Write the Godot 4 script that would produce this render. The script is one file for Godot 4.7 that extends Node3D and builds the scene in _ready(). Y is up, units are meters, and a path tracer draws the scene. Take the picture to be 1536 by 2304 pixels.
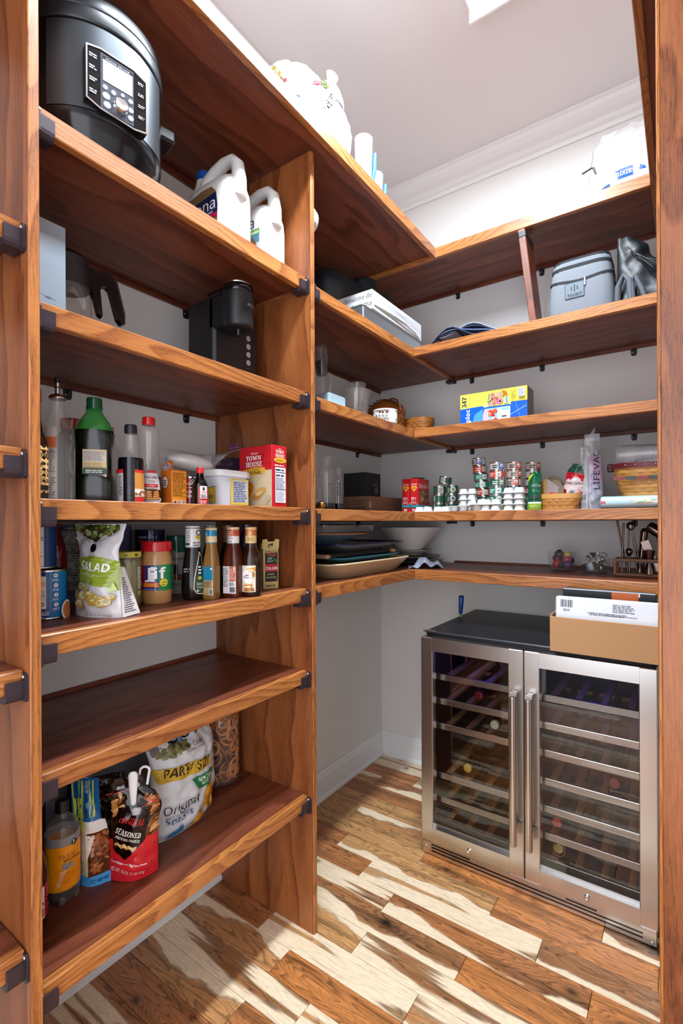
extends Node3D
# A walk-in pantry: stained-wood shelving on two walls, groceries, and a two-door wine cooler.
var M := {}
var used := {}
var rng := RandomNumberGenerator.new()
var fonts := {}
var noise := FastNoiseLite.new()

# ---------------------------------------------------------------- mesh builder
class MB:
	var v := PackedVector3Array()
	var n := PackedVector3Array()
	var uv := PackedVector2Array()
	var c := PackedColorArray()
	var ix := PackedInt32Array()
	var col := Color.WHITE
	var uo := Vector2.ZERO
	func hue(hex: String) -> MB:
		col = Color(hex).srgb_to_linear()
		return self
	func vert(p: Vector3, nn: Vector3, t := Vector2.ZERO) -> int:
		v.append(p); n.append(nn); uv.append(t); c.append(col)
		return v.size() - 1
	func tri(a: Vector3, b: Vector3, d: Vector3) -> void:
		var nn := (b - a).cross(d - a).normalized()
		var i := vert(a, nn); vert(b, nn); vert(d, nn)
		ix.append_array([i, i + 2, i + 1])
	func quad(a: Vector3, b: Vector3, d: Vector3, e: Vector3) -> void:
		var nn := (b - a).cross(e - a)
		if nn.length() < 1e-12:
			nn = (d - b).cross(e - d)
		nn = nn.normalized()
		var i := vert(a, nn, Vector2(0, 0)); vert(b, nn, Vector2(1, 0)); vert(d, nn, Vector2(1, 1)); vert(e, nn, Vector2(0, 1))
		ix.append_array([i, i + 2, i + 1, i, i + 3, i + 2])
	# chamfered box; grain = axis along which the wood runs (uv in metres along it)
	func box(ctr: Vector3, size: Vector3, bev := 0.0, grain := -1, basis := Basis()) -> MB:
		var h := size * 0.5
		var b := minf(bev, minf(h.x, minf(h.y, h.z)) * 0.9)
		var P := func(sx: float, sy: float, sz: float, ax: int) -> Vector3:
			var q := Vector3(sx * h.x, sy * h.y, sz * h.z)
			for k in 3:
				if k != ax:
					q[k] -= signf(q[k]) * b
			return q
		var put := func(pts: Array, nn: Vector3) -> void:
			var i := v.size()
			for q in pts:
				var t := Vector2.ZERO
				if grain >= 0:
					var ax := nn.abs().max_axis_index()
					var o := [0, 1, 2]
					o.erase(ax)
					var g := grain
					if ax == grain:
						g = o[0]
					var w: int = o[0] if o[1] == g else o[1]
					t = Vector2(q[g] / 2.6, (q[w] + 0.37 * q[ax]) / 0.5) + uo
				vert(ctr + basis * q, basis * nn, t)
			for k in range(1, pts.size() - 1):
				var a: Vector3 = pts[0]; var bb: Vector3 = pts[k]; var d: Vector3 = pts[k + 1]
				if (bb - a).cross(d - a).dot(nn) > 0:
					ix.append_array([i, i + k + 1, i + k])
				else:
					ix.append_array([i, i + k, i + k + 1])
		var S := [-1.0, 1.0]
		for ax in 3:
			var a1 := (ax + 1) % 3
			var a2 := (ax + 2) % 3
			for s in S:
				var pts := []
				for q in [[-1, -1], [1, -1], [1, 1], [-1, 1]]:
					var t := Vector3.ZERO
					t[ax] = s; t[a1] = q[0]; t[a2] = q[1]
					pts.append(P.call(t.x, t.y, t.z, ax))
				var nn := Vector3.ZERO
				nn[ax] = s
				put.call(pts, nn)
			if b > 0.0:
				for s1 in S:
					for s2 in S:
						var t0 := Vector3.ZERO
						t0[ax] = -1; t0[a1] = s1; t0[a2] = s2
						var t1 := t0
						t1[ax] = 1
						var nn := Vector3.ZERO
						nn[a1] = s1; nn[a2] = s2
						put.call([P.call(t0.x, t0.y, t0.z, a1), P.call(t1.x, t1.y, t1.z, a1), P.call(t1.x, t1.y, t1.z, a2), P.call(t0.x, t0.y, t0.z, a2)], nn.normalized())
		if b > 0.0:
			for sx in S:
				for sy in S:
					for sz in S:
						put.call([P.call(sx, sy, sz, 0), P.call(sx, sy, sz, 1), P.call(sx, sy, sz, 2)], Vector3(sx, sy, sz).normalized())
		return self
	# smooth grid of points: rows go "up", columns run counter-clockwise seen from above
	func grid(rows: Array, wrap := false, flip := false) -> void:
		var R := rows.size()
		var C: int = rows[0].size()
		var base := v.size()
		for i in R:
			for j in C:
				var jp: int = (j + 1) % C if wrap else mini(j + 1, C - 1)
				var jm: int = (j + C - 1) % C if wrap else maxi(j - 1, 0)
				var di: Vector3 = rows[mini(i + 1, R - 1)][j] - rows[maxi(i - 1, 0)][j]
				var dj: Vector3 = rows[i][jp] - rows[i][jm]
				var nn := di.cross(dj)
				if nn.length() < 1e-10:
					var k := i + 1 if i < R / 2 else i - 1
					k = clampi(k, 0, R - 1)
					nn = di.cross(rows[k][jp] - rows[k][jm])
					if rows[i][jp].distance_to(rows[i][jm]) < 1e-7:
						nn = Vector3(0, -1 if i < R / 2 else 1, 0) if absf(di.y) < 0.3 * di.length() else nn
				nn = nn.normalized()
				vert(rows[i][j], -nn if flip else nn, Vector2(float(j) / maxi(C - 1, 1), float(i) / maxi(R - 1, 1)))
		for i in R - 1:
			for j in (C if wrap else C - 1):
				var j2 := (j + 1) % C
				var a := base + i * C + j2; var b := base + i * C + j; var d := base + (i + 1) * C + j; var e := base + (i + 1) * C + j2
				if flip:
					ix.append_array([a, b, d, a, d, e])
				else:
					ix.append_array([a, d, b, a, e, d])
	# stacked rings [y, rx, rz, e, ox, oz]; a repeated y,rx row is a crease; e=2 round, 4+ squarish
	func body(prof: Array, segs := 32, at := Vector3.ZERO, cap := true, basis := Basis()) -> MB:
		var run := []
		var runs := []
		for k in prof.size():
			var p: Array = prof[k]
			if run.size() and is_equal_approx(run[-1][0], p[0]) and is_equal_approx(run[-1][1], p[1]):
				runs.append(run)
				run = []
			run.append(p)
		runs.append(run)
		for r in runs:
			if r.size() < 2:
				continue
			var rows := []
			for p in r:
				rows.append(MB.ring(p, segs, at, basis))
			grid(rows, true)
		if cap:
			for s in [0, 1]:
				var p: Array = prof[0] if s == 0 else prof[-1]
				if p[1] < 1e-5:
					continue
				var rg: Array = MB.ring(p, segs, at, basis)
				var nn := basis * Vector3(0, -1 if s == 0 else 1, 0)
				var i := v.size()
				vert(at + basis * Vector3(p[4] if p.size() > 4 else 0.0, p[0], p[5] if p.size() > 5 else 0.0), nn)
				for q in rg:
					vert(q, nn)
				for j in segs:
					var j2 := (j + 1) % segs
					if s == 0:
						ix.append_array([i, i + 1 + j2, i + 1 + j])
					else:
						ix.append_array([i, i + 1 + j, i + 1 + j2])
		return self
	static func rho(th: float, rx: float, rz: float, e: float) -> float:
		if rx < 1e-9 or rz < 1e-9:
			return 0.0
		return pow(pow(absf(cos(th) / rx), e) + pow(absf(sin(th) / rz), e), -1.0 / e)
	static func ring(p: Array, segs: int, at: Vector3, basis := Basis()) -> Array:
		var out := []
		var e: float = p[3] if p.size() > 3 else 2.0
		var rz: float = p[2] if p.size() > 2 else p[1]
		var ox: float = p[4] if p.size() > 4 else 0.0
		var oz: float = p[5] if p.size() > 5 else 0.0
		for j in segs:
			var th := TAU * j / segs
			if e > 3.0:   # gather points at the corners
				th += 0.13 * sin(4 * th) * -1.0
			var q := MB.rho(th, p[1], rz, e)
			out.append(at + basis * Vector3(q * cos(th) + ox, p[0], q * sin(th) + oz))
		return out
	func tube(path: Array, rad, segs := 10, closed := false) -> MB:
		var N := path.size()
		var up := Vector3.UP
		var t0: Vector3 = (path[1] - path[0]).normalized()
		if absf(t0.dot(up)) > 0.9:
			up = Vector3.RIGHT
		var a := t0.cross(up).normalized()
		var rows := []
		for k in N:
			var t: Vector3
			if closed:
				t = (path[(k + 1) % N] - path[(k + N - 1) % N]).normalized()
			else:
				t = (path[mini(k + 1, N - 1)] - path[maxi(k - 1, 0)]).normalized()
			a = (a - t * a.dot(t)).normalized()
			var b := a.cross(t)
			var r: float = rad[k] if rad is Array else rad
			var row := []
			for j in segs:
				var th := TAU * j / segs
				row.append(path[k] + (a * cos(th) + b * sin(th)) * r)
			rows.append(row)
		if closed:
			rows.append(rows[0])
		grid(rows, true)
		if not closed:
			for s in [0, N - 1]:
				var t: Vector3 = (path[1] - path[0]).normalized() * -1.0 if s == 0 else (path[N - 1] - path[N - 2]).normalized()
				var i := v.size()
				vert(path[s], t)
				for q in rows[s]:
					vert(q, t)
				for j in segs:
					var j2 := (j + 1) % segs
					if s == 0:
						ix.append_array([i, i + 1 + j2, i + 1 + j])
					else:
						ix.append_array([i, i + 1 + j, i + 1 + j2])
		return self
	# polygon (x,y) pushed along +z by d, placed by basis/at
	func extrude(poly: PackedVector2Array, d: float, at := Vector3.ZERO, basis := Basis(), smooth := false) -> MB:
		var pl := poly
		if Geometry2D.is_polygon_clockwise(pl):
			pl = pl.duplicate(); pl.reverse()
		var tr := Geometry2D.triangulate_polygon(pl)
		for s in [0, 1]:
			var nn := basis * Vector3(0, 0, -1 if s == 0 else 1)
			var i := v.size()
			for q in pl:
				vert(at + basis * Vector3(q.x, q.y, 0.0 if s == 0 else d), nn, q)
			for k in range(0, tr.size(), 3):
				var a := pl[tr[k]]; var b := pl[tr[k + 1]]; var e := pl[tr[k + 2]]
				var ccw := (b - a).cross(e - a) > 0
				if ccw == (s == 1):
					ix.append_array([i + tr[k], i + tr[k + 2], i + tr[k + 1]])
				else:
					ix.append_array([i + tr[k], i + tr[k + 1], i + tr[k + 2]])
		var N := pl.size()
		if smooth:
			var lo := []; var hi := []
			for q in pl:
				lo.append(at + basis * Vector3(q.x, q.y, 0)); hi.append(at + basis * Vector3(q.x, q.y, d))
			grid([hi, lo], true)
		else:
			for k in N:
				var a := pl[k]; var b := pl[(k + 1) % N]
				quad(at + basis * Vector3(a.x, a.y, 0), at + basis * Vector3(b.x, b.y, 0), at + basis * Vector3(b.x, b.y, d), at + basis * Vector3(a.x, a.y, d))
		return self
	func mesh() -> ArrayMesh:
		var ar := []
		ar.resize(Mesh.ARRAY_MAX)
		ar[Mesh.ARRAY_VERTEX] = v; ar[Mesh.ARRAY_NORMAL] = n; ar[Mesh.ARRAY_TEX_UV] = uv; ar[Mesh.ARRAY_COLOR] = c; ar[Mesh.ARRAY_INDEX] = ix
		var m := ArrayMesh.new()
		m.add_surface_from_arrays(Mesh.PRIMITIVE_TRIANGLES, ar)
		return m

# ---------------------------------------------------------------- flat print laid on a surface
# f.call(u, w) gives the point of the surface; u runs right, w up, as seen from outside
class Pr:
	var mb := MB.new()
	var f: Callable
	var lv := 1
	var lift := 0.0
	var fine := 1.0       # longest edge kept unsplit
	var root
	func _init(owner, fn: Callable, longest := 1.0, raise := 0.0) -> void:
		root = owner; f = fn; fine = longest; lift = raise
	func at(q: Vector2) -> void:
		var e := 0.0006
		var p: Vector3 = f.call(q.x, q.y)
		var nn: Vector3 = (f.call(q.x + e, q.y) - f.call(q.x - e, q.y)).cross(f.call(q.x, q.y + e) - f.call(q.x, q.y - e)).normalized()
		mb.vert(p + nn * (0.00022 * lv + lift), nn, q)
	func tri(a: Vector2, b: Vector2, d: Vector2, depth := 0) -> void:
		var l := maxf(a.distance_to(b), maxf(b.distance_to(d), d.distance_to(a)))
		if l > fine and depth < 7:
			if a.distance_to(b) >= l - 1e-9:
				var m := (a + b) * 0.5
				tri(a, m, d, depth + 1); tri(m, b, d, depth + 1)
			elif b.distance_to(d) >= l - 1e-9:
				var m := (b + d) * 0.5
				tri(a, b, m, depth + 1); tri(a, m, d, depth + 1)
			else:
				var m := (a + d) * 0.5
				tri(a, b, m, depth + 1); tri(m, b, d, depth + 1)
			return
		var i := mb.v.size()
		at(a); at(b); at(d)
		if (b - a).cross(d - a) > 0:
			mb.ix.append_array([i, i + 2, i + 1])
		else:
			mb.ix.append_array([i, i + 1, i + 2])
	func poly(pts, hex: String) -> Pr:
		mb.hue(hex)
		var pl := PackedVector2Array(pts)
		var t := Geometry2D.triangulate_polygon(pl)
		for k in range(0, t.size(), 3):
			tri(pl[t[k]], pl[t[k + 1]], pl[t[k + 2]])
		lv += 1
		return self
	func rect(x0: float, y0: float, x1: float, y1: float, hex: String) -> Pr:
		mb.hue(hex)
		tri(Vector2(x0, y0), Vector2(x1, y0), Vector2(x1, y1))
		tri(Vector2(x0, y0), Vector2(x1, y1), Vector2(x0, y1))
		lv += 1
		return self
	func ell(cx: float, cy: float, rx: float, ry: float, hex: String, tilt := 0.0, a0 := 0.0, a1 := TAU) -> Pr:
		mb.hue(hex)
		var N := 20
		for k in N:
			var t0 := a0 + (a1 - a0) * k / N
			var t1 := a0 + (a1 - a0) * (k + 1) / N
			var o := Vector2(cx, cy)
			tri(o, o + Vector2(cos(t0) * rx, sin(t0) * ry).rotated(tilt), o + Vector2(cos(t1) * rx, sin(t1) * ry).rotated(tilt))
		lv += 1
		return self
	func blob(cx: float, cy: float, r: float, hex: String, sd: int, sq := 1.0) -> Pr:   # irregular patch
		mb.hue(hex)
		var rr := RandomNumberGenerator.new()
		rr.seed = sd
		var ks := []
		for k in 11:
			ks.append(r * rr.randf_range(0.65, 1.15))
		for k in 11:
			var o := Vector2(cx, cy)
			tri(o, o + Vector2(cos(TAU * k / 11), sin(TAU * k / 11) * sq) * ks[k], o + Vector2(cos(TAU * (k + 1) / 11), sin(TAU * (k + 1) / 11) * sq) * ks[(k + 1) % 11])
		lv += 1
		return self
	func line(a: Vector2, b: Vector2, w: float, hex: String) -> Pr:
		var s := (b - a).orthogonal().normalized() * w * 0.5
		return poly([a - s, b - s, b + s, a + s], hex)
	func curve(pts: Array, w: float, hex: String) -> Pr:
		for k in pts.size() - 1:
			line(pts[k], pts[k + 1], w, hex)
			lv -= 1
		lv += 1
		return self
	# rows of print too small to read
	func rows(x0: float, y0: float, x1: float, y1: float, count: int, hex: String, sd := 3) -> Pr:
		mb.hue(hex)
		var rr := RandomNumberGenerator.new()
		rr.seed = sd
		var hgt := (y1 - y0) / count
		for k in count:
			var x := x0
			var xe := x1 - rr.randf() * 0.3 * (x1 - x0)
			while x < xe:
				var w := minf(rr.randf_range(1.2, 4.5) * hgt * 0.7, xe - x)
				var y := y0 + hgt * k
				tri(Vector2(x, y), Vector2(x + w, y), Vector2(x + w, y + hgt * 0.52))
				tri(Vector2(x, y), Vector2(x + w, y + hgt * 0.52), Vector2(x, y + hgt * 0.52))
				x += w + hgt * 0.4
		lv += 1
		return self
	func bars(x0: float, y0: float, x1: float, y1: float, hex := "#222222", sd := 5) -> Pr:
		mb.hue(hex)
		var rr := RandomNumberGenerator.new()
		rr.seed = sd
		var u := (x1 - x0) / 48.0
		var x := x0
		while x < x1 - u:
			var w := u * rr.randi_range(1, 3)
			w = minf(w, x1 - x)
			tri(Vector2(x, y0), Vector2(x + w, y0), Vector2(x + w, y1)); tri(Vector2(x, y0), Vector2(x + w, y1), Vector2(x, y1))
			x += w + u * rr.randi_range(1, 2)
		lv += 1
		return self
	# lettering fitted into the box x0,y0 - x1,y1 ; lean = slant, turn = angle about the box centre, clip = keep only u<clip
	func txt(s: String, x0: float, y0: float, x1: float, y1: float, hex: String, font := "b", lean := 0.0, turn := 0.0) -> Pr:
		mb.hue(hex)
		var g: Array = root.glyphs(s, font)
		var bb: Rect2 = g[1]
		var k := Vector2((x1 - x0) / bb.size.x, (y1 - y0) / bb.size.y)
		var ctr := Vector2((x0 + x1) * 0.5, (y0 + y1) * 0.5)
		var pts: PackedVector2Array = g[0]
		for i in range(0, pts.size(), 3):
			var q := []
			for j in 3:
				var p := (pts[i + j] - bb.position) * k + Vector2(x0, y0)
				p.x += lean * (p.y - y0)
				if turn != 0.0:
					p = ctr + (p - ctr).rotated(turn)
				q.append(p)
			tri(q[0], q[1], q[2])
		lv += 1
		return self

func glyphs(s: String, font: String) -> Array:
	var key := font + s
	if fonts.has(key):
		return fonts[key]
	var sf := SystemFont.new()
	sf.font_names = PackedStringArray([{"b": "Droid Sans", "r": "Droid Sans", "s": "Droid Serif", "S": "Droid Serif", "m": "Droid Sans Mono"}[font]])
	sf.font_weight = 700 if font in ["b", "S"] else 400
	var tm := TextMesh.new()
	tm.text = s; tm.font = sf; tm.font_size = 48; tm.depth = 0.0; tm.pixel_size = 0.01; tm.curve_step = 1.5
	var ar := tm.get_mesh_arrays()
	var vs: PackedVector3Array = ar[Mesh.ARRAY_VERTEX]
	var id: PackedInt32Array = ar[Mesh.ARRAY_INDEX] if ar[Mesh.ARRAY_INDEX] != null else PackedInt32Array()
	var out := PackedVector2Array()
	var lo := Vector2(1e9, 1e9)
	var hi := Vector2(-1e9, -1e9)
	var cnt := id.size() if id.size() else vs.size()
	for i in cnt:
		var p := vs[id[i]] if id.size() else vs[i]
		var q := Vector2(p.x, p.y)
		out.append(q)
		lo = lo.min(q); hi = hi.max(q)
	fonts[key] = [out, Rect2(lo, hi - lo)]
	return fonts[key]

# surfaces for print
func on_flat(o: Vector3, right: Vector3, up: Vector3) -> Callable:
	return func(u: float, w: float) -> Vector3: return o + right * u + up * w
func on_body(prof: Array, th0 := PI / 2, at := Vector3.ZERO) -> Callable:   # th0: direction of u = 0
	return func(u: float, w: float) -> Vector3:
		var k := 0
		while k < prof.size() - 2 and prof[k + 1][0] <= w:
			k += 1
		var a: Array = prof[k]; var b: Array = prof[k + 1]
		var t := clampf((w - a[0]) / maxf(b[0] - a[0], 1e-6), 0, 1)
		var rx: float = lerpf(a[1], b[1], t)
		var rz: float = lerpf(a[2] if a.size() > 2 else a[1], b[2] if b.size() > 2 else b[1], t)
		var e: float = a[3] if a.size() > 3 else 2.0
		var th: float
		if e > 3.0:
			th = th0 - atan(u / MB.rho(th0, rx, rz, e))
		else:
			th = th0 - u / maxf(rx, rz)
		var q := MB.rho(th, rx, rz, e)
		return at + Vector3(q * cos(th), w, q * sin(th))

# ---------------------------------------------------------------- nodes
func named(s: String) -> String:
	if not used.has(s):
		used[s] = 0
		return s
	used[s] += 1
	return "%s_%03d" % [s, used[s]]
func thing(called: String, label: String, category: String, at := Vector3.ZERO, turn := 0.0, group := "") -> Node3D:
	var o := Node3D.new()
	o.name = named(called)
	add_child(o, true)
	o.position = at
	o.rotation_degrees.y = turn
	o.set_meta("label", label); o.set_meta("category", category)
	if group != "":
		o.set_meta("group", group)
	return o
func part(called: String, mb, mat, parent: Node = null, label := "") -> MeshInstance3D:
	var o := MeshInstance3D.new()
	o.name = called if parent else named(called)
	o.mesh = mb.mesh() if mb is MB else (mb.mb.mesh() if mb is Pr else mb)
	o.material_override = null
	var m: Material = M[mat] if mat is String else mat
	o.mesh.surface_set_material(0, m)
	(parent if parent else self).add_child(o, true)
	if label != "":
		o.set_meta("label", label)
	return o
func struct(called: String, mb: MB, mat, parent: Node = null) -> MeshInstance3D:
	var o := part(called, mb, mat, parent)
	o.set_meta("kind", "structure")
	return o
func mat(called: String, hex: String, rough := 0.5, metal := 0.0, spec := 0.5) -> StandardMaterial3D:
	var m := StandardMaterial3D.new()
	m.albedo_color = Color(hex)
	m.roughness = rough; m.metallic = metal; m.metallic_specular = spec
	m.resource_name = called
	M[called] = m
	return m
func glass(called: String, hex: String, alpha: float, rough := 0.03) -> StandardMaterial3D:
	var m := mat(called, hex, rough)
	m.transparency = BaseMaterial3D.TRANSPARENCY_ALPHA
	m.albedo_color.a = alpha
	return m

# ---------------------------------------------------------------- textures
func n2(x: float, y: float) -> float:
	return noise.get_noise_2d(x, y)
func wood_tex(sd: int, rings: float, soft: float) -> ImageTexture:   # 2.6 m along u, 0.5 m across v
	var W := 1536
	var H := 512
	var im := Image.create(W, H, false, Image.FORMAT_RGB8)
	noise.seed = sd
	noise.frequency = 1.0
	noise.fractal_octaves = 2
	for y in H:
		var v := y * 0.5 / H
		for x in W:
			var u := x * 2.6 / W
			var w := n2(u * 0.9, v * 4.0)
			var d := v * rings + w * rings * 0.13 + n2(u * 3.0 + 40, v * 14.0) * 0.35
			var s := d - floorf(d)
			s = s * s * (1.0 if s < 0.9 else (1.0 - s) * 10.0)
			var fib := n2(u * 9.0, v * 420.0)
			var pore := n2(u * 16.0 + 9.0, v * 700.0)
			var big := n2(u * 1.1 + 7, v * 7.0)
			var k := 0.90 - soft * s - 0.10 * fib + 0.10 * big - (0.16 if pore > 0.32 else 0.0) * (0.5 + s)
			im.set_pixel(x, y, Color(clampf(k * 1.04, 0, 1), clampf(k * (0.98 - 0.10 * s + 0.03 * big), 0, 1), clampf(k * (0.94 - 0.16 * s), 0, 1)))
	return ImageTexture.create_from_image(im)
# acacia boards, one per strip: 16 strips of 64 rows, 1.3 m along
func plank_tex(sd: int, kinds: Array) -> ImageTexture:
	var W := 1024
	var H := 64 * kinds.size()
	var im := Image.create(W, H, false, Image.FORMAT_RGB8)
	noise.seed = sd
	noise.frequency = 1.0
	noise.fractal_octaves = 3
	var r := RandomNumberGenerator.new()
	r.seed = sd
	var sap := Color("#f0d9b8")
	var hearts := [Color("#c08a58"), Color("#b87848"), Color("#cf9a62"), Color("#a9744a")]
	for s in kinds.size():
		var kind: int = kinds[s]       # 0 cream, 1 mixed, 2 brown, 3 orange
		var o := s * 37.7
		var pith := r.randf_range(-0.6, 1.6)
		var knots := []
		for k in r.randi_range(1, 2):
			knots.append([r.randf_range(0.1, 1.2), r.randf_range(0.15, 0.85), r.randf_range(0.5, 1.0)])
		var heart: Color = hearts[r.randi() % 4]
		if kind == 3:
			heart = Color("#cc8348")
		var lim: float = [0.24, 0.62, 1.35, 1.3][kind]
		var top := r.randf() < 0.5
		for y in 64:
			var v0 := y / 64.0
			for x in W:
				var u := x * 1.3 / W
				var v := v0
				var bump := 0.0
				for kn in knots:
					var dx: float = (u - kn[0]) / 0.075
					var dv: float = (v0 - kn[1]) / 0.42
					var g := exp(-(dx * dx + dv * dv * 1.5))
					bump += g * kn[2]
				var w := n2(u * 1.4 + o, v * 1.1)
				var f := (v - pith) * 3.2 + w * 2.6 + bump * 2.4 + n2(u * 4.0 + o, v * 3.0 + 20) * 0.5
				var rg := f * 1.9
				rg -= floorf(rg)
				rg = rg * rg * rg * (1.0 if rg < 0.92 else (1.0 - rg) * 12.0)
				var e := (v if top else 1.0 - v) + 0.62 * n2(u * 1.7 + o + 90, 0.4) + 0.10 * n2(u * 9 + o, v * 2) + (0.3 * bump if kind == 0 else 0.0)
				var m := smoothstep(lim - 0.05, lim + 0.07, e) if kind > 0 else 1.0 - smoothstep(0.02, 0.30, absf(e - 0.5) * 0 + 0.36 + 0.75 * n2(u * 1.3 + o + 50, v * 1.9) - 0.35)
				var c := heart
				c = c.darkened(clampf(0.42 * rg + 0.30 * bump * bump + 0.30 * clampf(n2(u * 1.0 + o + 5, v * 2.2 + 60) * 1.4, 0, 1), 0, 0.75))
				var cs := sap.darkened(0.10 * rg)
				c = c.lerp(cs, m)
				var edge := exp(-pow((m - 0.5) * 3.6, 2.0))
				c = c.darkened(0.20 * edge * (1.0 if m > 0.02 and m < 0.98 else 0.0))
				for kn in knots:
					var dx: float = (u - kn[0]) / 0.011
					var dv: float = (v0 - kn[1]) / 0.10
					var g := exp(-(dx * dx + dv * dv))
					c = c.darkened(clampf(g * 0.75 * kn[2], 0, 1))
				var fib := 1.0 - 0.09 * n2(u * 14.0 + o, v * 46.0) - 0.06 * n2(u * 40.0, v * 130.0 + o)
				im.set_pixel(x, s * 64 + y, Color(clampf(c.r * fib, 0, 1), clampf(c.g * fib, 0, 1), clampf(c.b * fib, 0, 1)))
	return ImageTexture.create_from_image(im)
func noise_tex(freq: float, c0: Color, c1: Color, sd: int, size := 256) -> NoiseTexture2D:
	var t := NoiseTexture2D.new()
	t.width = size; t.height = size; t.seamless = true
	var f := FastNoiseLite.new()
	f.seed = sd; f.frequency = freq; f.fractal_octaves = 3
	t.noise = f
	var g := Gradient.new()
	g.set_color(0, c0); g.set_color(1, c1)
	t.color_ramp = g
	return t
func brushed_tex(sd: int) -> ImageTexture:
	var im := Image.create(64, 512, false, Image.FORMAT_RGB8)
	var r := RandomNumberGenerator.new()
	r.seed = sd
	for y in 512:
		for x in 64:
			var k := 0.5 + r.randf_range(-0.12, 0.12)
			im.set_pixel(x, y, Color(k, k, k))
	return ImageTexture.create_from_image(im)

func materials() -> void:
	var wt := wood_tex(11, 46.0, 0.20)
	var wt2 := wood_tex(23, 9.0, 0.24)
	for e in [["wood_panel", "#844b34", wt2, 0.42], ["wood_side", "#a4683c", wt2, 0.38], ["wood_edge", "#bd8046", wt, 0.36]]:
		var m := mat(e[0], e[1], e[3])
		m.albedo_texture = e[2]
		m.heightmap_enabled = false
		m.metallic_specular = 0.5
	for e in [["boards_a", 5, [0, 1, 0, 1, 3, 2, 1, 0]], ["boards_b", 71, [2, 1, 3, 1, 0, 1, 2, 3]]]:
		var m := mat(e[0], "#ffffff", 0.30)
		m.albedo_texture = plank_tex(e[1], e[2])
	mat("wall_paint", "#e3e2df", 0.75)
	mat("ceiling_paint", "#e6e6e6", 0.85)
	mat("trim_paint", "#eceeee", 0.35)
	mat("bronze", "#3b3138", 0.36, 0.35)
	mat("screw", "#c8c8c8", 0.3, 1.0)
	mat("black_metal", "#15181d", 0.45)
	mat("black_plastic", "#17191d", 0.42)
	mat("black_gloss", "#0c0d10", 0.12)
	mat("dark_grey", "#34363a", 0.5)
	mat("gap", "#1b0f09", 0.9)
	var st := mat("steel", "#cfccc8", 0.27, 1.0)
	st.roughness_texture = noise_tex(0.02, Color(0.8, 0.8, 0.8), Color(1, 1, 1), 3)
	mat("steel_light", "#d8d8d8", 0.2, 1.0)
	mat("rack_wood", "#a9764a", 0.5)
	glass("cooler_glass", "#060708", 0.16, 0.01)
	mat("cooler_inside", "#141517", 0.6)
	var p := mat("print", "#ffffff", 0.42)
	p.vertex_color_use_as_albedo = true
	var p2 := mat("print_matt", "#ffffff", 0.75)
	p2.vertex_color_use_as_albedo = true
	var p3 := mat("print_gloss", "#ffffff", 0.16)
	p3.vertex_color_use_as_albedo = true
	var p4 := mat("metal_tint", "#ffffff", 0.28, 1.0)
	p4.vertex_color_use_as_albedo = true
	glass("pet_grey", "#b8b4ae", 0.10, 0.05)
	glass("clear_plastic", "#f4f4f2", 0.05, 0.05)
	glass("clear_glass", "#f2f6f4", 0.06, 0.02)
	glass("poly_grey", "#c8ccd2", 0.35, 0.2)
	glass("poly_clear", "#f2f4f8", 0.10, 0.15)
	glass("poly_lilac", "#c8b8cc", 0.30, 0.18)
	glass("brine", "#8a8430", 0.30, 0.05)
	glass("green_plastic", "#0f8a2c", 0.62, 0.06)
	mat("grey_enamel", "#8997a3", 0.35, 0.2)
	mat("cooker_black", "#15161a", 0.16, 0.2)
	mat("cooker_lid", "#22262b", 0.38)
	mat("cooker_shell", "#4a4f54", 0.38, 0.75)
	mat("jug_white", "#dedfdd", 0.4)
	mat("teal_black", "#15222a", 0.35)
	mat("tin_steel", "#aeb6bb", 0.30, 0.85)
	var hm := mat("heather", "#ffffff", 0.9)
	hm.albedo_texture = noise_tex(0.16, Color("#4c525b"), Color("#9aa0a8"), 8)
	hm.uv1_triplanar = true
	hm.uv1_scale = Vector3(9, 9, 9)
	mat("black_cloth", "#14171d", 0.8)
	mat("black_nylon", "#12161c", 0.48)
	mat("grey_strap", "#4a4f58", 0.7)
	var cg := glass("crackle_glass", "#eef2f0", 0.10, 0.08)
	var nt := noise_tex(0.09, Color.BLACK, Color.WHITE, 12)
	cg.normal_enabled = false
	var gz := mat("glaze", "#ffffff", 0.22)
	gz.vertex_color_use_as_albedo = true
	mat("gunmetal", "#6b5a54", 0.22, 1.0)
	mat("rack_brown", "#7a5540", 0.55)
	var cd := mat("card", "#ffffff", 0.85)
	cd.vertex_color_use_as_albedo = true
	var pw := mat("plastic_white", "#ffffff", 0.35)
	pw.vertex_color_use_as_albedo = true
	pw.backlight_enabled = true
	pw.backlight = Color(0.25, 0.25, 0.25)

# ---------------------------------------------------------------- the room
const XW := -1.3854
const XR := 0.41
const ZW := -2.3605
const ZF := 0.30
const CE := 3.05
const XF := -0.942     # front edges of the upright panels
const XS := -0.963     # shelf fronts between them
const XC := -0.954     # fronts of the corner shelves, left run
const ZC := -1.906     # and back run

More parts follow.
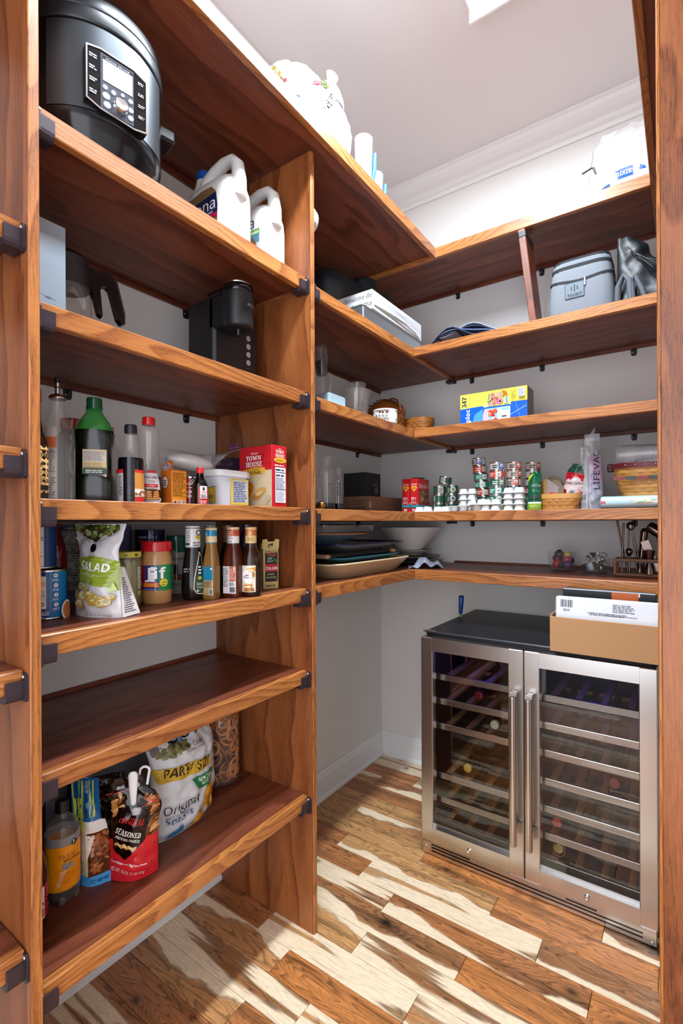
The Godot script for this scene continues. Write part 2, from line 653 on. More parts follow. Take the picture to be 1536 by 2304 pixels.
func camera_and_light() -> void:
	var cam := Camera3D.new()
	cam.name = "camera"
	cam.projection = Camera3D.PROJECTION_FRUSTUM
	cam.keep_aspect = Camera3D.KEEP_HEIGHT
	cam.near = 0.05
	cam.far = 30
	cam.size = 2304.0 / 1102.52 * 0.05
	cam.frustum_offset = Vector2(0, 24.06 / 1102.52 * 0.05)
	cam.position = Vector3(0, 1.275, 0)
	cam.basis = Basis(Vector3.UP, deg_to_rad(35.0062)) * Basis(Vector3.BACK, deg_to_rad(-0.2619))
	add_child(cam)
	cam.current = true
	var we := WorldEnvironment.new()
	we.name = "daylight_beyond_the_door"
	var en := Environment.new()
	en.background_mode = Environment.BG_COLOR
	en.background_color = Color("#f4f6ff")
	en.background_energy_multiplier = 4.0
	en.tonemap_mode = Environment.TONE_MAPPER_LINEAR
	en.tonemap_exposure = 1.0
	en.sdfgi_enabled = true; en.ssao_enabled = true; en.ssil_enabled = true
	we.environment = en
	add_child(we)
	var al := AreaLight3D.new()
	al.name = "strip_lamp"
	al.area_size = Vector2(0.12, 1.18)
	al.light_color = Color("#ebf6ff")
	al.light_energy = 8.0
	al.area_range = 8.0
	al.area_attenuation = 2.0
	al.shadow_enabled = true
	al.position = Vector3(-0.5, CE - 0.068, -1.02)
	al.rotation_degrees = Vector3(-90, 0, 0)
	add_child(al)

func ceiling_light() -> void:   # strip fitting along the aisle
	var fx := thing("ceiling_light", "long white strip light on the ceiling, its end just in frame", "light", Vector3(-0.5, CE, -1.02))
	part("housing", MB.new().box(Vector3(0, -0.014, 0), Vector3(0.20, 0.028, 1.24), 0.004), "trim_paint", fx)
	var lens := mat("lamp_lens", "#ffffff", 0.5)
	lens.emission_enabled = true
	lens.emission = Color("#f6f8ff")
	lens.emission_energy_multiplier = 0.8
	part("lamp_diffuser", MB.new().box(Vector3(0, -0.046, 0), Vector3(0.17, 0.036, 1.20), 0.012), "lamp_lens", fx)
	part("end_cap", MB.new().box(Vector3(0, -0.04, -0.612), Vector3(0.20, 0.062, 0.016), 0.004), "trim_paint", fx)
	part("end_cap", MB.new().box(Vector3(0, -0.04, 0.612), Vector3(0.20, 0.062, 0.016), 0.004), "trim_paint", fx)

func base_profile(h: float) -> PackedVector2Array:   # skirting: x = out from the wall
	return PackedVector2Array([Vector2(0, 0), Vector2(0.025, 0), Vector2(0.025, 0.012), Vector2(0.016, 0.02), Vector2(0.016, h - 0.028), Vector2(0.011, h - 0.02), Vector2(0.011, h - 0.008), Vector2(0.006, h), Vector2(0, h)])
func crown_profile() -> PackedVector2Array:   # x out from the wall, y down from the ceiling
	return PackedVector2Array([Vector2(0, 0), Vector2(0.078, 0), Vector2(0.078, -0.012), Vector2(0.070, -0.016), Vector2(0.062, -0.030), Vector2(0.046, -0.048), Vector2(0.026, -0.062), Vector2(0.020, -0.074), Vector2(0.020, -0.082), Vector2(0.012, -0.088), Vector2(0.009, -0.106), Vector2(0, -0.106)])

func room() -> void:
	var t := 0.12
	var h := CE + t
	struct("wall_left", MB.new().box(Vector3(XW - t / 2, h / 2, (ZW + ZF) / 2), Vector3(t, h, ZF - ZW + 2 * t)), "wall_paint")
	struct("wall_right", MB.new().box(Vector3(XR + t / 2, h / 2, (ZW + ZF) / 2), Vector3(t, h, ZF - ZW + 2 * t)), "wall_paint")
	struct("wall_back", MB.new().box(Vector3((XW + XR) / 2, h / 2, ZW - t / 2), Vector3(XR - XW, h, t)), "wall_paint")
	var f := MB.new()
	f.box(Vector3((XW - 0.86) / 2, h / 2, ZF + t / 2), Vector3(-0.86 - XW, h, t))
	f.box(Vector3((-0.86 + XR) / 2, (2.45 + h) / 2, ZF + t / 2), Vector3(XR + 0.86, h - 2.45, t))
	struct("wall_front", f, "wall_paint")
	struct("ceiling", MB.new().box(Vector3((XW + XR) / 2, CE + t / 2, (ZW + ZF) / 2), Vector3(XR - XW, t, ZF - ZW + 2 * t)), "ceiling_paint")
	# skirting and crown
	var bl := Basis(Vector3(1, 0, 0), Vector3(0, 1, 0), Vector3(0, 0, 1))
	struct("baseboard_left", MB.new().extrude(base_profile(0.127), -ZW - 0.0, Vector3(XW, 0, ZW), bl), "trim_paint")
	struct("baseboard_back", MB.new().extrude(base_profile(0.127), XR - XW, Vector3(XR, 0, ZW), Basis(Vector3(0, 0, 1), Vector3(0, 1, 0), Vector3(-1, 0, 0))), "trim_paint")
	struct("trim_1", MB.new().extrude(crown_profile(), -ZW + ZF, Vector3(XW, CE, ZW), bl), "trim_paint")
	struct("trim_2", MB.new().extrude(crown_profile(), XR - XW, Vector3(XR, CE, ZW), Basis(Vector3(0, 0, 1), Vector3(0, 1, 0), Vector3(-1, 0, 0))), "trim_paint")
	floor_boards()

func floor_boards() -> void:
	var fl := Node3D.new()
	fl.name = "floor"
	fl.set_meta("kind", "structure")
	add_child(fl)
	part("subfloor", MB.new().box(Vector3(-0.5, -0.04, -0.5), Vector3(2.2, 0.048, 4.6)), "gap", fl)
	var rows := {
		-14: [-1.3, -0.35], -13: [-0.62], -12: [-1.1, 0.1], -11: [-0.8], -10: [-1.22, -0.4], -9: [-0.66], -8: [-1.05, -0.2], -7: [-0.7], -6: [-1.25, -0.45], -5: [-0.9, 0.05], -4: [-0.6], -3: [-0.967, -0.3], -2: [-0.82, 0.0], -1: [-0.972, -0.33], 0: [-1.106, -0.595], 1: [-0.815, 0.12], 2: [-0.53], 3: [-0.822, -0.211], 4: [-0.97, -0.36],
		5: [-1.135, -0.5235, -0.064], 6: [-0.824, -0.212], 7: [-1.2, -0.5], 8: [-1.067, -0.2], 9: [-0.7], 10: [-1.25, -0.4], 11: [-1.085, -0.1], 12: [-0.6], 13: [-1.0]}
	# strips chosen to follow the boards in view: [sheet, strip, flip]
	var pick := {"-3:1": [0, 5], "-2:0": [0, 2], "-2:1": [0, 0], "-1:0": [0, 1], "-1:1": [1, 2], "0:0": [0, 5], "0:1": [0, 0], "0:2": [1, 4], "1:0": [0, 6], "1:1": [0, 2], "2:0": [1, 1], "2:1": [1, 2], "3:0": [0, 7], "3:1": [0, 3], "3:2": [1, 7], "4:0": [0, 5], "4:1": [0, 0], "4:2": [1, 3], "5:1": [1, 5], "5:2": [0, 4], "5:3": [1, 0], "6:0": [1, 0], "6:1": [0, 4], "6:2": [1, 1], "7:1": [0, 1], "8:1": [1, 0], "9:0": [1, 6], "10:1": [0, 3]}
	rng.seed = 99
	for k in range(-14, 14):
		var z1 := -1.109 - 0.0932 * k
		var z0 := z1 - 0.0932
		if z1 < ZW - 0.01:
			continue
		z0 = maxf(z0, ZW)
		var xs := [XW]
		xs.append_array(rows[k])
		xs.append(XR)
		for j in xs.size() - 1:
			var x0: float = xs[j]; var x1: float = xs[j + 1]
			if x0 >= x1:
				continue
			var p: Array = pick.get("%d:%d" % [k, j], [rng.randi() % 2, rng.randi() % 8])
			var off := rng.randf_range(0.0, maxf(1.28 - (x1 - x0), 0.0))
			var m := MB.new()
			var g := 0.0006
			var b := 0.0013
			var y0 := -0.016
			var drop := rng.randf_range(0.0, 0.0005)
			# board with eased edges
			var T := func(x: float, z: float) -> Vector2: return Vector2((off + x - x0) / 1.3, (p[1] + 0.03 + 0.94 * (z - z0) / 0.0932) / 8.0)
			var lo := [Vector3(x0 + g, -drop - b, z1 - g), Vector3(x1 - g, -drop - b, z1 - g), Vector3(x1 - g, -drop - b, z0 + g), Vector3(x0 + g, -drop - b, z0 + g)]
			var hi := [Vector3(x0 + g + b, -drop, z1 - g - b), Vector3(x1 - g - b, -drop, z1 - g - b), Vector3(x1 - g - b, -drop, z0 + g + b), Vector3(x0 + g + b, -drop, z0 + g + b)]
			var quads := [[hi[0], hi[1], hi[2], hi[3]]]
			for q in 4:
				var q2 := (q + 1) % 4
				quads.append([lo[q], lo[q2], hi[q2], hi[q]])
				quads.append([Vector3(lo[q].x, y0, lo[q].z), Vector3(lo[q2].x, y0, lo[q2].z), lo[q2], lo[q]])
			for q in quads:
				var s := m.v.size()
				m.quad(q[0], q[1], q[2], q[3])
				for w in 4:
					m.uv[s + w] = T.call(q[w].x, q[w].z)
			part("plank", m, ["boards_a", "boards_b"][p[0]], fl)

# ---------------------------------------------------------------- shelving
func uprights() -> void:
	for e in [["left upright panel of the shelf bay, nearest the camera", -0.391, -0.4096, XW, XF], ["middle upright panel between the long shelf bay and the corner shelves", -1.188, -1.2052, XW, XF], ["right upright panel at the frame edge, in front of the cooler", -0.93, -0.949, -0.0355, XR]]:
		var w: float = e[4] - e[3]
		var o := thing("upright_panel", "tall stained-wood " + e[0], "panel", Vector3((e[3] + e[4]) / 2, 0, e[1]))
		var m := MB.new()
		m.uo = Vector2(rng.randf(), rng.randf())
		var s: float = 1.0 if e[4] < 0.2 else -1.0
		var dz: float = e[2] - e[1]
		var top := 2.4258
		m.box(Vector3(-s * 0.003, top / 2, dz / 2), Vector3(w - 0.006, top, -dz), 0.0, 1)
		part("side_panel", m, "wood_side", o)
		var m2 := MB.new()
		m2.uo = Vector2(rng.randf(), rng.randf())
		m2.box(Vector3(s * (w / 2 - 0.003), top / 2, dz / 2), Vector3(0.006, top, -dz), 0.0015, 1)
		part("edge_strip", m2, "wood_edge", o)

# bronze clip that holds a shelf front: plate on an upright, hook under the front edge
func clip(parent: Node, at: Vector3, dir: float, turn := 0.0) -> void:
	var B := Basis(Vector3.UP, turn)
	var m := MB.new()
	# plate against the upright, with a rounded top; at = bottom front corner of the shelf end
	var pl := PackedVector2Array()
	for k in 9:
		var a := PI * k / 8.0
		pl.append(Vector2(0.0105 * cos(a), 0.0255 + 0.0105 * sin(a)))
	pl.append_array([Vector2(-0.0105, -0.010), Vector2(-0.007, -0.0145), Vector2(0.006, -0.0145), Vector2(0.0105, -0.011)])
	m.extrude(pl, 0.0055 * dir, at + B * Vector3(0.0035, 0, 0.0), B)
	# hook: runs under the shelf and curls up its face
	var hk := PackedVector2Array([Vector2(-0.030, -0.0137), Vector2(-0.003, -0.0137), Vector2(0.003, -0.012), Vector2(0.007, -0.007), Vector2(0.008, 0.0), Vector2(0.008, 0.0235), Vector2(0.0012, 0.0235), Vector2(0.0008, -0.001), Vector2(-0.030, -0.001)])
	m.extrude(hk, 0.030 * dir, at + B * Vector3(0, 0, 0.003 * dir), B)
	var o := part("bracket", m, "bronze", parent)
	var s := MB.new()
	s.body([[0, 0.0042], [0.0012, 0.0038], [0.002, 0.002], [0.002, 0.0]], 12, at + B * Vector3(0.0035, 0.0285, 0.0055 * dir), true, B * Basis(Vector3.RIGHT, deg_to_rad(90.0 * dir)))
	part("screw", s, "screw", o)
# small black clip on the wall below a shelf's back edge; out = direction away from the wall
func wall_clip(parent: Node, at: Vector3, out: Vector3) -> void:
	var side := Vector3.UP.cross(out)
	var B := Basis(side, Vector3.UP, out)
	var m := MB.new()
	m.extrude(PackedVector2Array([Vector2(-0.011, 0.0), Vector2(0.011, 0.0), Vector2(0.0105, -0.020), Vector2(0.007, -0.026), Vector2(-0.007, -0.026), Vector2(-0.0105, -0.020)]), 0.005, at, B)
	m.extrude(PackedVector2Array([Vector2(0.0, 0.0), Vector2(0.0, -0.018), Vector2(0.007, -0.016), Vector2(0.010, -0.008), Vector2(0.026, 0.0)]), 0.007, at + B * Vector3(0.0035, 0, 0.0), B * Basis(Vector3(0, 0, 1), Vector3(0, 1, 0), Vector3(-1, 0, 0)))
	var o := part("bracket", m, "black_metal", parent)
	var s := MB.new()
	s.body([[0, 0.003], [0.0015, 0.002], [0.0015, 0.0]], 10, at + B * Vector3(-0.006, -0.013, 0.005), true, B * Basis(Vector3.RIGHT, PI / 2))
	part("screw", s, "screw", o)

# a shelf run: axis 'z' = along the left wall (front faces +x), 'x' = along the back wall (front faces +z)
func shelf(label: String, axis: String, a0: float, a1: float, back: float, front: float, top: float, bot: float, rec := 0.012) -> Node3D:
	var along := a1 - a0
	var mid := (a0 + a1) / 2
	var d := absf(front - back)
	var sg := signf(front - back)
	var o := thing("shelf", label, "shelf", Vector3((front + back) / 2, bot, mid) if axis == "z" else Vector3(mid, bot, (front + back) / 2))
	var h := top - bot
	var put := func(called: String, c: Vector3, s: Vector3, material: String, bev: float) -> void:
		# local frame: x = towards the front, z = along
		var m := MB.new()
		m.uo = Vector2(rng.randf(), rng.randf())
		if axis == "z":
			m.box(Vector3(c.x * sg, c.y, c.z), s, bev, 2)
		else:
			m.box(Vector3(c.z, c.y, c.x * sg), Vector3(s.z, s.y, s.x), bev, 0)
		part(called, m, material, o)
	put.call("panel", Vector3(-0.0042, (h + rec) / 2, 0), Vector3(d - 0.0296, h - rec, along - 0.001), "wood_panel", 0.0)
	put.call("front_edge", Vector3(d / 2 - 0.0095, h / 2, 0), Vector3(0.019, h, along), "wood_edge", 0.002)
	# wooden strip on the wall behind the shelf, standing a little proud of its top
	var st := MB.new()
	st.uo = Vector2(rng.randf(), rng.randf())
	var sc := Vector3(back + sg * 0.005, (top + bot) / 2 + 0.004, mid)
	var ss := Vector3(0.010, h + 0.012, along - 0.001)
	if axis == "z":
		st.box(sc, ss, 0.001, 2)
	else:
		st.box(Vector3(sc.z, sc.y, sc.x), Vector3(ss.z, ss.y, ss.x), 0.001, 0)
	trims += 1
	struct("trim_%d" % trims, st, "wood_panel")
	return o

var trims := 2
var SY := {"S2": [2.040, 1.998], "S3": [1.683, 1.6435], "S4": [1.322, 1.283], "S5": [1.071, 1.030], "S6": [0.816, 0.778], "S7": [0.428, 0.388], "T": [2.469, 2.4258], "U": [2.026, 1.989], "V": [1.675, 1.638], "W": [1.320, 1.281], "X": [1.072, 1.031]}
func shelving() -> void:
	var z0 := -1.186
	var z1 := -0.4116
	var bay := [["S2", "stained-wood shelf carrying the multicooker and the white jugs"], ["S3", "stained-wood shelf carrying the carafe and the pod coffee machine"], ["S4", "stained-wood shelf carrying the oil, syrup and cracker box"], ["S5", "stained-wood shelf carrying pickles, peanut butter and sauces"], ["S6", "empty stained-wood shelf, above the snack bags"], ["S7", "lowest stained-wood shelf, carrying snack bags and tonic"]]
	for e in bay:
		var y: Array = SY[e[0]]
		var s := shelf(e[1], "z", z0, z1, XW + 0.002, XS, y[0], y[1])
		var xf: float = XS - s.position.x
		clip(s, Vector3(xf, 0, z0 - s.position.z - 0.002), 1.0)
		clip(s, Vector3(xf, 0, z1 - s.position.z + 0.002), -1.0)
		if e[0] in ["S2", "S3"]:
			for z in [-0.67, -1.06]:
				wall_clip(s, Vector3(XW - s.position.x, -0.002, z - s.position.z), Vector3.RIGHT)
	# the bay left of the nearest upright: only the ends of its shelves show
	for e in [[1.812, "highest"], [1.411, "second highest"], [1.016, "second lowest"], [0.519, "lowest"]]:
		var s := shelf("%s of the four stained-wood shelf ends at the left frame edge" % e[1], "z", -0.389, ZF - 0.01, XW + 0.002, XS, e[0], e[0] - 0.04)
		clip(s, Vector3(XS - s.position.x, 0, -0.391 - s.position.z), 1.0)
	# top run, over everything
	var T: Array = SY["T"]
	shelf("top stained-wood shelf over the left wall, white napkin bag on it", "z", -1.9825, ZF - 0.02, XW + 0.002, -0.8834, T[0], T[1], 0.016)
	var tb := shelf("top stained-wood shelf along the back wall, plate pack on it", "x", XW + 0.002, -0.0922, ZW + 0.002, -1.9825, T[0], T[1], 0.012)
	shelf("top stained-wood shelf over the right wall, seen from below", "z", ZW + 0.012, ZF - 0.02, XR - 0.002, -0.0922, T[0], T[1], 0.016)
	for x in [-0.93, -0.53]:
		wall_clip(tb, Vector3(x - tb.position.x, -0.002, ZW - tb.position.z), Vector3.BACK)
	# corner shelves
	var lab := {"U": ["with the printed box and air-fryer drawer", "with the grey cooler bag"], "V": ["with the glass vase and small baskets", "with the yellow and blue bag box"], "W": ["with the glass bottles and dark box", "with the stacked cat-food cans"], "X": ["with the stack of platters", "with the bar tool rack"]}
	for k in ["U", "V", "W", "X"]:
		var y: Array = SY[k]
		var l := shelf("corner shelf on the left wall " + lab[k][0], "z", ZW + 0.012, -1.2072, XW + 0.002, XC, y[0], y[1])
		var b := shelf("corner shelf on the back wall " + lab[k][1], "x", XC + 0.001, XR - 0.002, ZW + 0.002, ZC, y[0], y[1])
		for x in [-0.86, -0.53, -0.17]:
			wall_clip(b, Vector3(x - b.position.x, -0.002, ZW - b.position.z), Vector3.BACK)
		for z in [-1.75, -2.12]:
			wall_clip(l, Vector3(XW - l.position.x, -0.002, z - l.position.z), Vector3.RIGHT)
		clip(l, Vector3(XC - l.position.x, 0, -1.2052 - l.position.z), -1.0)
		clip(l, Vector3(XC - l.position.x, 0, ZW - l.position.z), 1.0)

# ---------------------------------------------------------------- wine cooler
func frame_mesh(x0: float, x1: float, y0: float, y1: float, gx0: float, gx1: float, gy0: float, gy1: float, th: float) -> MB:
	var m := MB.new()
	var zc := -th / 2
	m.box(Vector3((x0 + gx0) / 2, (y0 + y1) / 2, zc), Vector3(gx0 - x0, y1 - y0, th), 0.0025)
	m.box(Vector3((x1 + gx1) / 2, (y0 + y1) / 2, zc), Vector3(x1 - gx1, y1 - y0, th), 0.0025)
	m.box(Vector3((gx0 + gx1) / 2, (y0 + gy0) / 2, zc), Vector3(gx1 - gx0 + 0.004, gy0 - y0, th - 0.0002), 0.0)
	m.box(Vector3((gx0 + gx1) / 2, (y1 + gy1) / 2, zc), Vector3(gx1 - gx0 + 0.004, y1 - gy1, th - 0.0002), 0.0)
	return m
func wine_cooler() -> void:
	var o := thing("wine_cooler", "two-door stainless steel wine cooler with black top and glass doors", "wine cooler", Vector3(-0.453, 0, -1.7257))
	var x0 := -0.3845
	var x1 := 0.3845
	# black cabinet: walls, so that the racks can be seen inside
	var cb := MB.new()
	var D := 0.563
	var zf := -0.044
	cb.box(Vector3(0, 0.846, zf - D / 2 + 0.006), Vector3(0.766, 0.010, D), 0.003)
	cb.box(Vector3(x0 + 0.012, 0.435, zf - D / 2), Vector3(0.022, 0.812, D - 0.012), 0.002)
	cb.box(Vector3(x1 - 0.012, 0.435, zf - D / 2), Vector3(0.022, 0.812, D - 0.012), 0.002)
	cb.box(Vector3(0, 0.048, zf - D / 2), Vector3(0.73, 0.05, D - 0.012), 0.002)
	cb.box(Vector3(0, 0.435, zf - D + 0.03), Vector3(0.73, 0.812, 0.03), 0.0)
	cb.box(Vector3(0, 0.435, zf - D / 2), Vector3(0.05, 0.80, D - 0.02), 0.0)
	cb.box(Vector3(0, 0.825, zf - D / 2 + 0.02), Vector3(0.74, 0.03, D - 0.04), 0.0)
	part("cabinet", cb, "black_plastic", o)
	var gk := MB.new()
	gk.box(Vector3(0, 0.443, -0.0425), Vector3(0.75, 0.77, 0.005), 0)
	for s in [[-0.3845, -0.0015, -0.337, -0.0525, 0.109], [0.0015, 0.3845, 0.051, 0.337, 0.1035]]:
		var d := part("door", frame_mesh(s[0], s[1], 0.0545, 0.8345, s[2], s[3], s[4], 0.7835, 0.038), "steel", o)
		part("pane", MB.new().box(Vector3((s[2] + s[3]) / 2, (s[4] + 0.7835) / 2, -0.012), Vector3(s[3] - s[2] + 0.002, 0.7835 - s[4] + 0.002, 0.0015), 0.0), "cooler_glass", d)
		var rim := MB.new()
		rim.box(Vector3((s[2] + s[3]) / 2, s[4] + 0.006, -0.019), Vector3(s[3] - s[2], 0.012, 0.004), 0)
		part("gasket", rim, "steel_light", d)
		# bar handle on two angled posts
		var hx: float = -0.025 if s[0] < 0 else 0.026
		var h := MB.new()
		var hz := 0.045
		h.tube([Vector3(hx, 0.185, hz), Vector3(hx, 0.187, hz), Vector3(hx, 0.684, hz), Vector3(hx, 0.686, hz)], [0.0112, 0.012, 0.012, 0.0112], 20)
		for hy in [0.686, 0.235]:
			var sx: float = -1.0 if s[0] < 0 else 1.0
			h.extrude(PackedVector2Array([Vector2(-0.011, 0), Vector2(0.011, 0), Vector2(0.008, 0.03), Vector2(0.016, 0.044), Vector2(-0.016, 0.044), Vector2(-0.008, 0.03)]), 0.009, Vector3(hx, hy + 0.002, hz + 0.002), Basis(Vector3(1, 0, 0), Vector3(0, 0, -1), Vector3(0, 1, 0)))
		part("handle", h, "steel", d)
		var lx: float = -0.195 if s[0] < 0 else 0.193
		var lk := MB.new()
		lk.body([[0, 0.0085], [0.004, 0.0085], [0.0055, 0.007], [0.0055, 0.0045], [0.0035, 0.004], [0.0035, 0.0]], 20, Vector3(lx, 0.0765, 0), true, Basis(Vector3.RIGHT, PI / 2))
		lk.box(Vector3(lx, 0.0765, 0.0042), Vector3(0.0014, 0.005, 0.002), 0)
		part("lock", lk, "steel_light", d)
	# hinge plates at the top corners
	for s in [-1.0, 1.0]:
		var hg := MB.new()
		hg.extrude(PackedVector2Array([Vector2(0, 0), Vector2(0.055, 0.0), Vector2(0.045, 0.02), Vector2(0.004, 0.028)]), 0.004, Vector3(-0.383 * s, 0.8505, -0.020), Basis(Vector3(s, 0, 0), Vector3(0, 0, -1), Vector3(0, 1, 0)))
		part("hinge", hg, "steel_light", o)
	# plinth with slots
	var kp := MB.new()
	kp.box(Vector3(0, 0.0275, -0.010), Vector3(0.762, 0.049, 0.012), 0.002)
	part("kick_plate", kp, "steel", o)
	var sl := MB.new()
	for e in [[-0.345, -0.195, 0.043], [-0.345, 0.345, 0.032], [-0.345, 0.345, 0.019], [0.13, 0.22, 0.043]]:
		sl.box(Vector3((e[0] + e[1]) / 2, e[2], -0.0035), Vector3(e[1] - e[0], 0.0045, 0.0012), 0)
	part("vent_slot", sl, "black_gloss", o)
	for sx in [-0.368, 0.368]:
		var sc := MB.new()
		sc.body([[0, 0.0045], [0.0015, 0.004], [0.002, 0.0]], 12, Vector3(sx, 0.014 if sx > 0 else 0.034, -0.004), true, Basis(Vector3.RIGHT, PI / 2))
		part("screw", sc, "screw", o)
	for sx in [-0.33, 0.33]:
		for sz in [-0.09, -0.55]:
			var ft := MB.new()
			ft.body([[0, 0.018], [0.012, 0.018], [0.014, 0.012], [0.03, 0.012]], 16, Vector3(sx, 0, sz))
			part("foot", ft, "black_plastic", o)
	# racks: steel front, timber slats running back
	for s in [[-0.35, -0.035, [0.672, 0.577, 0.480, 0.288, 0.195, 0.105]], [0.036, 0.35, [0.668, 0.572, 0.476, 0.379, 0.284, 0.191, 0.102]]]:
		for y in s[2]:
			var w: float = s[1] - s[0]
			var r := part("rack", MB.new().box(Vector3((s[0] + s[1]) / 2, y, -0.066), Vector3(w, 0.024, 0.012), 0.001), "steel", o)
			var n := 4
			for k in n:
				var m := MB.new()
				m.box(Vector3(s[0] + w * (k + 0.5) / n, y - 0.002, -0.29), Vector3(0.022, 0.012, 0.435), 0.002)
				part("slat", m, "rack_wood", r)
			var rear := MB.new()
			rear.box(Vector3((s[0] + s[1]) / 2, y - 0.002, -0.512), Vector3(w, 0.014, 0.012), 0)
			part("rear_rail", rear, "rack_wood", r)
	# blue lamps under the top
	var bl := mat("lamp_blue", "#2030ff", 0.4)
	bl.emission_enabled = true
	bl.emission = Color("#2a3cff")
	bl.emission_energy_multiplier = 9.0
	for x in [-0.19, 0.19]:
		part("lamp", MB.new().box(Vector3(x, 0.806, -0.15), Vector3(0.045, 0.006, 0.02), 0.002), "lamp_blue", o)
		var l := OmniLight3D.new()
		l.name = "blue_lamp"
		l.light_color = Color("#3040ff")
		l.light_energy = 0.012
		l.omni_range = 4.0; l.omni_attenuation = 2.0
		l.shadow_enabled = true
		l.light_size = 0.01
		l.position = Vector3(-0.453 + x, 0.792, -1.7257 - 0.15)
		add_child(l)
	# bottles lying in the racks, necks to the front
	var list := [[-0.19, 0.5985, "#7a1e22", "wine bottle with a dark red capsule on an upper left rack of the cooler"], [-0.13, 0.5015, "#d8d4b8", "wine bottle with a pale capsule on the third left rack of the cooler"], [-0.235, 0.3095, "#d9b04a", "wine bottle with a gold capsule low on the cooler's left side"], [0.262, 0.4005, "#a8402c", "wine bottle with a red capsule on the cooler's right side, far right"], [0.085, 0.2125, "#c83a28", "wine bottle with a bright red capsule at the cooler's lower left of the right door"], [0.09, 0.1235, "#c9a860", "wine bottle with a tan capsule and hanging tag, bottom right rack"]]
	mat("wine_glass", "#0b100c", 0.08)
	for e in list:
		var b := thing("wine_bottle", e[3], "bottle", Vector3(-0.453 + e[0], e[1] - 0.012, -1.7257 - 0.095))
		var BB := Basis(Vector3.RIGHT, PI / 2)
		var at := Vector3(0, 0.03, 0)
		var prof := [[-0.30, 0.030], [-0.30, 0.030], [-0.296, 0.034], [-0.11, 0.034], [-0.085, 0.028], [-0.07, 0.0165], [0.0, 0.0145]]
		part("body", MB.new().body(prof, 24, at, true, BB), "wine_glass", b)
		var cm := MB.new()
		cm.hue(e[2])
		cm.body([[-0.055, 0.0152], [-0.008, 0.0148], [-0.008, 0.0148], [-0.007, 0.0158], [0.002, 0.0158], [0.004, 0.014], [0.004, 0.0]], 20, at, true, BB)
		part("capsule", cm, "print_gloss", b)
		if e[2] == "#c9a860":
			var tg := MB.new()
			var pts := []
			for k in 20:
				var a := TAU * k / 20.0
				pts.append(Vector3(0.004 + 0.019 * cos(a), 0.03 + 0.026 * sin(a) + 0.006, 0.012))
			tg.hue("#d8c48a").tube(pts, 0.0007, 5, true)
			part("tag_string", tg, "print", b)

# ---------------------------------------------------------------- helpers for packaged goods
func face(p: Vector3, off := 0.0) -> float:   # turn that points +z from p across the aisle towards the doorway
	return rad_to_deg(atan2(-p.x, -p.z)) + off
# stand-up pouch: base on y=0, front +z. opts: top thickness, wrinkle, lean, waist (list of [v, width, depth])
class Pouch:
	var w := 0.2
	var h := 0.3
	var d := 0.08
	var prof := []          # [v, width factor, depth factor, x shift, z shift]
	var wr := 0.003
	var nz := FastNoiseLite.new()
	var sharp := 1.5
	func _init(ww: float, hh: float, dd: float, pr: Array, wrinkle := 0.003, sd := 1, shp := 1.5) -> void:
		w = ww; h = hh; d = dd; prof = pr; wr = wrinkle; sharp = shp
		nz.seed = sd; nz.frequency = 1.0; nz.fractal_octaves = 3
	func row(v: float) -> Array:
		var k := 0
		while k < prof.size() - 2 and prof[k + 1][0] < v:
			k += 1
		var a: Array = prof[k]; var b: Array = prof[k + 1]
		var t := clampf((v - a[0]) / maxf(b[0] - a[0], 1e-6), 0, 1)
		t = t * t * (3 - 2 * t)
		var o := []
		for i in range(1, 5):
			o.append(lerpf(a[i] if a.size() > i else 0.0, b[i] if b.size() > i else 0.0, t))
		return o
	func p(u: float, v: float, side := 1.0) -> Vector3:   # u -1..1, v 0..1
		var r := row(clampf(v, 0, 1))
		var hw: float = w * 0.5 * r[0]
		var lens := maxf(1.0 - pow(absf(clampf(u, -1, 1)), sharp), 0.0)
		var z: float = d * 0.5 * r[1] * pow(lens, 0.8) * side
		var x := u * hw
		var a := wr * (nz.get_noise_3d(x * 18.0, v * h * 20.0, side * 3.0) * 1.4)
		a *= minf(1.0, lens * 4.0) * minf(1.0, v * 6.0 + 0.15)
		return Vector3(x + r[2], v * h, z + a * side + r[3])
	func f(x: float, y: float) -> Vector3:     # print coordinates in metres, front sheet
		var v := y / h
		var r := row(clampf(v, 0, 1))
		return p(x / (w * 0.5 * r[0]), v)
	func mesh(mb: MB, nu := 22, nv := 30) -> MB:
		var rows := []
		for i in nv + 1:
			var v := float(i) / nv
			var rr := []
			for j in nu + 1:
				rr.append(p(-1.0 + 2.0 * j / nu, v, -1.0))
			for j in range(1, nu):
				rr.append(p(1.0 - 2.0 * j / nu, v, 1.0))
			rows.append(rr)
		for i in rows.size():
			rows[i].reverse()
		mb.grid(rows, true, false)
		var c0 := Vector3.ZERO
		for q in rows[0]:
			c0 += q
		c0 /= rows[0].size()
		var N: int = rows[0].size()
		for j in N:
			mb.tri(c0, rows[0][(j + 1) % N], rows[0][j])
			mb.tri(rows[nv][j], rows[nv][(j + 1) % N], Vector3(0, 0, 0) + (rows[nv][0] + rows[nv][nu]) * 0.5)
		return mb
func carton(o: Node3D, size: Vector3, hex: String, material := "print", bev := 0.001, called := "box") -> MeshInstance3D:
	var m := MB.new()
	m.hue(hex).box(Vector3(0, size.y / 2, 0), size, bev)
	return part(called, m, material, o)
func front_of(size: Vector3) -> Callable:   # u from the centre line, v from the base, on the +z face
	return on_flat(Vector3(0, 0, size.z / 2), Vector3.RIGHT, Vector3.UP)
func right_of(size: Vector3) -> Callable:   # the +x face, u runs away from the viewer of +z
	return on_flat(Vector3(size.x / 2, 0, 0), Vector3.FORWARD, Vector3.UP)
func cyl_mesh(hex: String, prof: Array, segs := 32) -> MB:
	var m := MB.new()
	m.hue(hex).body(prof, segs)
	return m
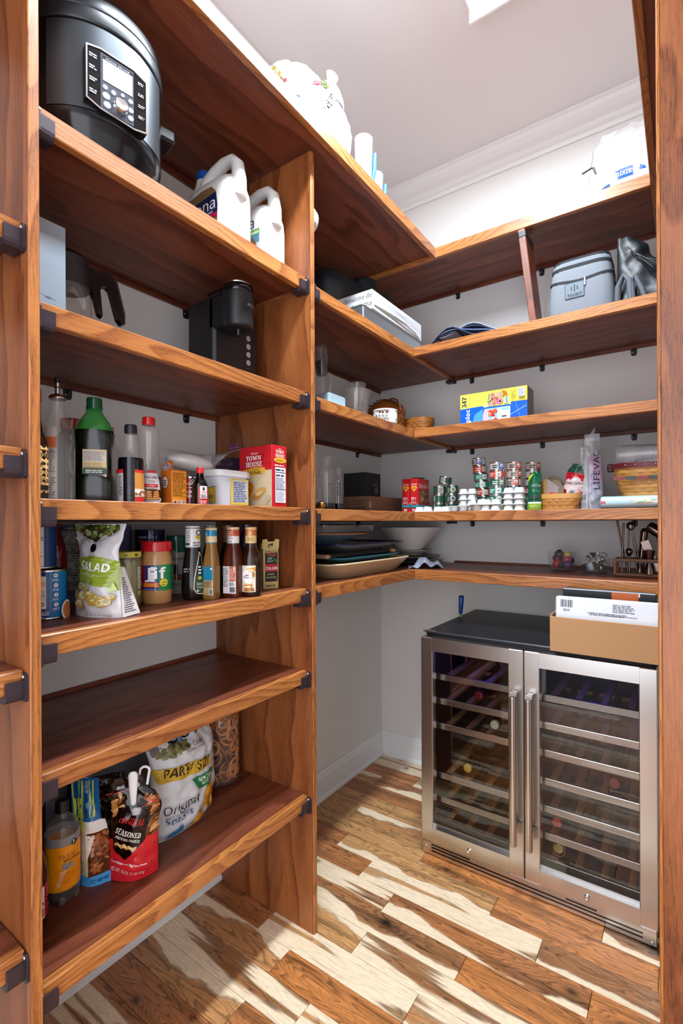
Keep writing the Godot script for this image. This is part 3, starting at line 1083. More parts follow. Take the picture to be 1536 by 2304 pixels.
func can(label: String, at: Vector3, r: float, h: float, turn: float, hex: String, group := "", called := "food_can") -> Node3D:
	var o := thing(called, label, "can", at, turn, group)
	part("body", cyl_mesh(hex, [[0.004, r * 0.985], [h - 0.004, r * 0.985]], 36), "print_gloss", o)
	var m := MB.new()
	m.body([[0, r * 0.93], [0, r * 0.93], [0.0006, r], [0.003, r * 1.01], [0.0045, r * 0.99]], 36)
	m.body([[h - 0.0045, r * 0.99], [h - 0.003, r * 1.01], [h - 0.0005, r], [h, r * 0.98], [h, r * 0.98], [h, r * 0.93], [h - 0.003, r * 0.91], [h - 0.003, r * 0.91], [h - 0.003, 0.0]], 36, Vector3.ZERO, false)
	part("rim", m, "steel_light", o)
	return o

# ---------------------------------------------------------------- lowest long shelf (y 0.428)
func lowest_shelf() -> void:
	var Y := 0.428
	# tonic bottle
	var at := Vector3(-1.1595, Y, -0.5455)
	var o := thing("soda_bottle", "clear soda bottle with an orange tonic label and black cap", "bottle", at, face(at))
	var pr := [[0.0, 0.022], [0.0, 0.022], [0.004, 0.029], [0.02, 0.0355], [0.036, 0.0363], [0.036, 0.0363], [0.133, 0.0363], [0.150, 0.0362], [0.163, 0.034], [0.174, 0.028], [0.184, 0.018], [0.190, 0.0135], [0.201, 0.0125]]
	var m := MB.new()
	m.body(pr, 40)
	part("body", m, "pet_grey", o)
	m = MB.new()
	m.hue("#241d1b").body([[0.001, 0.021], [0.004, 0.028], [0.02, 0.034], [0.036, 0.0345], [0.036, 0.0345], [0.036, 0.0]], 30)
	part("liquid", m, "print_gloss", o)
	for k in 5:
		var a := TAU * k / 5 + 0.35
		var t := MB.new()
		t.hue("#5a5450").body([[0.0, 0.003], [0.003, 0.008], [0.012, 0.010], [0.026, 0.006], [0.034, 0.0]], 12, Vector3(cos(a) * 0.027, 0, sin(a) * 0.027))
		part("base_lobe", t, "print_gloss", o)
	m = MB.new()
	m.hue("#f0960f").body([[0.036, 0.0367], [0.1335, 0.0367], [0.1335, 0.0367]], 40, Vector3.ZERO, false)
	part("label", m, "print_gloss", o)
	var q := Pr.new(self, on_body([[0.0, 0.0367], [0.2, 0.0367]]), 0.006)
	q.rect(-0.115, 0.1335, 0.115, 0.152, "#8d8e90")
	q.ell(0.024, 0.137, 0.0085, 0.0085, "#101012").ell(0.024, 0.137, 0.0075, 0.0075, "#e8e8e8").ell(0.024, 0.137, 0.0068, 0.0068, "#101012")
	q.txt("P", 0.0222, 0.1335, 0.0258, 0.1408, "#f2f2f2")
	q.txt("tonic", -0.007, 0.106, 0.027, 0.1185, "#c07428", "b").txt("WITH ORANGE", 0.002, 0.1005, 0.040, 0.1045, "#20160e")
	q.poly([Vector2(0.0, 0.093), Vector2(0.008, 0.099), Vector2(0.012, 0.090), Vector2(0.018, 0.098), Vector2(0.022, 0.094), Vector2(0.021, 0.080), Vector2(0.015, 0.088), Vector2(0.010, 0.078), Vector2(0.006, 0.086), Vector2(0.001, 0.080)], "#8a8d90")
	q.ell(0.01, 0.064, 0.018, 0.010, "#e27f10", 0.3)
	for k in 9:
		q.line(Vector2(-0.013 + 0.001 * k, 0.048 + 0.004 * k), Vector2(-0.004 + 0.0015 * k, 0.052 + 0.004 * k), 0.0014, "#ffd9a0")
	for k in 12:
		q.ell(rng.randf_range(-0.033, 0.03), rng.randf_range(0.04, 0.12), 0.0012, 0.0012, "#b8641a")
	part("print", q, "print_gloss", o)
	m = MB.new()
	m.hue("#151515").body([[0.196, 0.0145], [0.196, 0.0145], [0.2185, 0.0140], [0.2215, 0.0125], [0.2215, 0.0125], [0.2215, 0]], 28)
	part("cap", m, "print", o)
	# dark cola-red bottle at the left edge, white label
	at = Vector3(-1.118, Y, -0.452)
	o = thing("juice_bottle", "dark red juice bottle with a white barcode label, cut off by the left upright", "bottle", at, face(at))
	pr = [[0.0, 0.030], [0.0, 0.030], [0.01, 0.038], [0.03, 0.041], [0.03, 0.041], [0.105, 0.041], [0.125, 0.0405], [0.155, 0.034], [0.18, 0.022], [0.2, 0.0135], [0.22, 0.013]]
	part("body", cyl_mesh("#2a0d12", pr, 36), "print_gloss", o)
	q = Pr.new(self, on_body(pr), 0.006)
	q.rect(-0.06, 0.034, 0.06, 0.104, "#b3202c").rect(-0.055, 0.0365, 0.0385, 0.1015, "#e6e4ea")
	q.rows(0.002, 0.074, 0.036, 0.096, 5, "#8a8a9a").rect(0.004, 0.0655, 0.036, 0.0705, "#29305c").ell(0.014, 0.093, 0.005, 0.004, "#3a78b4").bars(0.020, 0.041, 0.036, 0.058).rows(0.0, 0.06, 0.036, 0.065, 1, "#666677")
	part("label", q, "print_gloss", o)
	part("cap", cyl_mesh("#7a1018", [[0.212, 0.0145], [0.212, 0.0145], [0.23, 0.014], [0.23, 0.014], [0.23, 0]], 24), "print", o)
	# big dark red bottle behind the tonic
	at = Vector3(-1.275, Y, -0.505)
	o = thing("cola_bottle", "tall dark red bottle standing behind the tonic bottle", "bottle", at, 0)
	part("body", cyl_mesh("#3a0a10", [[0.0, 0.04], [0.0, 0.04], [0.01, 0.05], [0.16, 0.052], [0.19, 0.052], [0.225, 0.046], [0.25, 0.03], [0.275, 0.015], [0.288, 0.0135]], 36), "print_gloss", o)
	part("cap", cyl_mesh("#6b0d16", [[0.282, 0.0155], [0.282, 0.0155], [0.304, 0.015], [0.304, 0.015], [0.304, 0]], 24), "print", o)
	# pouch of almonds, seen edge-on
	at = Vector3(-1.150, Y, -0.612)
	o = thing("nut_pouch", "narrow blue and white almond pouch standing edge-on beside the tonic bottle", "pouch", at, 40)
	var po := Pouch.new(0.066, 0.245, 0.046, [[0, 1.0, 0.75], [0.12, 0.98, 1.0], [0.5, 0.95, 0.8, -0.004], [0.7, 0.62, 0.4, -0.012, 0.004], [0.9, 0.36, 0.14, -0.016, 0.0], [1.0, 0.2, 0.05, -0.018, -0.004]], 0.004, 4)
	part("bag", po.mesh(MB.new().hue("#cfc7a8"), 18, 26), "print_gloss", o)
	q = Pr.new(self, po.f, 0.009, 0.0009)
	q.rect(-0.04, 0.0, 0.04, 0.026, "#4fa5e6").rect(-0.002, 0.026, 0.040, 0.125, "#5b2d18").rect(-0.006, 0.125, 0.037, 0.15, "#e9e6df").rect(-0.034, 0.150, 0.030, 0.244, "#1f5f9c").rect(-0.03, 0.13, -0.008, 0.2, "#cfd24c")
	for k in 40:
		q.ell(rng.randf_range(0.002, 0.037), rng.randf_range(0.03, 0.118), 0.0062, 0.0036, ["#a85f34", "#8c4a26", "#b97444"][k % 3], rng.randf() * 3.0)
		q.lv = 3 + k % 5
	q.lv = 9
	q.poly([Vector2(-0.006, 0.12), Vector2(0.012, 0.12), Vector2(0.004, 0.085), Vector2(-0.004, 0.06)], "#e9e6df")
	q.rect(-0.036, 0.05, -0.014, 0.075, "#e8e4d4").bars(-0.034, 0.052, -0.016, 0.073)
	q.ell(0.006, 0.014, 0.005, 0.005, "#14345c").ell(0.006, 0.014, 0.0042, 0.0042, "#4fa5e6").txt("k", 0.0045, 0.0115, 0.0075, 0.0165, "#14345c").txt("NET WT", 0.014, 0.011, 0.034, 0.017, "#14345c")
	for k in 7:
		q.line(Vector2(-0.026 + 0.007 * k, 0.16), Vector2(-0.03 + 0.008 * k, 0.24), 0.003, ["#cfd24c", "#123a66", "#7db343"][k % 3])
	part("print", q, "print_gloss", o)
	# dark pouch and zip bag behind
	at = Vector3(-1.235, Y, -0.665)
	o = thing("brown_pouch", "dark brown patterned pouch between the almond pouch and the pretzel bag, at the back", "pouch", at, 60)
	po = Pouch.new(0.13, 0.20, 0.05, [[0, 1, 0.8], [0.3, 1, 1], [0.85, 1, 0.2], [1, 1, 0.06]], 0.005, 9)
	part("bag", po.mesh(MB.new().hue("#241712")), "print_gloss", o)
	q = Pr.new(self, po.f, 0.01, 0.0009)
	for k in 60:
		q.ell(rng.randf_range(-0.055, 0.055), rng.randf_range(0.02, 0.18), 0.010, 0.003, ["#4a2c1c", "#33211a", "#5e3a26"][k % 3], rng.randf() * 3.0)
		q.lv = 1 + k % 5
	part("print", q, "print_gloss", o)
	at = Vector3(-1.335, Y, -0.73)
	o = thing("zip_bag", "large clear zip bag with blue seal lines, standing against the back wall", "bag", at, 90)
	po = Pouch.new(0.42, 0.335, 0.05, [[0, 1, 0.9], [0.4, 1, 1], [0.86, 1, 0.15], [1, 1, 0.05]], 0.006, 12, 3.0)
	part("bag", po.mesh(MB.new().hue("#8f969e"), 30, 24), "print_gloss", o)
	q = Pr.new(self, po.f, 0.03, 0.0009)
	q.rect(-0.208, 0.272, 0.208, 0.284, "#2f6f9c").rect(-0.208, 0.292, 0.208, 0.2955, "#4a8ab8").rect(-0.208, 0.302, 0.208, 0.3045, "#3a3f58")
	q.rect(-0.208, 0.23, 0.208, 0.272, "#54707f")
	part("seal", q, "print_gloss", o)
	# pretzel twist bag with a clip
	at = Vector3(-1.092, Y, -0.680)
	o = thing("pretzel_bag", "red and black pretzel twist bag closed with a white clip", "bag", at, 52)
	po = Pouch.new(0.112, 0.238, 0.062, [[0, 0.98, 0.85], [0.14, 1.0, 1.0], [0.5, 0.98, 0.9], [0.68, 1.03, 0.55, 0.006], [0.8, 0.9, 0.2, 0.002], [0.9, 0.74, 0.08, -0.014], [1.0, 0.72, 0.05, -0.018]], 0.0045, 15)
	part("bag", po.mesh(MB.new().hue("#16100e"), 24, 34), "print_gloss", o)
	q = Pr.new(self, po.f, 0.009, 0.0009)
	q.rect(-0.054, 0.002, 0.054, 0.100, "#c9252b")
	q.rect(0.020, 0.100, 0.054, 0.185, "#3a2114").rect(-0.052, 0.15, -0.020, 0.205, "#3a2114")
	for k in 46:
		var a := rng.randf() < 0.75
		var x := rng.randf_range(0.024, 0.051) if a else rng.randf_range(-0.049, -0.026)
		var y := rng.randf_range(0.104, 0.19) if a else rng.randf_range(0.155, 0.2)
		q.ell(x, y, 0.010, 0.0034, ["#c08146", "#8a5228", "#dca868", "#6b3c1e"][k % 4], 0.7 + rng.randf_range(-0.5, 0.5))
		q.lv = 3 + k % 6
	q.lv = 10
	q.poly([Vector2(-0.041, 0.150), Vector2(-0.037, 0.172), Vector2(0.0, 0.176), Vector2(0.034, 0.150), Vector2(0.026, 0.094), Vector2(-0.016, 0.056), Vector2(-0.043, 0.080)], "#120c0c")
	var t := -0.20
	q.txt("ORIGINAL", -0.033, 0.1345, 0.023, 0.1465, "#d2322e", "S", 0.0, t)
	q.txt("SEASONED", -0.038, 0.109, 0.019, 0.121, "#f2f0ea", "S", 0.0, t - 0.12)
	q.txt("PRETZEL TWISTS", -0.038, 0.0985, 0.016, 0.1045, "#f2f0ea", "S", 0.0, t - 0.12)
	for k in 7:
		q.ell(-0.034 + 0.0062 * k, 0.093 - 0.0022 * k, 0.0062, 0.0034, ["#c99a5c", "#e0bb7c"][k % 2], 0.6 if k % 2 == 0 else -0.7)
	q.txt("Down Home Snax. Big Time Flavor.", -0.046, 0.0425, 0.030, 0.0485, "#f2f0ea", "S", 0.0, t)
	q.txt("NET WT. 16 OZ. (1 LB) 453g", -0.046, 0.0255, 0.024, 0.0335, "#e8c8c4", "r", 0.0, t)
	q.txt("snack", -0.024, 0.213, -0.006, 0.222, "#e8e8e8", "S", 0.2)
	q.line(Vector2(-0.052, 0.205), Vector2(0.0, 0.207), 0.0016, "#d2322e").line(Vector2(0.012, 0.19), Vector2(0.05, 0.172), 0.0016, "#d2322e").line(Vector2(0.012, 0.166), Vector2(0.05, 0.185), 0.0016, "#d2322e")
	part("print", q, "print_gloss", o)
	m = MB.new()
	m.hue("#f4f4f2")
	m.body([[-0.042, 0.0], [-0.04, 0.006, 0.003], [0.0, 0.0095, 0.004], [0.034, 0.0115, 0.004], [0.042, 0.008, 0.003], [0.044, 0.0]], 20, Vector3(0.0005, 0.214, 0.016), false, Basis(Vector3.RIGHT, deg_to_rad(4)))
	var lp := []
	for k in 14:
		var a := PI * k / 13.0
		lp.append(Vector3(0.024 + 0.011 * cos(a), 0.232 + 0.010 * sin(a) + 0.012, -0.006))
	lp.push_front(Vector3(0.030, 0.212, -0.002)); lp.append(Vector3(0.010, 0.212, 0.002))
	m.tube(lp, 0.0033, 8)
	part("clip", m, "print", o, "white plastic bag clip")
	m = MB.new()
	m.hue("#b9bcc0").body([[0.0, 0.0], [0.001, 0.010, 0.003], [0.016, 0.013, 0.003], [0.018, 0.0]], 16, Vector3(0.008, 0.158, 0.028), false)
	part("clip_foot", m, "print", o)
	# crisp bag
	at = Vector3(-1.165, Y, -0.879)
	o = thing("chip_bag", "big white party-size potato chip bag leaning at the back of the lowest shelf", "bag", at, 99)
	po = Pouch.new(0.245, 0.335, 0.10, [[0, 0.86, 0.55], [0.07, 0.92, 0.85], [0.3, 1.0, 1.0], [0.6, 0.98, 0.9], [0.85, 0.95, 0.5, -0.01, -0.02], [1.0, 1.0, 0.12, -0.01, -0.035]], 0.0075, 21, 2.2)
	part("bag", po.mesh(MB.new().hue("#d4d6d8"), 32, 44), "print_gloss", o)
	q = Pr.new(self, po.f, 0.010, 0.0009)
	q.rect(-0.112, 0.232, -0.02, 0.30, "#5d5850").rect(-0.105, 0.225, -0.012, 0.240, "#7f7a4e").rect(-0.062, 0.252, -0.02, 0.29, "#3f86c0").rect(-0.09, 0.24, -0.065, 0.27, "#c9c6c0")
	for k in 26:
		q.ell(rng.randf_range(-0.105, -0.015), rng.randf_range(0.222, 0.246), 0.007, 0.004, ["#4c5b2c", "#77683e", "#8f8a5c"][k % 3], rng.randf())
		q.lv = 5 + k % 4
	q.lv = 10
	t = -0.07
	q.txt("COL", -0.068, 0.250, 0.060, 0.296, "#15171c", "s", 0.0, 0.02)
	q.txt("Kettle Cooked", -0.040, 0.226, 0.045, 0.236, "#5a2a2e", "s", 0.0, t)
	q.txt("Potato Chips", -0.030, 0.213, 0.042, 0.223, "#5a2a2e", "s", 0.0, t)
	q.poly([Vector2(-0.121, 0.203), Vector2(0.06, 0.178), Vector2(0.062, 0.148), Vector2(-0.108, 0.163), Vector2(-0.114, 0.184)], "#c9a32c")
	q.txt("PARTY SIZE", -0.097, 0.163, 0.058, 0.188, "#17161a", "b", 0.0, -0.13)
	q.poly([Vector2(-0.017, 0.140), Vector2(0.068, 0.138), Vector2(0.068, 0.105), Vector2(0.03, 0.103), Vector2(0.0, 0.106)], "#1d7a43")
	q.txt("40% LESS", 0.005, 0.120, 0.062, 0.134, "#eef2ec", "b", 0.0, t).txt("FAT THAN", 0.016, 0.110, 0.060, 0.117, "#dfe9df", "b", 0.0, t)
	q.txt("Original", -0.097, 0.070, -0.003, 0.098, "#1c1d22", "r", 0.0, 0.0)
	q.rows(-0.088, 0.064, -0.01, 0.071, 2, "#9a9a9a")
	q.txt("Sea Salt", -0.090, 0.047, -0.013, 0.066, "#2c5a86", "s", 0.0, 0.0)
	q.ell(0.045, 0.068, 0.021, 0.034, "#e0a03a", -0.2).ell(0.060, 0.060, 0.014, 0.040, "#d08a26", 0.1).ell(0.050, 0.062, 0.008, 0.026, "#b86f18", -0.2).ell(0.008, 0.026, 0.026, 0.012, "#d9982e", 0.5).ell(0.066, 0.04, 0.008, 0.024, "#eebc62", 0.2)
	q.poly([Vector2(-0.092, 0.012), Vector2(-0.085, 0.020), Vector2(-0.043, 0.030), Vector2(-0.043, 0.018)], "#2a6794")
	q.rows(-0.12, 0.25, -0.11, 0.30, 8, "#777777")
	part("print", q, "print_gloss", o)
	# pretzel jar
	at = Vector3(-1.262, Y, -1.098)
	o = thing("pretzel_jar", "tall clear plastic jar filled with pretzel rings, in the back corner", "jar", at, 30)
	m = MB.new()
	m.body([[0.0, 0.05], [0.0, 0.05], [0.006, 0.058], [0.02, 0.0612], [0.19, 0.0612], [0.21, 0.058], [0.225, 0.052], [0.23, 0.052]], 40)
	part("jar", m, "clear_plastic", o)
	m = MB.new()
	m.hue("#2a6f3a").body([[0.226, 0.054], [0.226, 0.054], [0.25, 0.054], [0.252, 0.052], [0.252, 0.052], [0.252, 0]], 40)
	part("lid", m, "print", o)
	m = MB.new()
	var rr := RandomNumberGenerator.new()
	rr.seed = 8
	for k in 120:
		var rad := rr.randf_range(0.015, 0.024)
		var a := rr.randf() * TAU
		var y := rr.randf_range(0.012, 0.215)
		var lim := 0.0575 - rad * 0.55
		var R := lim * sqrt(rr.randf_range(0.35, 1.0))
		var bs := Basis(Vector3.UP, rr.randf() * TAU) * Basis(Vector3.RIGHT, rr.randf() * TAU)
		if k % 2 == 0:   # flat against the jar wall
			bs = Basis(Vector3.UP, PI / 2 - a) * Basis(Vector3.RIGHT, rr.randf_range(-0.3, 0.3))
			R = 0.053
		var pts := []
		for j in 16:
			var b := TAU * j / 16
			var pp := Vector3(cos(a) * R, y, sin(a) * R) + bs * Vector3(cos(b) * rad, sin(b) * rad, 0)
			var l := Vector2(pp.x, pp.z).length()
			if l > 0.0562:
				pp.x *= 0.0562 / l; pp.z *= 0.0562 / l
			pp.y = clampf(pp.y, 0.007, 0.222)
			pts.append(pp)
		m.hue(["#a8642c", "#8a4c1f", "#bd7c3c", "#b06c34"][k % 4]).tube(pts, 0.0042, 6, true)
	part("pretzels", m, "print", o).set_meta("kind", "stuff")

# ---------------------------------------------------------------- pickles, peanut butter and sauces (y 1.071)
func sauce_shelf() -> void:
	var Y := 1.071
	# two stacked cans at the left
	var at := Vector3(-1.1434, Y, -0.5072)
	var o := can("blue bean can with a white panel, lower of two stacked beside the croutons", at, 0.0403, 0.106, face(at), "#1b78b8")
	var q := Pr.new(self, on_body([[0, 0.0405], [0.2, 0.0405]]), 0.008)
	q.rect(-0.06, 0.005, 0.006, 0.101, "#15407c").rect(-0.05, 0.024, -0.0005, 0.093, "#e2ded6").rect(-0.05, 0.072, -0.0015, 0.082, "#d9b49a").ell(-0.016, 0.076, 0.006, 0.003, "#b0402c").rows(-0.05, 0.042, -0.002, 0.070, 6, "#7f98b8").rows(-0.05, 0.084, -0.004, 0.092, 2, "#4a4a55")
	q.rect(-0.014, 0.026, -0.002, 0.040, "#f0eee8").ell(-0.008, 0.034, 0.004, 0.004, "#2c2c30").ell(-0.008, 0.034, 0.0022, 0.0022, "#f0eee8")
	q.txt("GLUTEN", -0.0115, 0.0165, 0.0045, 0.0195, "#dfe8f4").txt("FREE", -0.0115, 0.0105, 0.0045, 0.0155, "#f4f8ff").rows(-0.03, 0.006, 0.0, 0.009, 1, "#c0d4ec")
	for k in 4:
		var y := 0.094 - 0.0205 * k
		q.ell(0.0165, y, 0.0042, 0.0042, "#f2f6fa").ell(0.0165, y, 0.0017, 0.0017, "#b86a5a").rows(0.0105, y - 0.0115, 0.0235, y - 0.0055, 2, "#cfe3f6", k)
	q.ell(0.040, 0.018, 0.014, 0.022, "#e8e2d8").ell(0.0405, 0.018, 0.011, 0.018, "#c8793c")
	part("label", q, "print_gloss", o)
	at = Vector3(-1.160, Y + 0.107, -0.5)
	o = can("blue can with a white side panel, stacked on top of the bean can", at, 0.034, 0.10, face(at), "#173d78")
	q = Pr.new(self, on_body([[0, 0.0342], [0.2, 0.0342]]), 0.008)
	q.rect(-0.030, 0.006, 0.0085, 0.094, "#d8dce4").rows(-0.028, 0.012, 0.006, 0.05, 8, "#56607a").txt("10", -0.004, 0.058, 0.006, 0.070, "#15203c", "b", 0.0, PI / 2).rows(-0.02, 0.075, 0.006, 0.09, 2, "#56607a")
	part("label", q, "print_gloss", o)
	# dark red plastic bag/bottle behind the cans
	at = Vector3(-1.225, Y, -0.552)
	o = thing("sauce_pouch", "dark red ketchup bottle behind the two stacked cans", "bottle", at, face(at))
	part("body", cyl_mesh("#5e0d14", [[0, 0.03], [0, 0.03], [0.006, 0.036], [0.12, 0.036], [0.15, 0.032], [0.18, 0.024], [0.2, 0.020]], 30), "print_gloss", o)
	part("cap", cyl_mesh("#7d1219", [[0.196, 0.022], [0.196, 0.022], [0.206, 0.022], [0.206, 0.022], [0.206, 0]], 24), "print", o)
	q = Pr.new(self, on_body([[0, 0.0365], [0.125, 0.0365], [0.155, 0.033]]), 0.008)
	for k in 6:
		q.ell(0.008 + 0.004 * (k % 2), 0.10 + 0.010 * k, 0.003, 0.0045, "#b8848a")
	part("print", q, "print_gloss", o)
	# lilac-blue bag with a big back label
	at = Vector3(-1.325, Y, -0.683)
	o = thing("rice_bag", "lilac blue bag with a large grey text label, at the back behind the croutons", "bag", at, 78)
	var po := Pouch.new(0.25, 0.200, 0.07, [[0, 0.95, 0.8], [0.4, 1, 1], [0.9, 1.0, 0.5], [1, 0.99, 0.3]], 0.004, 31, 4.0)
	part("bag", po.mesh(MB.new().hue("#5a628c"), 26, 24), "print_gloss", o)
	q = Pr.new(self, po.f, 0.012, 0.0009)
	q.rect(-0.088, 0.03, 0.082, 0.196, "#1c2036").rect(-0.0865, 0.031, 0.0805, 0.1945, "#8d8a82").rows(-0.080, 0.045, 0.0, 0.192, 24, "#3a3a3c", 4).rows(0.018, 0.10, 0.074, 0.188, 12, "#45454a", 5).line(Vector2(-0.083, 0.128), Vector2(0.0, 0.128), 0.002, "#2a2a2c")
	part("label", q, "print", o)
	# croutons
	at = Vector3(-1.066, Y, -0.585)
	o = thing("crouton_bag", "white and green salad topping bag with crouton pictures on the sauce shelf", "bag", at, 17)
	po = Pouch.new(0.142, 0.204, 0.058, [[0, 1.0, 0.9], [0.12, 0.97, 1.0], [0.4, 0.80, 0.85], [0.7, 0.78, 0.5, -0.004], [0.88, 0.95, 0.14, -0.006, -0.004], [1.0, 1.04, 0.06, -0.008, -0.008]], 0.005, 37)
	part("bag", po.mesh(MB.new().hue("#d2d0d2"), 24, 34), "print_gloss", o)
	q = Pr.new(self, func(u: float, w: float) -> Vector3: return po.f((u + 0.004) * 1.42, w), 0.009, 0.0009)
	q.poly([Vector2(-0.043, 0.078), Vector2(-0.043, 0.128), Vector2(0.0, 0.134), Vector2(0.037, 0.121), Vector2(0.0405, 0.056), Vector2(0.02, 0.066)], "#93a836")
	q.poly([Vector2(-0.05, 0.201), Vector2(0.036, 0.202), Vector2(0.012, 0.182), Vector2(-0.004, 0.162), Vector2(-0.022, 0.17)], "#3c4426")
	for k in 44:
		var x := rng.randf_range(-0.046, 0.036)
		var y := 0.198 - rng.randf() * (0.032 - absf(x + 0.006) * 0.62)
		q.blob(x, y, rng.randf_range(0.003, 0.0065), ["#5f7a30", "#3c2a20", "#7d5a38", "#88a84a", "#4a3a2c", "#a8b87a"][k % 6], k, 1.3)
		q.lv = 3 + k % 6
	q.lv = 9
	q.ell(-0.004, 0.150, 0.0065, 0.0088, "#15131a", 0.5).txt("SALAD", -0.026, 0.101, 0.022, 0.119, "#f6f6f2", "b", 0.0, -0.12).txt("TOPPINGS", -0.03, 0.090, 0.0, 0.097, "#c8d090", "b", 0.0, -0.25).line(Vector2(0.0, 0.0915), Vector2(0.026, 0.089), 0.0009, "#e8ecd0")
	q.line(Vector2(-0.04, 0.185), Vector2(-0.014, 0.160), 0.0012, "#8a8890").line(Vector2(0.004, 0.162), Vector2(0.036, 0.184), 0.0012, "#8a8890")
	for e in [[-0.028, 0.066, 0.012], [-0.013, 0.062, 0.009], [-0.036, 0.048, 0.011], [-0.016, 0.046, 0.013], [-0.022, 0.028, 0.013], [0.006, 0.040, 0.012], [0.018, 0.034, 0.013], [0.0, 0.052, 0.009], [0.026, 0.045, 0.009]]:
		q.blob(e[0], e[1], e[2], "#b08f3c", int(e[0] * 9000) + 77, 0.85).blob(e[0], e[1] + 0.0015, e[2] * 0.78, "#cfc294", int(e[1] * 9000) + 5, 0.8).ell(e[0] + 0.002, e[1] + 0.002, e[2] * 0.3, e[2] * 0.25, "#9aa05a")
	q.poly([Vector2(0.022, 0.058), Vector2(0.034, 0.06), Vector2(0.028, 0.078)], "#b8d070")
	q.txt("NET WT 5 OZ (141g)", -0.010, 0.0065, 0.030, 0.0105, "#3a3a3c", "r", 0.0, -0.10)
	part("print", q, "print_gloss", o)
	var g := MB.new()
	g.hue("#cfcbca").quad(Vector3(0.071, 0.001, 0.010), Vector3(0.074, 0.003, -0.040), Vector3(0.056, 0.108, -0.012), Vector3(0.056, 0.11, 0.004))
	g.quad(Vector3(0.072, 0.003, -0.040), Vector3(0.069, 0.001, 0.010), Vector3(0.054, 0.11, 0.004), Vector3(0.054, 0.108, -0.012))
	part("side_gusset", g, "print_gloss", o)
	q = Pr.new(self, func(u: float, w: float) -> Vector3: return Vector3(0.0712, 0.001, 0.010).lerp(Vector3(0.0742, 0.003, -0.040), u).lerp(Vector3(0.0565, 0.11, 0.0), w), 1.0)
	q.rows(0.12, 0.08, 0.92, 0.8, 16, "#55555a", 8)
	part("side_print", q, "print", o)
	# pickles
	at = Vector3(-1.1314, Y, -0.6851)
	o = thing("pickle_jar", "glass jar of whole pickle spears with a yellow lid", "jar", at, face(at))
	var pr := [[0.0, 0.031], [0.0, 0.031], [0.004, 0.036], [0.01, 0.0371], [0.108, 0.0371], [0.116, 0.0355], [0.12, 0.0335], [0.126, 0.0335]]
	part("jar", MB.new().body(pr, 40), "clear_glass", o)
	var m := MB.new()
	m.hue("#8a8430").body([[0.003, 0.033], [0.108, 0.0352], [0.118, 0.0335], [0.118, 0.0335], [0.118, 0]], 40)
	part("brine", m, "brine", o)
	m = MB.new()
	for k in 7:
		var a := TAU * k / 7.0 + 0.42
		var R := 0.0225
		m.hue(["#8f8b36", "#a39a44", "#857f30"][k % 3]).body([[0.006, 0.004], [0.010, 0.0088], [0.03, 0.0112], [0.07, 0.0118], [0.10, 0.0098], [0.112, 0.005], [0.114, 0.0]], 14, Vector3(cos(a) * R, 0, sin(a) * R))
	part("pickles", m, "print", o)
	m = MB.new()
	m.hue("#cdc04a").body([[0.121, 0.0355], [0.121, 0.0355], [0.1225, 0.0372], [0.133, 0.0372], [0.1355, 0.0355], [0.1355, 0.0355], [0.1355, 0.031], [0.1345, 0.030], [0.1345, 0.0]], 40)
	part("lid", m, "print_gloss", o)
	q = Pr.new(self, on_body([[0.1, 0.0373], [0.14, 0.0373]]), 0.008)
	q.rect(-0.003, 0.125, 0.004, 0.131, "#33331c").rect(-0.001, 0.1265, 0.002, 0.1295, "#cdc04a").rect(0.022, 0.125, 0.030, 0.131, "#4a4820")
	part("lid_print", q, "print", o)
	q = Pr.new(self, on_body([[0, 0.0373], [0.2, 0.0373]]), 0.008)
	q.rows(0.030, 0.045, 0.045, 0.10, 12, "#d8d8c0", 3).rect(0.031, 0.03, 0.04, 0.04, "#c8c23c")
	part("label", q, "print", o)
	# peanut butter
	at = Vector3(-1.1221, Y, -0.7659)
	o = thing("peanut_butter_jar", "peanut butter jar with a red lid and blue and green label", "jar", at, face(at))
	pr = [[0.0, 0.033], [0.0, 0.033], [0.004, 0.0365], [0.03, 0.0383], [0.034, 0.0378], [0.10, 0.0378], [0.104, 0.0385], [0.118, 0.0372], [0.128, 0.034], [0.134, 0.033]]
	part("jar", cyl_mesh("#b98a58", pr, 44), "print_gloss", o)
	q = Pr.new(self, on_body([[0, 0.0382], [0.2, 0.0382]]), 0.007)
	q.rect(-0.11, 0.036, 0.004, 0.0985, "#243a86").rect(0.004, 0.034, 0.11, 0.0995, "#178243").rect(-0.11, 0.036, -0.030, 0.0985, "#a8202c")
	q.txt("Jif", -0.030, 0.0565, 0.023, 0.094, "#f4f4f2", "b")
	q.ell(-0.0105, 0.0895, 0.0065, 0.0058, "#f4f4f2").rect(-0.0165, 0.057, -0.0050, 0.0815, "#f4f4f2")
	q.poly([Vector2(-0.034, 0.044), Vector2(0.005, 0.043), Vector2(0.006, 0.0545), Vector2(-0.034, 0.0555)], "#d8502a")
	q.txt("CREAMY", -0.034, 0.0497, 0.001, 0.0535, "#f7d23c").txt("PEANUT BUTTER", -0.034, 0.0452, 0.003, 0.0485, "#f7d23c")
	q.rect(-0.034, 0.036, 0.003, 0.0415, "#1c2f7c").rows(-0.03, 0.038, 0.002, 0.0405, 1, "#b8c4ec")
	q.ell(0.0165, 0.0545, 0.0105, 0.0105, "#1c7a3c").ell(0.0165, 0.0545, 0.0098, 0.0098, "#efd83a").txt("7g", 0.0135, 0.0575, 0.0195, 0.0615, "#27602c").txt("PROTEIN", 0.0095, 0.053, 0.0235, 0.0562, "#27602c").rows(0.011, 0.048, 0.022, 0.0515, 1, "#27602c")
	part("label", q, "print_gloss", o)
	m = MB.new()
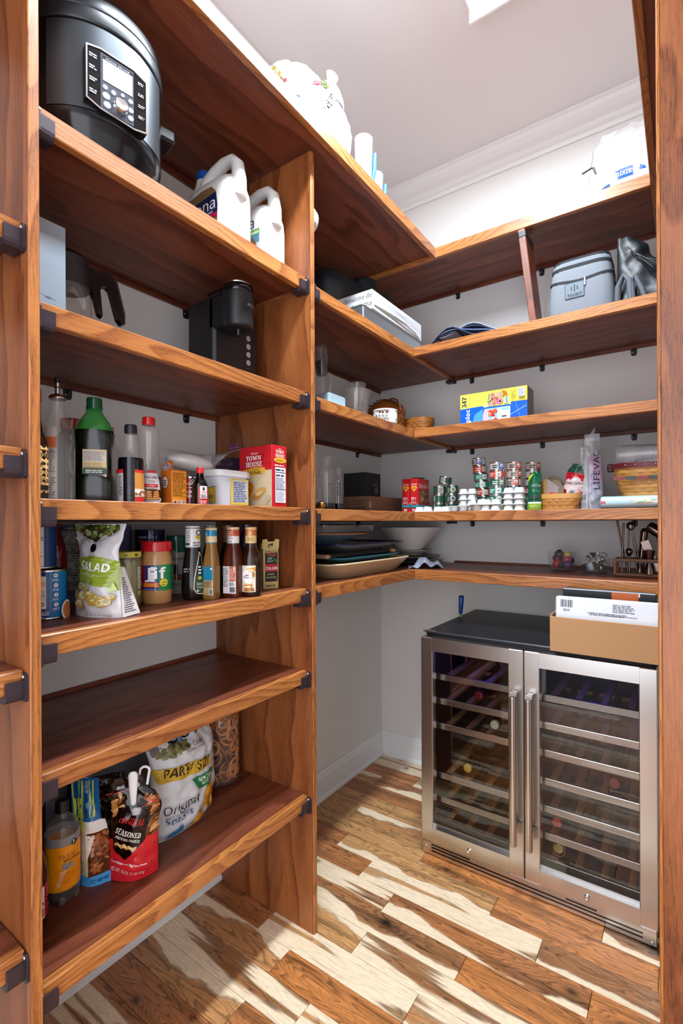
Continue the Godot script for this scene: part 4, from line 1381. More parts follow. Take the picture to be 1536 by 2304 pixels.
	m.hue("#c41a22").body([[0.133, 0.0375], [0.133, 0.0375], [0.1335, 0.0385], [0.1555, 0.0385], [0.1585, 0.036], [0.1585, 0.036], [0.1585, 0.0]], 44)
	part("lid", m, "print_gloss", o)
	# salt canister behind
	at = Vector3(-1.295, Y, -0.862)
	o = thing("salt_canister", "dark blue salt canister behind the peanut butter", "canister", at, face(at))
	part("body", cyl_mesh("#16224c", [[0, 0.042], [0, 0.042], [0.178, 0.042], [0.178, 0.042], [0.182, 0.0425], [0.186, 0.042], [0.186, 0.042], [0.186, 0]], 36), "print_gloss", o)
	q = Pr.new(self, on_body([[0, 0.0422], [0.2, 0.0422]]), 0.008)
	q.rows(-0.034, 0.162, 0.03, 0.172, 1, "#8f9ac0").rect(-0.035, 0.15, -0.01, 0.158, "#7a2c30").ell(0.0, 0.12, 0.02, 0.03, "#c8ccd8")
	part("label", q, "print_gloss", o)
	# green parmesan canister
	at = Vector3(-1.231, Y, -0.907)
	o = thing("parmesan_canister", "green-capped grated cheese canister behind the dark balsamic bottle", "canister", at, face(at))
	part("body", cyl_mesh("#b9b7b0", [[0, 0.026], [0, 0.026], [0.003, 0.0275], [0.14, 0.0275], [0.14, 0.0275], [0.14, 0]], 32), "print_gloss", o)
	part("lid", cyl_mesh("#135c42", [[0.136, 0.0285], [0.136, 0.0285], [0.166, 0.0285], [0.169, 0.027], [0.169, 0.027], [0.169, 0]], 32), "print_gloss", o)
	q = Pr.new(self, on_body([[0, 0.0277], [0.2, 0.0277]]), 0.007)
	q.rect(-0.045, 0.12, 0.045, 0.138, "#12684a").ell(-0.008, 0.118, 0.0085, 0.0085, "#12121a").ell(-0.008, 0.118, 0.007, 0.007, "#d8d8d4").txt("p", -0.0105, 0.1135, -0.0055, 0.1225, "#12121a").txt("PARMESAN", -0.018, 0.098, 0.022, 0.104, "#3a3a3a").rect(-0.008, 0.055, 0.004, 0.085, "#2c2420").ell(0.004, 0.048, 0.012, 0.010, "#8a5a3c").rows(-0.015, 0.024, 0.02, 0.032, 2, "#777770")
	part("label", q, "print_gloss", o)
	# balsamic dressing
	at = Vector3(-1.0843, Y, -0.8508)
	o = thing("dressing_bottle", "dark balsamic dressing bottle with a tall white neck sleeve", "bottle", at, face(at), "salad dressing bottles")
	pr = [[0.0, 0.024], [0.0, 0.024], [0.006, 0.0285], [0.03, 0.030], [0.05, 0.0295], [0.085, 0.027], [0.115, 0.0235], [0.135, 0.020], [0.15, 0.0185]]
	part("body", cyl_mesh("#17110d", pr, 36), "print_gloss", o)
	part("neck_sleeve", cyl_mesh("#e6e6e4", [[0.139, 0.0197], [0.139, 0.0197], [0.1945, 0.0197], [0.197, 0.0185], [0.197, 0.0185], [0.197, 0]], 32), "print_gloss", o)
	q = Pr.new(self, on_body(pr), 0.006)
	var tear := [Vector2(0.018, 0.128), Vector2(0.026, 0.115), Vector2(0.032, 0.07), Vector2(0.038, 0.03), Vector2(0.028, 0.016), Vector2(0.010, 0.019), Vector2(0.002, 0.032), Vector2(0.004, 0.06), Vector2(0.010, 0.09)]
	q.poly(tear, "#15150f")
	q.poly([Vector2(0.008, 0.068), Vector2(0.031, 0.066), Vector2(0.035, 0.03), Vector2(0.027, 0.019), Vector2(0.011, 0.0215), Vector2(0.005, 0.033)], "#1f4a2c")
	tear.append(tear[0])
	q.curve(tear, 0.0022, "#e4e2d4")
	q.txt("Balsamic", 0.010, 0.040, 0.033, 0.048, "#e8e8e0", "s", 0.0, 0.0).txt("Vinaigrette", 0.009, 0.031, 0.034, 0.038, "#e8e8e0", "s").rect(0.013, 0.055, 0.023, 0.063, "#c8b43c").rows(0.013, 0.07, 0.024, 0.094, 3, "#e0e0d8").ell(0.012, 0.026, 0.003, 0.003, "#e0e0d0")
	q.rows(-0.026, 0.075, -0.006, 0.088, 2, "#9a9a96", 4)
	part("label", q, "print_gloss", o)
	q = Pr.new(self, on_body([[0.1, 0.0199], [0.2, 0.0199]]), 0.006)
	q.rect(-0.03, 0.190, 0.03, 0.192, "#33383a").rows(-0.018, 0.155, -0.006, 0.186, 6, "#9aa0a4").ell(0.016, 0.179, 0.008, 0.008, "#3a3f4a").ell(0.016, 0.179, 0.005, 0.005, "#e6e6e4").rect(0.006, 0.162, 0.02, 0.171, "#d8bc2c").txt("L", 0.0115, 0.1635, 0.0145, 0.1695, "#2a2a20").rect(-0.02, 0.146, -0.008, 0.152, "#1f4a48").rows(0.0, 0.144, 0.02, 0.157, 2, "#6a6a6a").rect(-0.03, 0.1395, 0.03, 0.141, "#33383a")
	part("neck_print", q, "print_gloss", o)
	# three square bottles
	var sq := func(p: Vector3, r: float, liq: String, turn: float, label: String, h: float, neck: float) -> Array:
		var b := thing("dressing_bottle", label, "bottle", p, turn, "salad dressing bottles")
		var prf := [[0.0, r * 0.86, r * 0.86, 5.0], [0.0, r * 0.86, r * 0.86, 5.0], [0.004, r, r, 6.0], [0.088, r, r, 6.0], [0.092, r * 0.97, r * 0.97, 5.0], [0.11, r * 0.93, r * 0.93, 4.2], [0.135, r * 0.74, r * 0.74, 3.2], [0.15, 0.0135, 0.0135, 2.4], [h - 0.015, 0.0132, 0.0132, 2.0]]
		part("body", cyl_mesh(liq, prf, 44), "print_gloss", b)
		return [b, prf]
	at = Vector3(-1.049, Y, -0.884)
	var e: Array = sq.call(at, 0.0185, "#8a6230", face(at, -34), "amber herb dressing bottle with a teal and tan neck band", 0.192, 0.0)
	o = e[0]
	q = Pr.new(self, on_body(e[1]), 0.006)
	q.rect(-0.016, 0.012, 0.017, 0.088, "#b59a6c").rect(-0.016, 0.052, 0.017, 0.088, "#1f7fa4").rect(0.004, 0.012, 0.017, 0.030, "#d8d4cc").bars(0.006, 0.014, 0.015, 0.028).rect(0.009, 0.08, 0.014, 0.085, "#e8e8e8").rows(-0.014, 0.034, 0.012, 0.05, 4, "#6a5430")
	part("label", q, "print_gloss", o)
	part("cap", cyl_mesh("#ddc493", [[0.150, 0.0152], [0.150, 0.0152], [0.186, 0.0152], [0.186, 0.0152], [0.187, 0.0158], [0.191, 0.0158], [0.1925, 0.014], [0.1925, 0.014], [0.1925, 0]], 28), "print_gloss", o)
	q = Pr.new(self, on_body([[0.1, 0.0154], [0.2, 0.0154]]), 0.005)
	q.rect(-0.05, 0.169, 0.05, 0.186, "#157fae").rect(-0.05, 0.150, 0.05, 0.153, "#2a7f80").rows(-0.012, 0.172, 0.0, 0.183, 2, "#c8e0ea").rows(-0.012, 0.156, 0.0, 0.166, 2, "#b07a4a")
	part("neck_print", q, "print_gloss", o)
	at = Vector3(-1.026, Y, -0.942)
	e = sq.call(at, 0.0245, "#4a1f12", face(at, -32), "red-brown french dressing bottle with a white nutrition label", 0.193, 0.0)
	o = e[0]
	q = Pr.new(self, on_body(e[1]), 0.006)
	q.rect(-0.019, 0.012, 0.0225, 0.086, "#d6d4d6").rect(0.002, 0.046, 0.0215, 0.085, "#b8461f").rows(0.003, 0.050, 0.020, 0.082, 8, "#e8c8b8").rect(0.014, 0.077, 0.019, 0.0835, "#e6d8a0").rows(-0.018, 0.03, -0.001, 0.084, 16, "#5a5a60").bars(0.004, 0.016, 0.02, 0.030).rows(0.002, 0.034, 0.021, 0.044, 3, "#6a6a6a")
	part("label", q, "print_gloss", o)
	part("cap", cyl_mesh("#dcd8d8", [[0.149, 0.0162], [0.149, 0.0162], [0.186, 0.0162], [0.186, 0.0162], [0.187, 0.0166], [0.191, 0.0166], [0.193, 0.0148], [0.193, 0.0148], [0.193, 0]], 28), "print_gloss", o)
	q = Pr.new(self, on_body([[0.1, 0.0164], [0.2, 0.0164]]), 0.005)
	q.rect(-0.05, 0.168, 0.05, 0.187, "#b0451d").rect(-0.05, 0.187, 0.05, 0.1925, "#e2c79c").rows(-0.009, 0.170, 0.007, 0.184, 3, "#e6b49c").txt("BOLD", -0.008, 0.160, 0.008, 0.1655, "#a03c22", "s").rows(-0.008, 0.152, 0.008, 0.158, 1, "#8a8a8a")
	part("neck_print", q, "print_gloss", o)
	# round barbecue bottle
	at = Vector3(-0.9985, Y, -0.982)
	o = thing("sauce_bottle", "dark barbecue sauce bottle with tan neck band and ribbon label", "bottle", at, face(at))
	pr = [[0.0, 0.024], [0.0, 0.024], [0.004, 0.0285], [0.018, 0.0294], [0.086, 0.0294], [0.10, 0.0286], [0.115, 0.0255], [0.13, 0.0195], [0.142, 0.0155], [0.155, 0.0145], [0.18, 0.014]]
	part("body", cyl_mesh("#25100a", pr, 40), "print_gloss", o)
	part("cap", cyl_mesh("#d9b678", [[0.148, 0.0158], [0.148, 0.0158], [0.186, 0.0158], [0.186, 0.0158], [0.187, 0.0163], [0.191, 0.0163], [0.193, 0.0145], [0.193, 0.0145], [0.193, 0]], 28), "print_gloss", o)
	q = Pr.new(self, on_body([[0.1, 0.016], [0.2, 0.016]]), 0.005)
	q.rect(-0.05, 0.169, 0.05, 0.186, "#b8672c").rows(-0.01, 0.171, 0.006, 0.184, 3, "#e8cfa0").rows(-0.01, 0.155, 0.008, 0.165, 2, "#a07a44")
	part("neck_print", q, "print_gloss", o)
	q = Pr.new(self, on_body(pr), 0.006)
	q.rect(-0.028, 0.014, 0.0125, 0.087, "#d9cfba").ell(-0.012, 0.057, 0.015, 0.018, "#e8e8ec").txt("Smoky's", -0.024, 0.050, -0.001, 0.058, "#1a2038", "S", 0.3, -0.1).rect(-0.016, 0.059, -0.006, 0.062, "#b0242c")
	q.poly([Vector2(-0.012, 0.078), Vector2(0.011, 0.083), Vector2(0.012, 0.072), Vector2(-0.006, 0.069)], "#c8862c").poly([Vector2(-0.022, 0.034), Vector2(0.003, 0.037), Vector2(0.003, 0.026), Vector2(-0.022, 0.023)], "#b8721c").poly([Vector2(-0.02, 0.022), Vector2(0.006, 0.026), Vector2(0.009, 0.017), Vector2(-0.02, 0.016)], "#9c5a14").ell(0.006, 0.062, 0.004, 0.007, "#a8702c")
	q.rows(-0.010, 0.072, 0.009, 0.08, 1, "#f2dcb0").rows(-0.020, 0.027, 0.002, 0.035, 1, "#f2dcb0")
	part("label", q, "print_gloss", o)
	# two bottles half hidden in the second row
	for k in 2:
		at = [Vector3(-1.108, Y, -0.996), Vector3(-1.105, Y, -0.928)][k]
		o = thing("dressing_bottle", ["dressing bottle with a brown cap, half hidden behind the red-brown one", "dressing bottle with a grey band, half hidden behind the teal-banded one"][k], "bottle", at, 90, "salad dressing bottles")
		part("body", cyl_mesh(["#2a1410", "#3a3020"][k], [[0.0, 0.024], [0.0, 0.024], [0.005, 0.027], [0.1, 0.027], [0.13, 0.02], [0.15, 0.014], [0.18, 0.0135]], 28), "print_gloss", o)
		part("cap", cyl_mesh(["#7c5a3c", "#8d9a98"][k], [[0.148, 0.0158], [0.148, 0.0158], [0.197, 0.0158], [0.199, 0.0145], [0.199, 0.0145], [0.199, 0]], 28), "print_gloss", o)
	at = Vector3(-1.09, Y, -1.055)
	o = thing("sauce_bottle", "sauce bottle with a dark purple label, half hidden behind the barbecue sauce", "bottle", at, 90)
	part("body", cyl_mesh("#2c1c34", [[0.0, 0.024], [0.0, 0.024], [0.16, 0.024], [0.175, 0.018], [0.185, 0.016], [0.185, 0.016], [0.185, 0]], 28), "print_gloss", o)
	part("cap", cyl_mesh("#3c2648", [[0.18, 0.0175], [0.18, 0.0175], [0.20, 0.0175], [0.20, 0.0175], [0.20, 0]], 28), "print_gloss", o)
	# dressing mix packet box
	var s := Vector3(0.050, 0.140, 0.030)
	at = Vector3(-1.067, Y, -1.127)
	o = thing("seasoning_box", "small tan and black Italian dressing mix box beside the middle upright", "box", at, 65)
	carton(o, s, "#c9b272")
	q = Pr.new(self, front_of(s), 1.0)
	q.rect(-0.019, 0.022, 0.0225, 0.112, "#15120f").rect(-0.019, 0.053, 0.0225, 0.077, "#b01c26").txt("ITALIAN", -0.0175, 0.059, 0.021, 0.068, "#f2e8e4").txt("Dressing", -0.013, 0.041, 0.010, 0.049, "#d8cc98", "s", 0.3).txt("& RECIPE MIX", -0.015, 0.033, 0.017, 0.0375, "#d8cc98").ell(0.018, 0.027, 0.0014, 0.0014, "#e0e0d0")
	q.ell(0.0, 0.10, 0.012, 0.007, "#2f5a34", 0.7).ell(0.009, 0.105, 0.009, 0.005, "#8a2c26").ell(0.014, 0.088, 0.009, 0.004, "#31683a", -0.8).ell(-0.008, 0.108, 0.008, 0.004, "#9a3428")
	q.txt("Good", -0.012, 0.091, 0.002, 0.097, "#e8e8dc", "s", 0.2).txt("Flavors", -0.014, 0.083, 0.006, 0.089, "#e8e8dc", "s", 0.2)
	q.txt("YOU MAKE IT FRESH", -0.021, 0.1145, 0.020, 0.1185, "#3a3420").rows(-0.019, 0.008, 0.019, 0.016, 1, "#5a5030")
	part("print", q, "print", o)
	q = Pr.new(self, right_of(s), 1.0)
	q.rect(-0.0145, 0.0, 0.0145, 0.140, "#d9d2bc").rect(-0.0145, 0.0, -0.009, 0.14, "#c9b272").rect(-0.009, 0.095, 0.011, 0.108, "#c23038").rows(-0.009, 0.006, 0.012, 0.09, 16, "#77736a").poly([Vector2(-0.008, 0.118), Vector2(0.008, 0.116), Vector2(0.008, 0.124), Vector2(-0.006, 0.126)], "#2a2a26")
	part("side_print", q, "print", o)
	var fl := MB.new()
	fl.hue("#c9b272").extrude(PackedVector2Array([Vector2(-0.028, 0.0), Vector2(0.028, 0.0), Vector2(0.028, 0.028), Vector2(0.016, 0.030), Vector2(0.011, 0.022), Vector2(-0.009, 0.022), Vector2(-0.013, 0.030), Vector2(-0.027, 0.028)]), 0.0012, Vector3(-0.002, 0.125, 0.0158), Basis(Vector3.RIGHT, 0.12))
	part("flap", fl, "print", o)
	q = Pr.new(self, func(u: float, w: float) -> Vector3: return Vector3(-0.002, 0.125, 0.0158) + Basis(Vector3.RIGHT, 0.12) * Vector3(u, w, 0.0013), 1.0)
	q.poly([Vector2(-0.009, 0.004), Vector2(0.006, 0.006), Vector2(0.009, 0.017), Vector2(-0.007, 0.014)], "#2a2a22").rows(-0.005, 0.007, 0.005, 0.013, 1, "#c8c090")
	part("flap_print", q, "print", o)

# ---------------------------------------------------------------- oil, syrup, baking goods, crackers (y 1.322)
func baking_shelf() -> void:
	var Y := 1.322
	var at := Vector3(-1.050, Y, -0.4438)
	var o := thing("worcestershire_bottle", "dark brown sauce bottle with a tan label, cut off by the left upright", "bottle", at, face(at))
	var pr := [[0.0, 0.022], [0.0, 0.022], [0.004, 0.0245], [0.105, 0.0245], [0.118, 0.023], [0.135, 0.017], [0.16, 0.0125], [0.20, 0.012]]
	part("body", cyl_mesh("#1d0d08", pr, 32), "print_gloss", o)
	part("cap", cyl_mesh("#a03020", [[0.196, 0.0135], [0.196, 0.0135], [0.22, 0.013], [0.22, 0.013], [0.22, 0]], 24), "print", o)
	var q := Pr.new(self, on_body(pr), 0.006)
	q.rect(-0.05, 0.014, 0.05, 0.106, "#d9b375").rect(-0.05, 0.0965, 0.05, 0.099, "#5a2a1c").txt("LEA&PERRINS", -0.012, 0.0835, 0.040, 0.092, "#2a211a").rect(-0.05, 0.026, 0.05, 0.0275, "#5a2a1c").txt("WORCESTERSHIRE", -0.016, 0.052, 0.040, 0.059, "#5a3a20", "s").rect(0.010, 0.0195, 0.03, 0.0295, "#1c1410").rows(0.004, 0.034, 0.03, 0.05, 3, "#7a5a34")
	q.poly([Vector2(0.006, 0.068), Vector2(0.018, 0.068), Vector2(0.016, 0.072), Vector2(0.014, 0.077), Vector2(0.011, 0.071)], "#3a3020")
	part("label", q, "print", o)
	# oil bottle with pourer
	at = Vector3(-1.072, Y, -0.499)
	o = thing("oil_bottle", "clear glass oil bottle with a steel pouring spout at the left", "bottle", at, face(at))
	pr = [[0.0, 0.028], [0.0, 0.028], [0.005, 0.0325], [0.13, 0.0325], [0.148, 0.031], [0.165, 0.025], [0.182, 0.0165], [0.193, 0.0135], [0.206, 0.0125], [0.206, 0.0125], [0.207, 0.0145], [0.213, 0.0145], [0.214, 0.0125]]
	part("glass", MB.new().body(pr, 36), "clear_glass", o)
	q = Pr.new(self, on_body(pr), 0.006)
	q.rect(-0.026, 0.006, -0.002, 0.12, "#a9a8a6").rect(-0.026, 0.108, -0.002, 0.13, "#c06a3a").rect(-0.026, 0.13, -0.002, 0.15, "#b8b0b0").rows(-0.025, 0.012, -0.003, 0.05, 8, "#6f6f70").rows(-0.025, 0.062, -0.003, 0.106, 9, "#8a8a8c").rect(-0.022, 0.0585, -0.004, 0.0595, "#4a4a4a").rect(-0.022, 0.098, -0.004, 0.099, "#4a4a4a")
	part("label", q, "print", o)
	var m := MB.new()
	m.body([[0.213, 0.0165], [0.213, 0.0165], [0.2175, 0.0165], [0.2215, 0.0125], [0.2235, 0.0065], [0.225, 0.0048], [0.252, 0.0042], [0.252, 0.0042], [0.252, 0]], 24)
	part("pourer", m, "steel", o)
	m = MB.new()
	m.body([[0.237, 0.0065], [0.237, 0.0065], [0.239, 0.0065], [0.239, 0.0065], [0.239, 0.0045]], 20)
	m.body([[0.247, 0.0055], [0.247, 0.0055], [0.257, 0.0055], [0.259, 0.004], [0.259, 0.0]], 20)
	var pts := []
	for k in 12:
		var a := -PI / 2 + PI * k / 11.0
		pts.append(Vector3(0.005 + 0.0075 * cos(a), 0.2475 + 0.0095 * sin(a), 0))
	m.tube(pts, 0.0008, 6)
	part("pourer_cap", m, "black_plastic", o)
	# red lidded tin behind
	at = Vector3(-1.215, Y, -0.598)
	o = thing("spice_bottle", "bottle with a dark red lid behind the oil and the green bottle", "bottle", at, 0)
	part("body", cyl_mesh("#4a2620", [[0, 0.030], [0, 0.030], [0.006, 0.033], [0.16, 0.033], [0.172, 0.026], [0.178, 0.024]], 28), "print_gloss", o)
	part("lid", cyl_mesh("#8e141b", [[0.174, 0.023], [0.174, 0.023], [0.202, 0.026], [0.205, 0.024], [0.205, 0.024], [0.205, 0]], 28), "print_gloss", o)
	# big green olive oil bottle
	at = Vector3(-1.104, Y, -0.594)
	o = thing("olive_oil_bottle", "large green plastic olive oil bottle with a grip and tan back label", "bottle", at, face(at, -8))
	pr = [[0.0, 0.034, 0.028, 4.5], [0.0, 0.034, 0.028, 4.5], [0.006, 0.042, 0.034, 4.5], [0.05, 0.042, 0.034, 4.5], [0.062, 0.038, 0.030, 4.0], [0.068, 0.036, 0.028, 4.0], [0.125, 0.036, 0.028, 4.0], [0.135, 0.040, 0.032, 3.4], [0.155, 0.0425, 0.034, 2.8], [0.164, 0.041, 0.033, 2.6], [0.185, 0.032, 0.027, 2.3], [0.203, 0.019, 0.018, 2.0], [0.213, 0.0155, 0.0155, 2.0]]
	var cut := 0.164
	m = MB.new()
	m.hue("#0b140a").body(pr.slice(0, 10), 44)
	part("body", m, "print_gloss", o)
	m = MB.new()
	m.hue("#126a2c").body(pr.slice(9), 44, Vector3.ZERO, false)
	part("shoulder", m, "green_plastic", o)
	m = MB.new()
	m.hue("#0f4a2c").body([[0.2125, 0.0165], [0.2125, 0.0165], [0.214, 0.0178], [0.218, 0.0178], [0.219, 0.0168], [0.236, 0.0165], [0.239, 0.015], [0.239, 0.015], [0.239, 0]], 30)
	part("cap", m, "print_gloss", o)
	m = MB.new()
	m.hue("#0a120c")
	m.tube([Vector3(-0.034, 0.055, 0.012), Vector3(-0.046, 0.07, 0.012), Vector3(-0.05, 0.095, 0.012), Vector3(-0.046, 0.125, 0.012), Vector3(-0.038, 0.142, 0.012)], [0.005, 0.009, 0.010, 0.009, 0.005], 12)
	part("grip", m, "print_gloss", o)
	q = Pr.new(self, func(u: float, w: float) -> Vector3: return Vector3(u, w, 0.0283), 1.0)
	var rc := [Vector2(-0.018, 0.049), Vector2(0.0265, 0.049), Vector2(0.0285, 0.051), Vector2(0.0285, 0.117), Vector2(0.0265, 0.119), Vector2(-0.018, 0.119), Vector2(-0.02, 0.117), Vector2(-0.02, 0.051)]
	q.poly(rc, "#d8c08c").rect(-0.018, 0.092, 0.027, 0.116, "#c9c4ba").rows(-0.018, 0.094, 0.027, 0.116, 8, "#77706a").rows(-0.018, 0.078, 0.027, 0.091, 5, "#a8905a").rect(-0.021, 0.064, 0.0295, 0.076, "#17452c").rows(-0.014, 0.067, 0.025, 0.075, 2, "#dfe8dc").rect(0.0, 0.0515, 0.0265, 0.0625, "#d0c6b0").bars(0.002, 0.0525, 0.025, 0.0615, "#77707a").rect(-0.018, 0.0765, 0.027, 0.0785, "#4a4030")
	var lab := part("label", q, "print", o)
	m = MB.new()
	m.hue("#d8c08c").box(Vector3(0.00425, 0.084, 0.0275), Vector3(0.0485, 0.070, 0.001))
	part("label_back", m, "print", lab)
	# soy-type bottle
	at = Vector3(-1.072, Y, -0.664)
	o = thing("soy_bottle", "soy sauce bottle with black cap and a red and white label", "bottle", at, face(at))
	pr = [[0.0, 0.024], [0.0, 0.024], [0.004, 0.0285], [0.10, 0.0285], [0.108, 0.027], [0.115, 0.023], [0.124, 0.017], [0.15, 0.0135], [0.168, 0.0125]]
	part("glass", MB.new().body([[0.1075, 0.0271], [0.115, 0.023], [0.124, 0.017], [0.15, 0.0135], [0.168, 0.0125]], 36, Vector3.ZERO, false), "clear_glass", o)
	m = MB.new()
	m.hue("#0a0a0e").body([[0.0, 0.024], [0.0, 0.024], [0.004, 0.0285], [0.10, 0.0285], [0.107, 0.0272], [0.107, 0.0272], [0.107, 0]], 36)
	for y in [0.018, 0.045, 0.072, 0.09]:
		m.hue("#0d1420").body([[y, 0.0284], [y + 0.001, 0.0289], [y + 0.002, 0.0284]], 36, Vector3.ZERO, false)
	part("liquid", m, "print_gloss", o)
	m = MB.new()
	m.hue("#17181d").body([[0.165, 0.0125], [0.165, 0.0125], [0.167, 0.0145], [0.183, 0.014], [0.186, 0.0125], [0.186, 0.0125], [0.186, 0]], 28)
	part("cap", m, "print", o)
	q = Pr.new(self, on_body([[0, 0.0288], [0.2, 0.0288]]), 0.006)
	q.rect(0.008, 0.003, 0.044, 0.077, "#c0833c").rect(0.008, 0.072, 0.044, 0.0785, "#c22a24").rect(0.008, 0.002, 0.044, 0.015, "#c22a24").rect(0.008, 0.016, 0.044, 0.034, "#d8cfc0")
	for k in 6:
		q.blob(0.012 + 0.004 * k, 0.022 + 0.004 * (k % 2), 0.0045, ["#8a6a3c", "#e8e0d0", "#a84a2c"][k % 3], 40 + k)
	q.rect(-0.044, 0.004, -0.016, 0.072, "#b4b6b4").rect(-0.044, 0.070, -0.016, 0.079, "#c01f22").rows(-0.028, 0.02, -0.017, 0.066, 9, "#5a6a5a")
	part("label", q, "print", o)
	# tall clear bottle behind
	at = Vector3(-1.19, Y, -0.675)
	o = thing("vinegar_bottle", "clear bottle half hidden behind the soy and green bottles", "bottle", at, 0)
	part("glass", MB.new().body([[0.0, 0.028], [0.0, 0.028], [0.004, 0.032], [0.12, 0.032], [0.15, 0.02], [0.17, 0.013], [0.185, 0.012]], 30), "clear_glass", o)
	part("cap", cyl_mesh("#8a5a34", [[0.18, 0.0135], [0.18, 0.0135], [0.195, 0.0135], [0.195, 0.0135], [0.195, 0]], 24), "print", o)
	# syrup
	at = Vector3(-1.092, Y, -0.7245)
	o = thing("syrup_bottle", "hourglass syrup bottle with a red cap and pancake label", "bottle", at, face(at, 6))
	pr = [[0.0, 0.027], [0.0, 0.027], [0.004, 0.0305], [0.05, 0.0305], [0.075, 0.029], [0.10, 0.0245], [0.122, 0.0215], [0.14, 0.0212], [0.158, 0.024], [0.172, 0.0255], [0.184, 0.024], [0.193, 0.018], [0.198, 0.0142]]
	part("bottle", MB.new().body([[0.0685, 0.0294], [0.075, 0.029], [0.10, 0.0245], [0.122, 0.0215], [0.14, 0.0212], [0.158, 0.024], [0.172, 0.0255], [0.184, 0.024], [0.193, 0.018], [0.198, 0.0142]], 40, Vector3.ZERO, false), "clear_plastic", o)
	m = MB.new()
	m.hue("#1c0f0a").body([[0.0, 0.027], [0.0, 0.027], [0.004, 0.0305], [0.05, 0.0305], [0.068, 0.0294], [0.068, 0.0294], [0.068, 0]], 36)
	part("syrup", m, "print_gloss", o)
	m = MB.new()
	m.hue("#bf161c").body([[0.197, 0.0145], [0.197, 0.0145], [0.198, 0.0156], [0.214, 0.0153], [0.2165, 0.0135], [0.2165, 0.0135], [0.2165, 0]], 30)
	part("cap", m, "print_gloss", o)
	q = Pr.new(self, on_body(pr), 0.005)
	q.poly([Vector2(-0.028, 0.038), Vector2(-0.020, 0.066), Vector2(-0.012, 0.077), Vector2(0.016, 0.077), Vector2(0.024, 0.06), Vector2(0.028, 0.036)], "#c9c2c4").poly([Vector2(-0.010, 0.0765), Vector2(-0.004, 0.083), Vector2(0.008, 0.083), Vector2(0.016, 0.0765)], "#b81c22")
	q.txt("FOOD LION", -0.014, 0.063, 0.016, 0.0685, "#23284a").txt("Syrup", -0.005, 0.0515, 0.010, 0.0595, "#55494c", "r").rect(-0.013, 0.0415, 0.018, 0.0495, "#c02024").txt("Original", -0.002, 0.0435, 0.011, 0.0475, "#f0dcd8", "s")
	q.ell(0.001, 0.0115, 0.029, 0.009, "#b9b4b8").ell(0.001, 0.013, 0.024, 0.007, "#8c8488")
	for k in 4:
		q.ell(0.003, 0.016 + 0.0052 * k, 0.020 - 0.0012 * k, 0.0058, "#8a4a1c").ell(0.003, 0.0172 + 0.0052 * k, 0.0195 - 0.0012 * k, 0.0052, "#cf8a3c")
	q.ell(0.003, 0.0345, 0.014, 0.003, "#4a1c0c").poly([Vector2(0.001, 0.034), Vector2(0.008, 0.034), Vector2(0.006, 0.02), Vector2(0.004, 0.014)], "#3c160a").rows(0.004, 0.004, 0.022, 0.009, 1, "#d0c8c8")
	part("label", q, "print", o)
	# baking soda box with an open flap
	var s := Vector3(0.040, 0.088, 0.062)
	at = Vector3(-1.082, Y, -0.790)
	o = thing("baking_soda_box", "small orange baking soda box with its top flap raised", "box", at, 0)
	s = Vector3(0.044, 0.089, 0.046)
	carton(o, s, "#c9691c")
	q = Pr.new(self, right_of(s), 1.0)
	q.rect(-0.021, 0.006, 0.021, 0.087, "#d8881f").rows(-0.019, 0.058, 0.019, 0.084, 7, "#6a3a10").rows(-0.019, 0.024, 0.019, 0.055, 8, "#7a4612", 9).rect(-0.019, 0.0555, 0.019, 0.0563, "#5a2a08").rect(-0.019, 0.022, 0.019, 0.0228, "#5a2a08").rect(-0.018, 0.003, -0.008, 0.012, "#d8d0c8").ell(-0.013, 0.0075, 0.0035, 0.0035, "#40302a").rect(-0.004, 0.003, 0.018, 0.012, "#c0b8b0").ell(0.0, 0.0075, 0.003, 0.003, "#77706a").ell(0.012, 0.0075, 0.003, 0.003, "#77706a")
	part("panel_print", q, "print", o)
	q = Pr.new(self, front_of(s), 1.0)
	q.ell(-0.004, 0.058, 0.014, 0.018, "#b03a24").ell(-0.004, 0.058, 0.011, 0.015, "#d8d0c8").rows(-0.012, 0.05, 0.004, 0.066, 3, "#3a4a8a")
	part("front_print", q, "print", o)
	m = MB.new()
	m.hue("#c9601c").extrude(PackedVector2Array([Vector2(-0.022, 0), Vector2(0.022, 0), Vector2(0.014, 0.022), Vector2(0.004, 0.030), Vector2(-0.010, 0.029), Vector2(-0.022, 0.02)]), 0.001, Vector3(0, 0.0885, 0.022), Basis(Vector3.RIGHT, -0.5))
	part("flap", m, "print", o)
	q = Pr.new(self, func(u: float, w: float) -> Vector3: return Vector3(0, 0.0885, 0.022) + Basis(Vector3.RIGHT, -0.5) * Vector3(u, w, 0.0012), 1.0)
	q.ell(-0.004, 0.010, 0.012, 0.011, "#d8d4d4").ell(-0.004, 0.010, 0.0095, 0.0085, "#3a5a9a").rows(-0.011, 0.006, 0.004, 0.014, 2, "#e8e4e0")
	part("flap_print", q, "print", o)
	# baking powder can
	at = Vector3(-1.083, Y, -0.842)
	o = can("small red and black baking powder can behind the vanilla bottle", at, 0.0195, 0.077, face(at), "#161014", "", "baking_powder_can")
	q = Pr.new(self, on_body([[0, 0.0197], [0.2, 0.0197]]), 0.005)
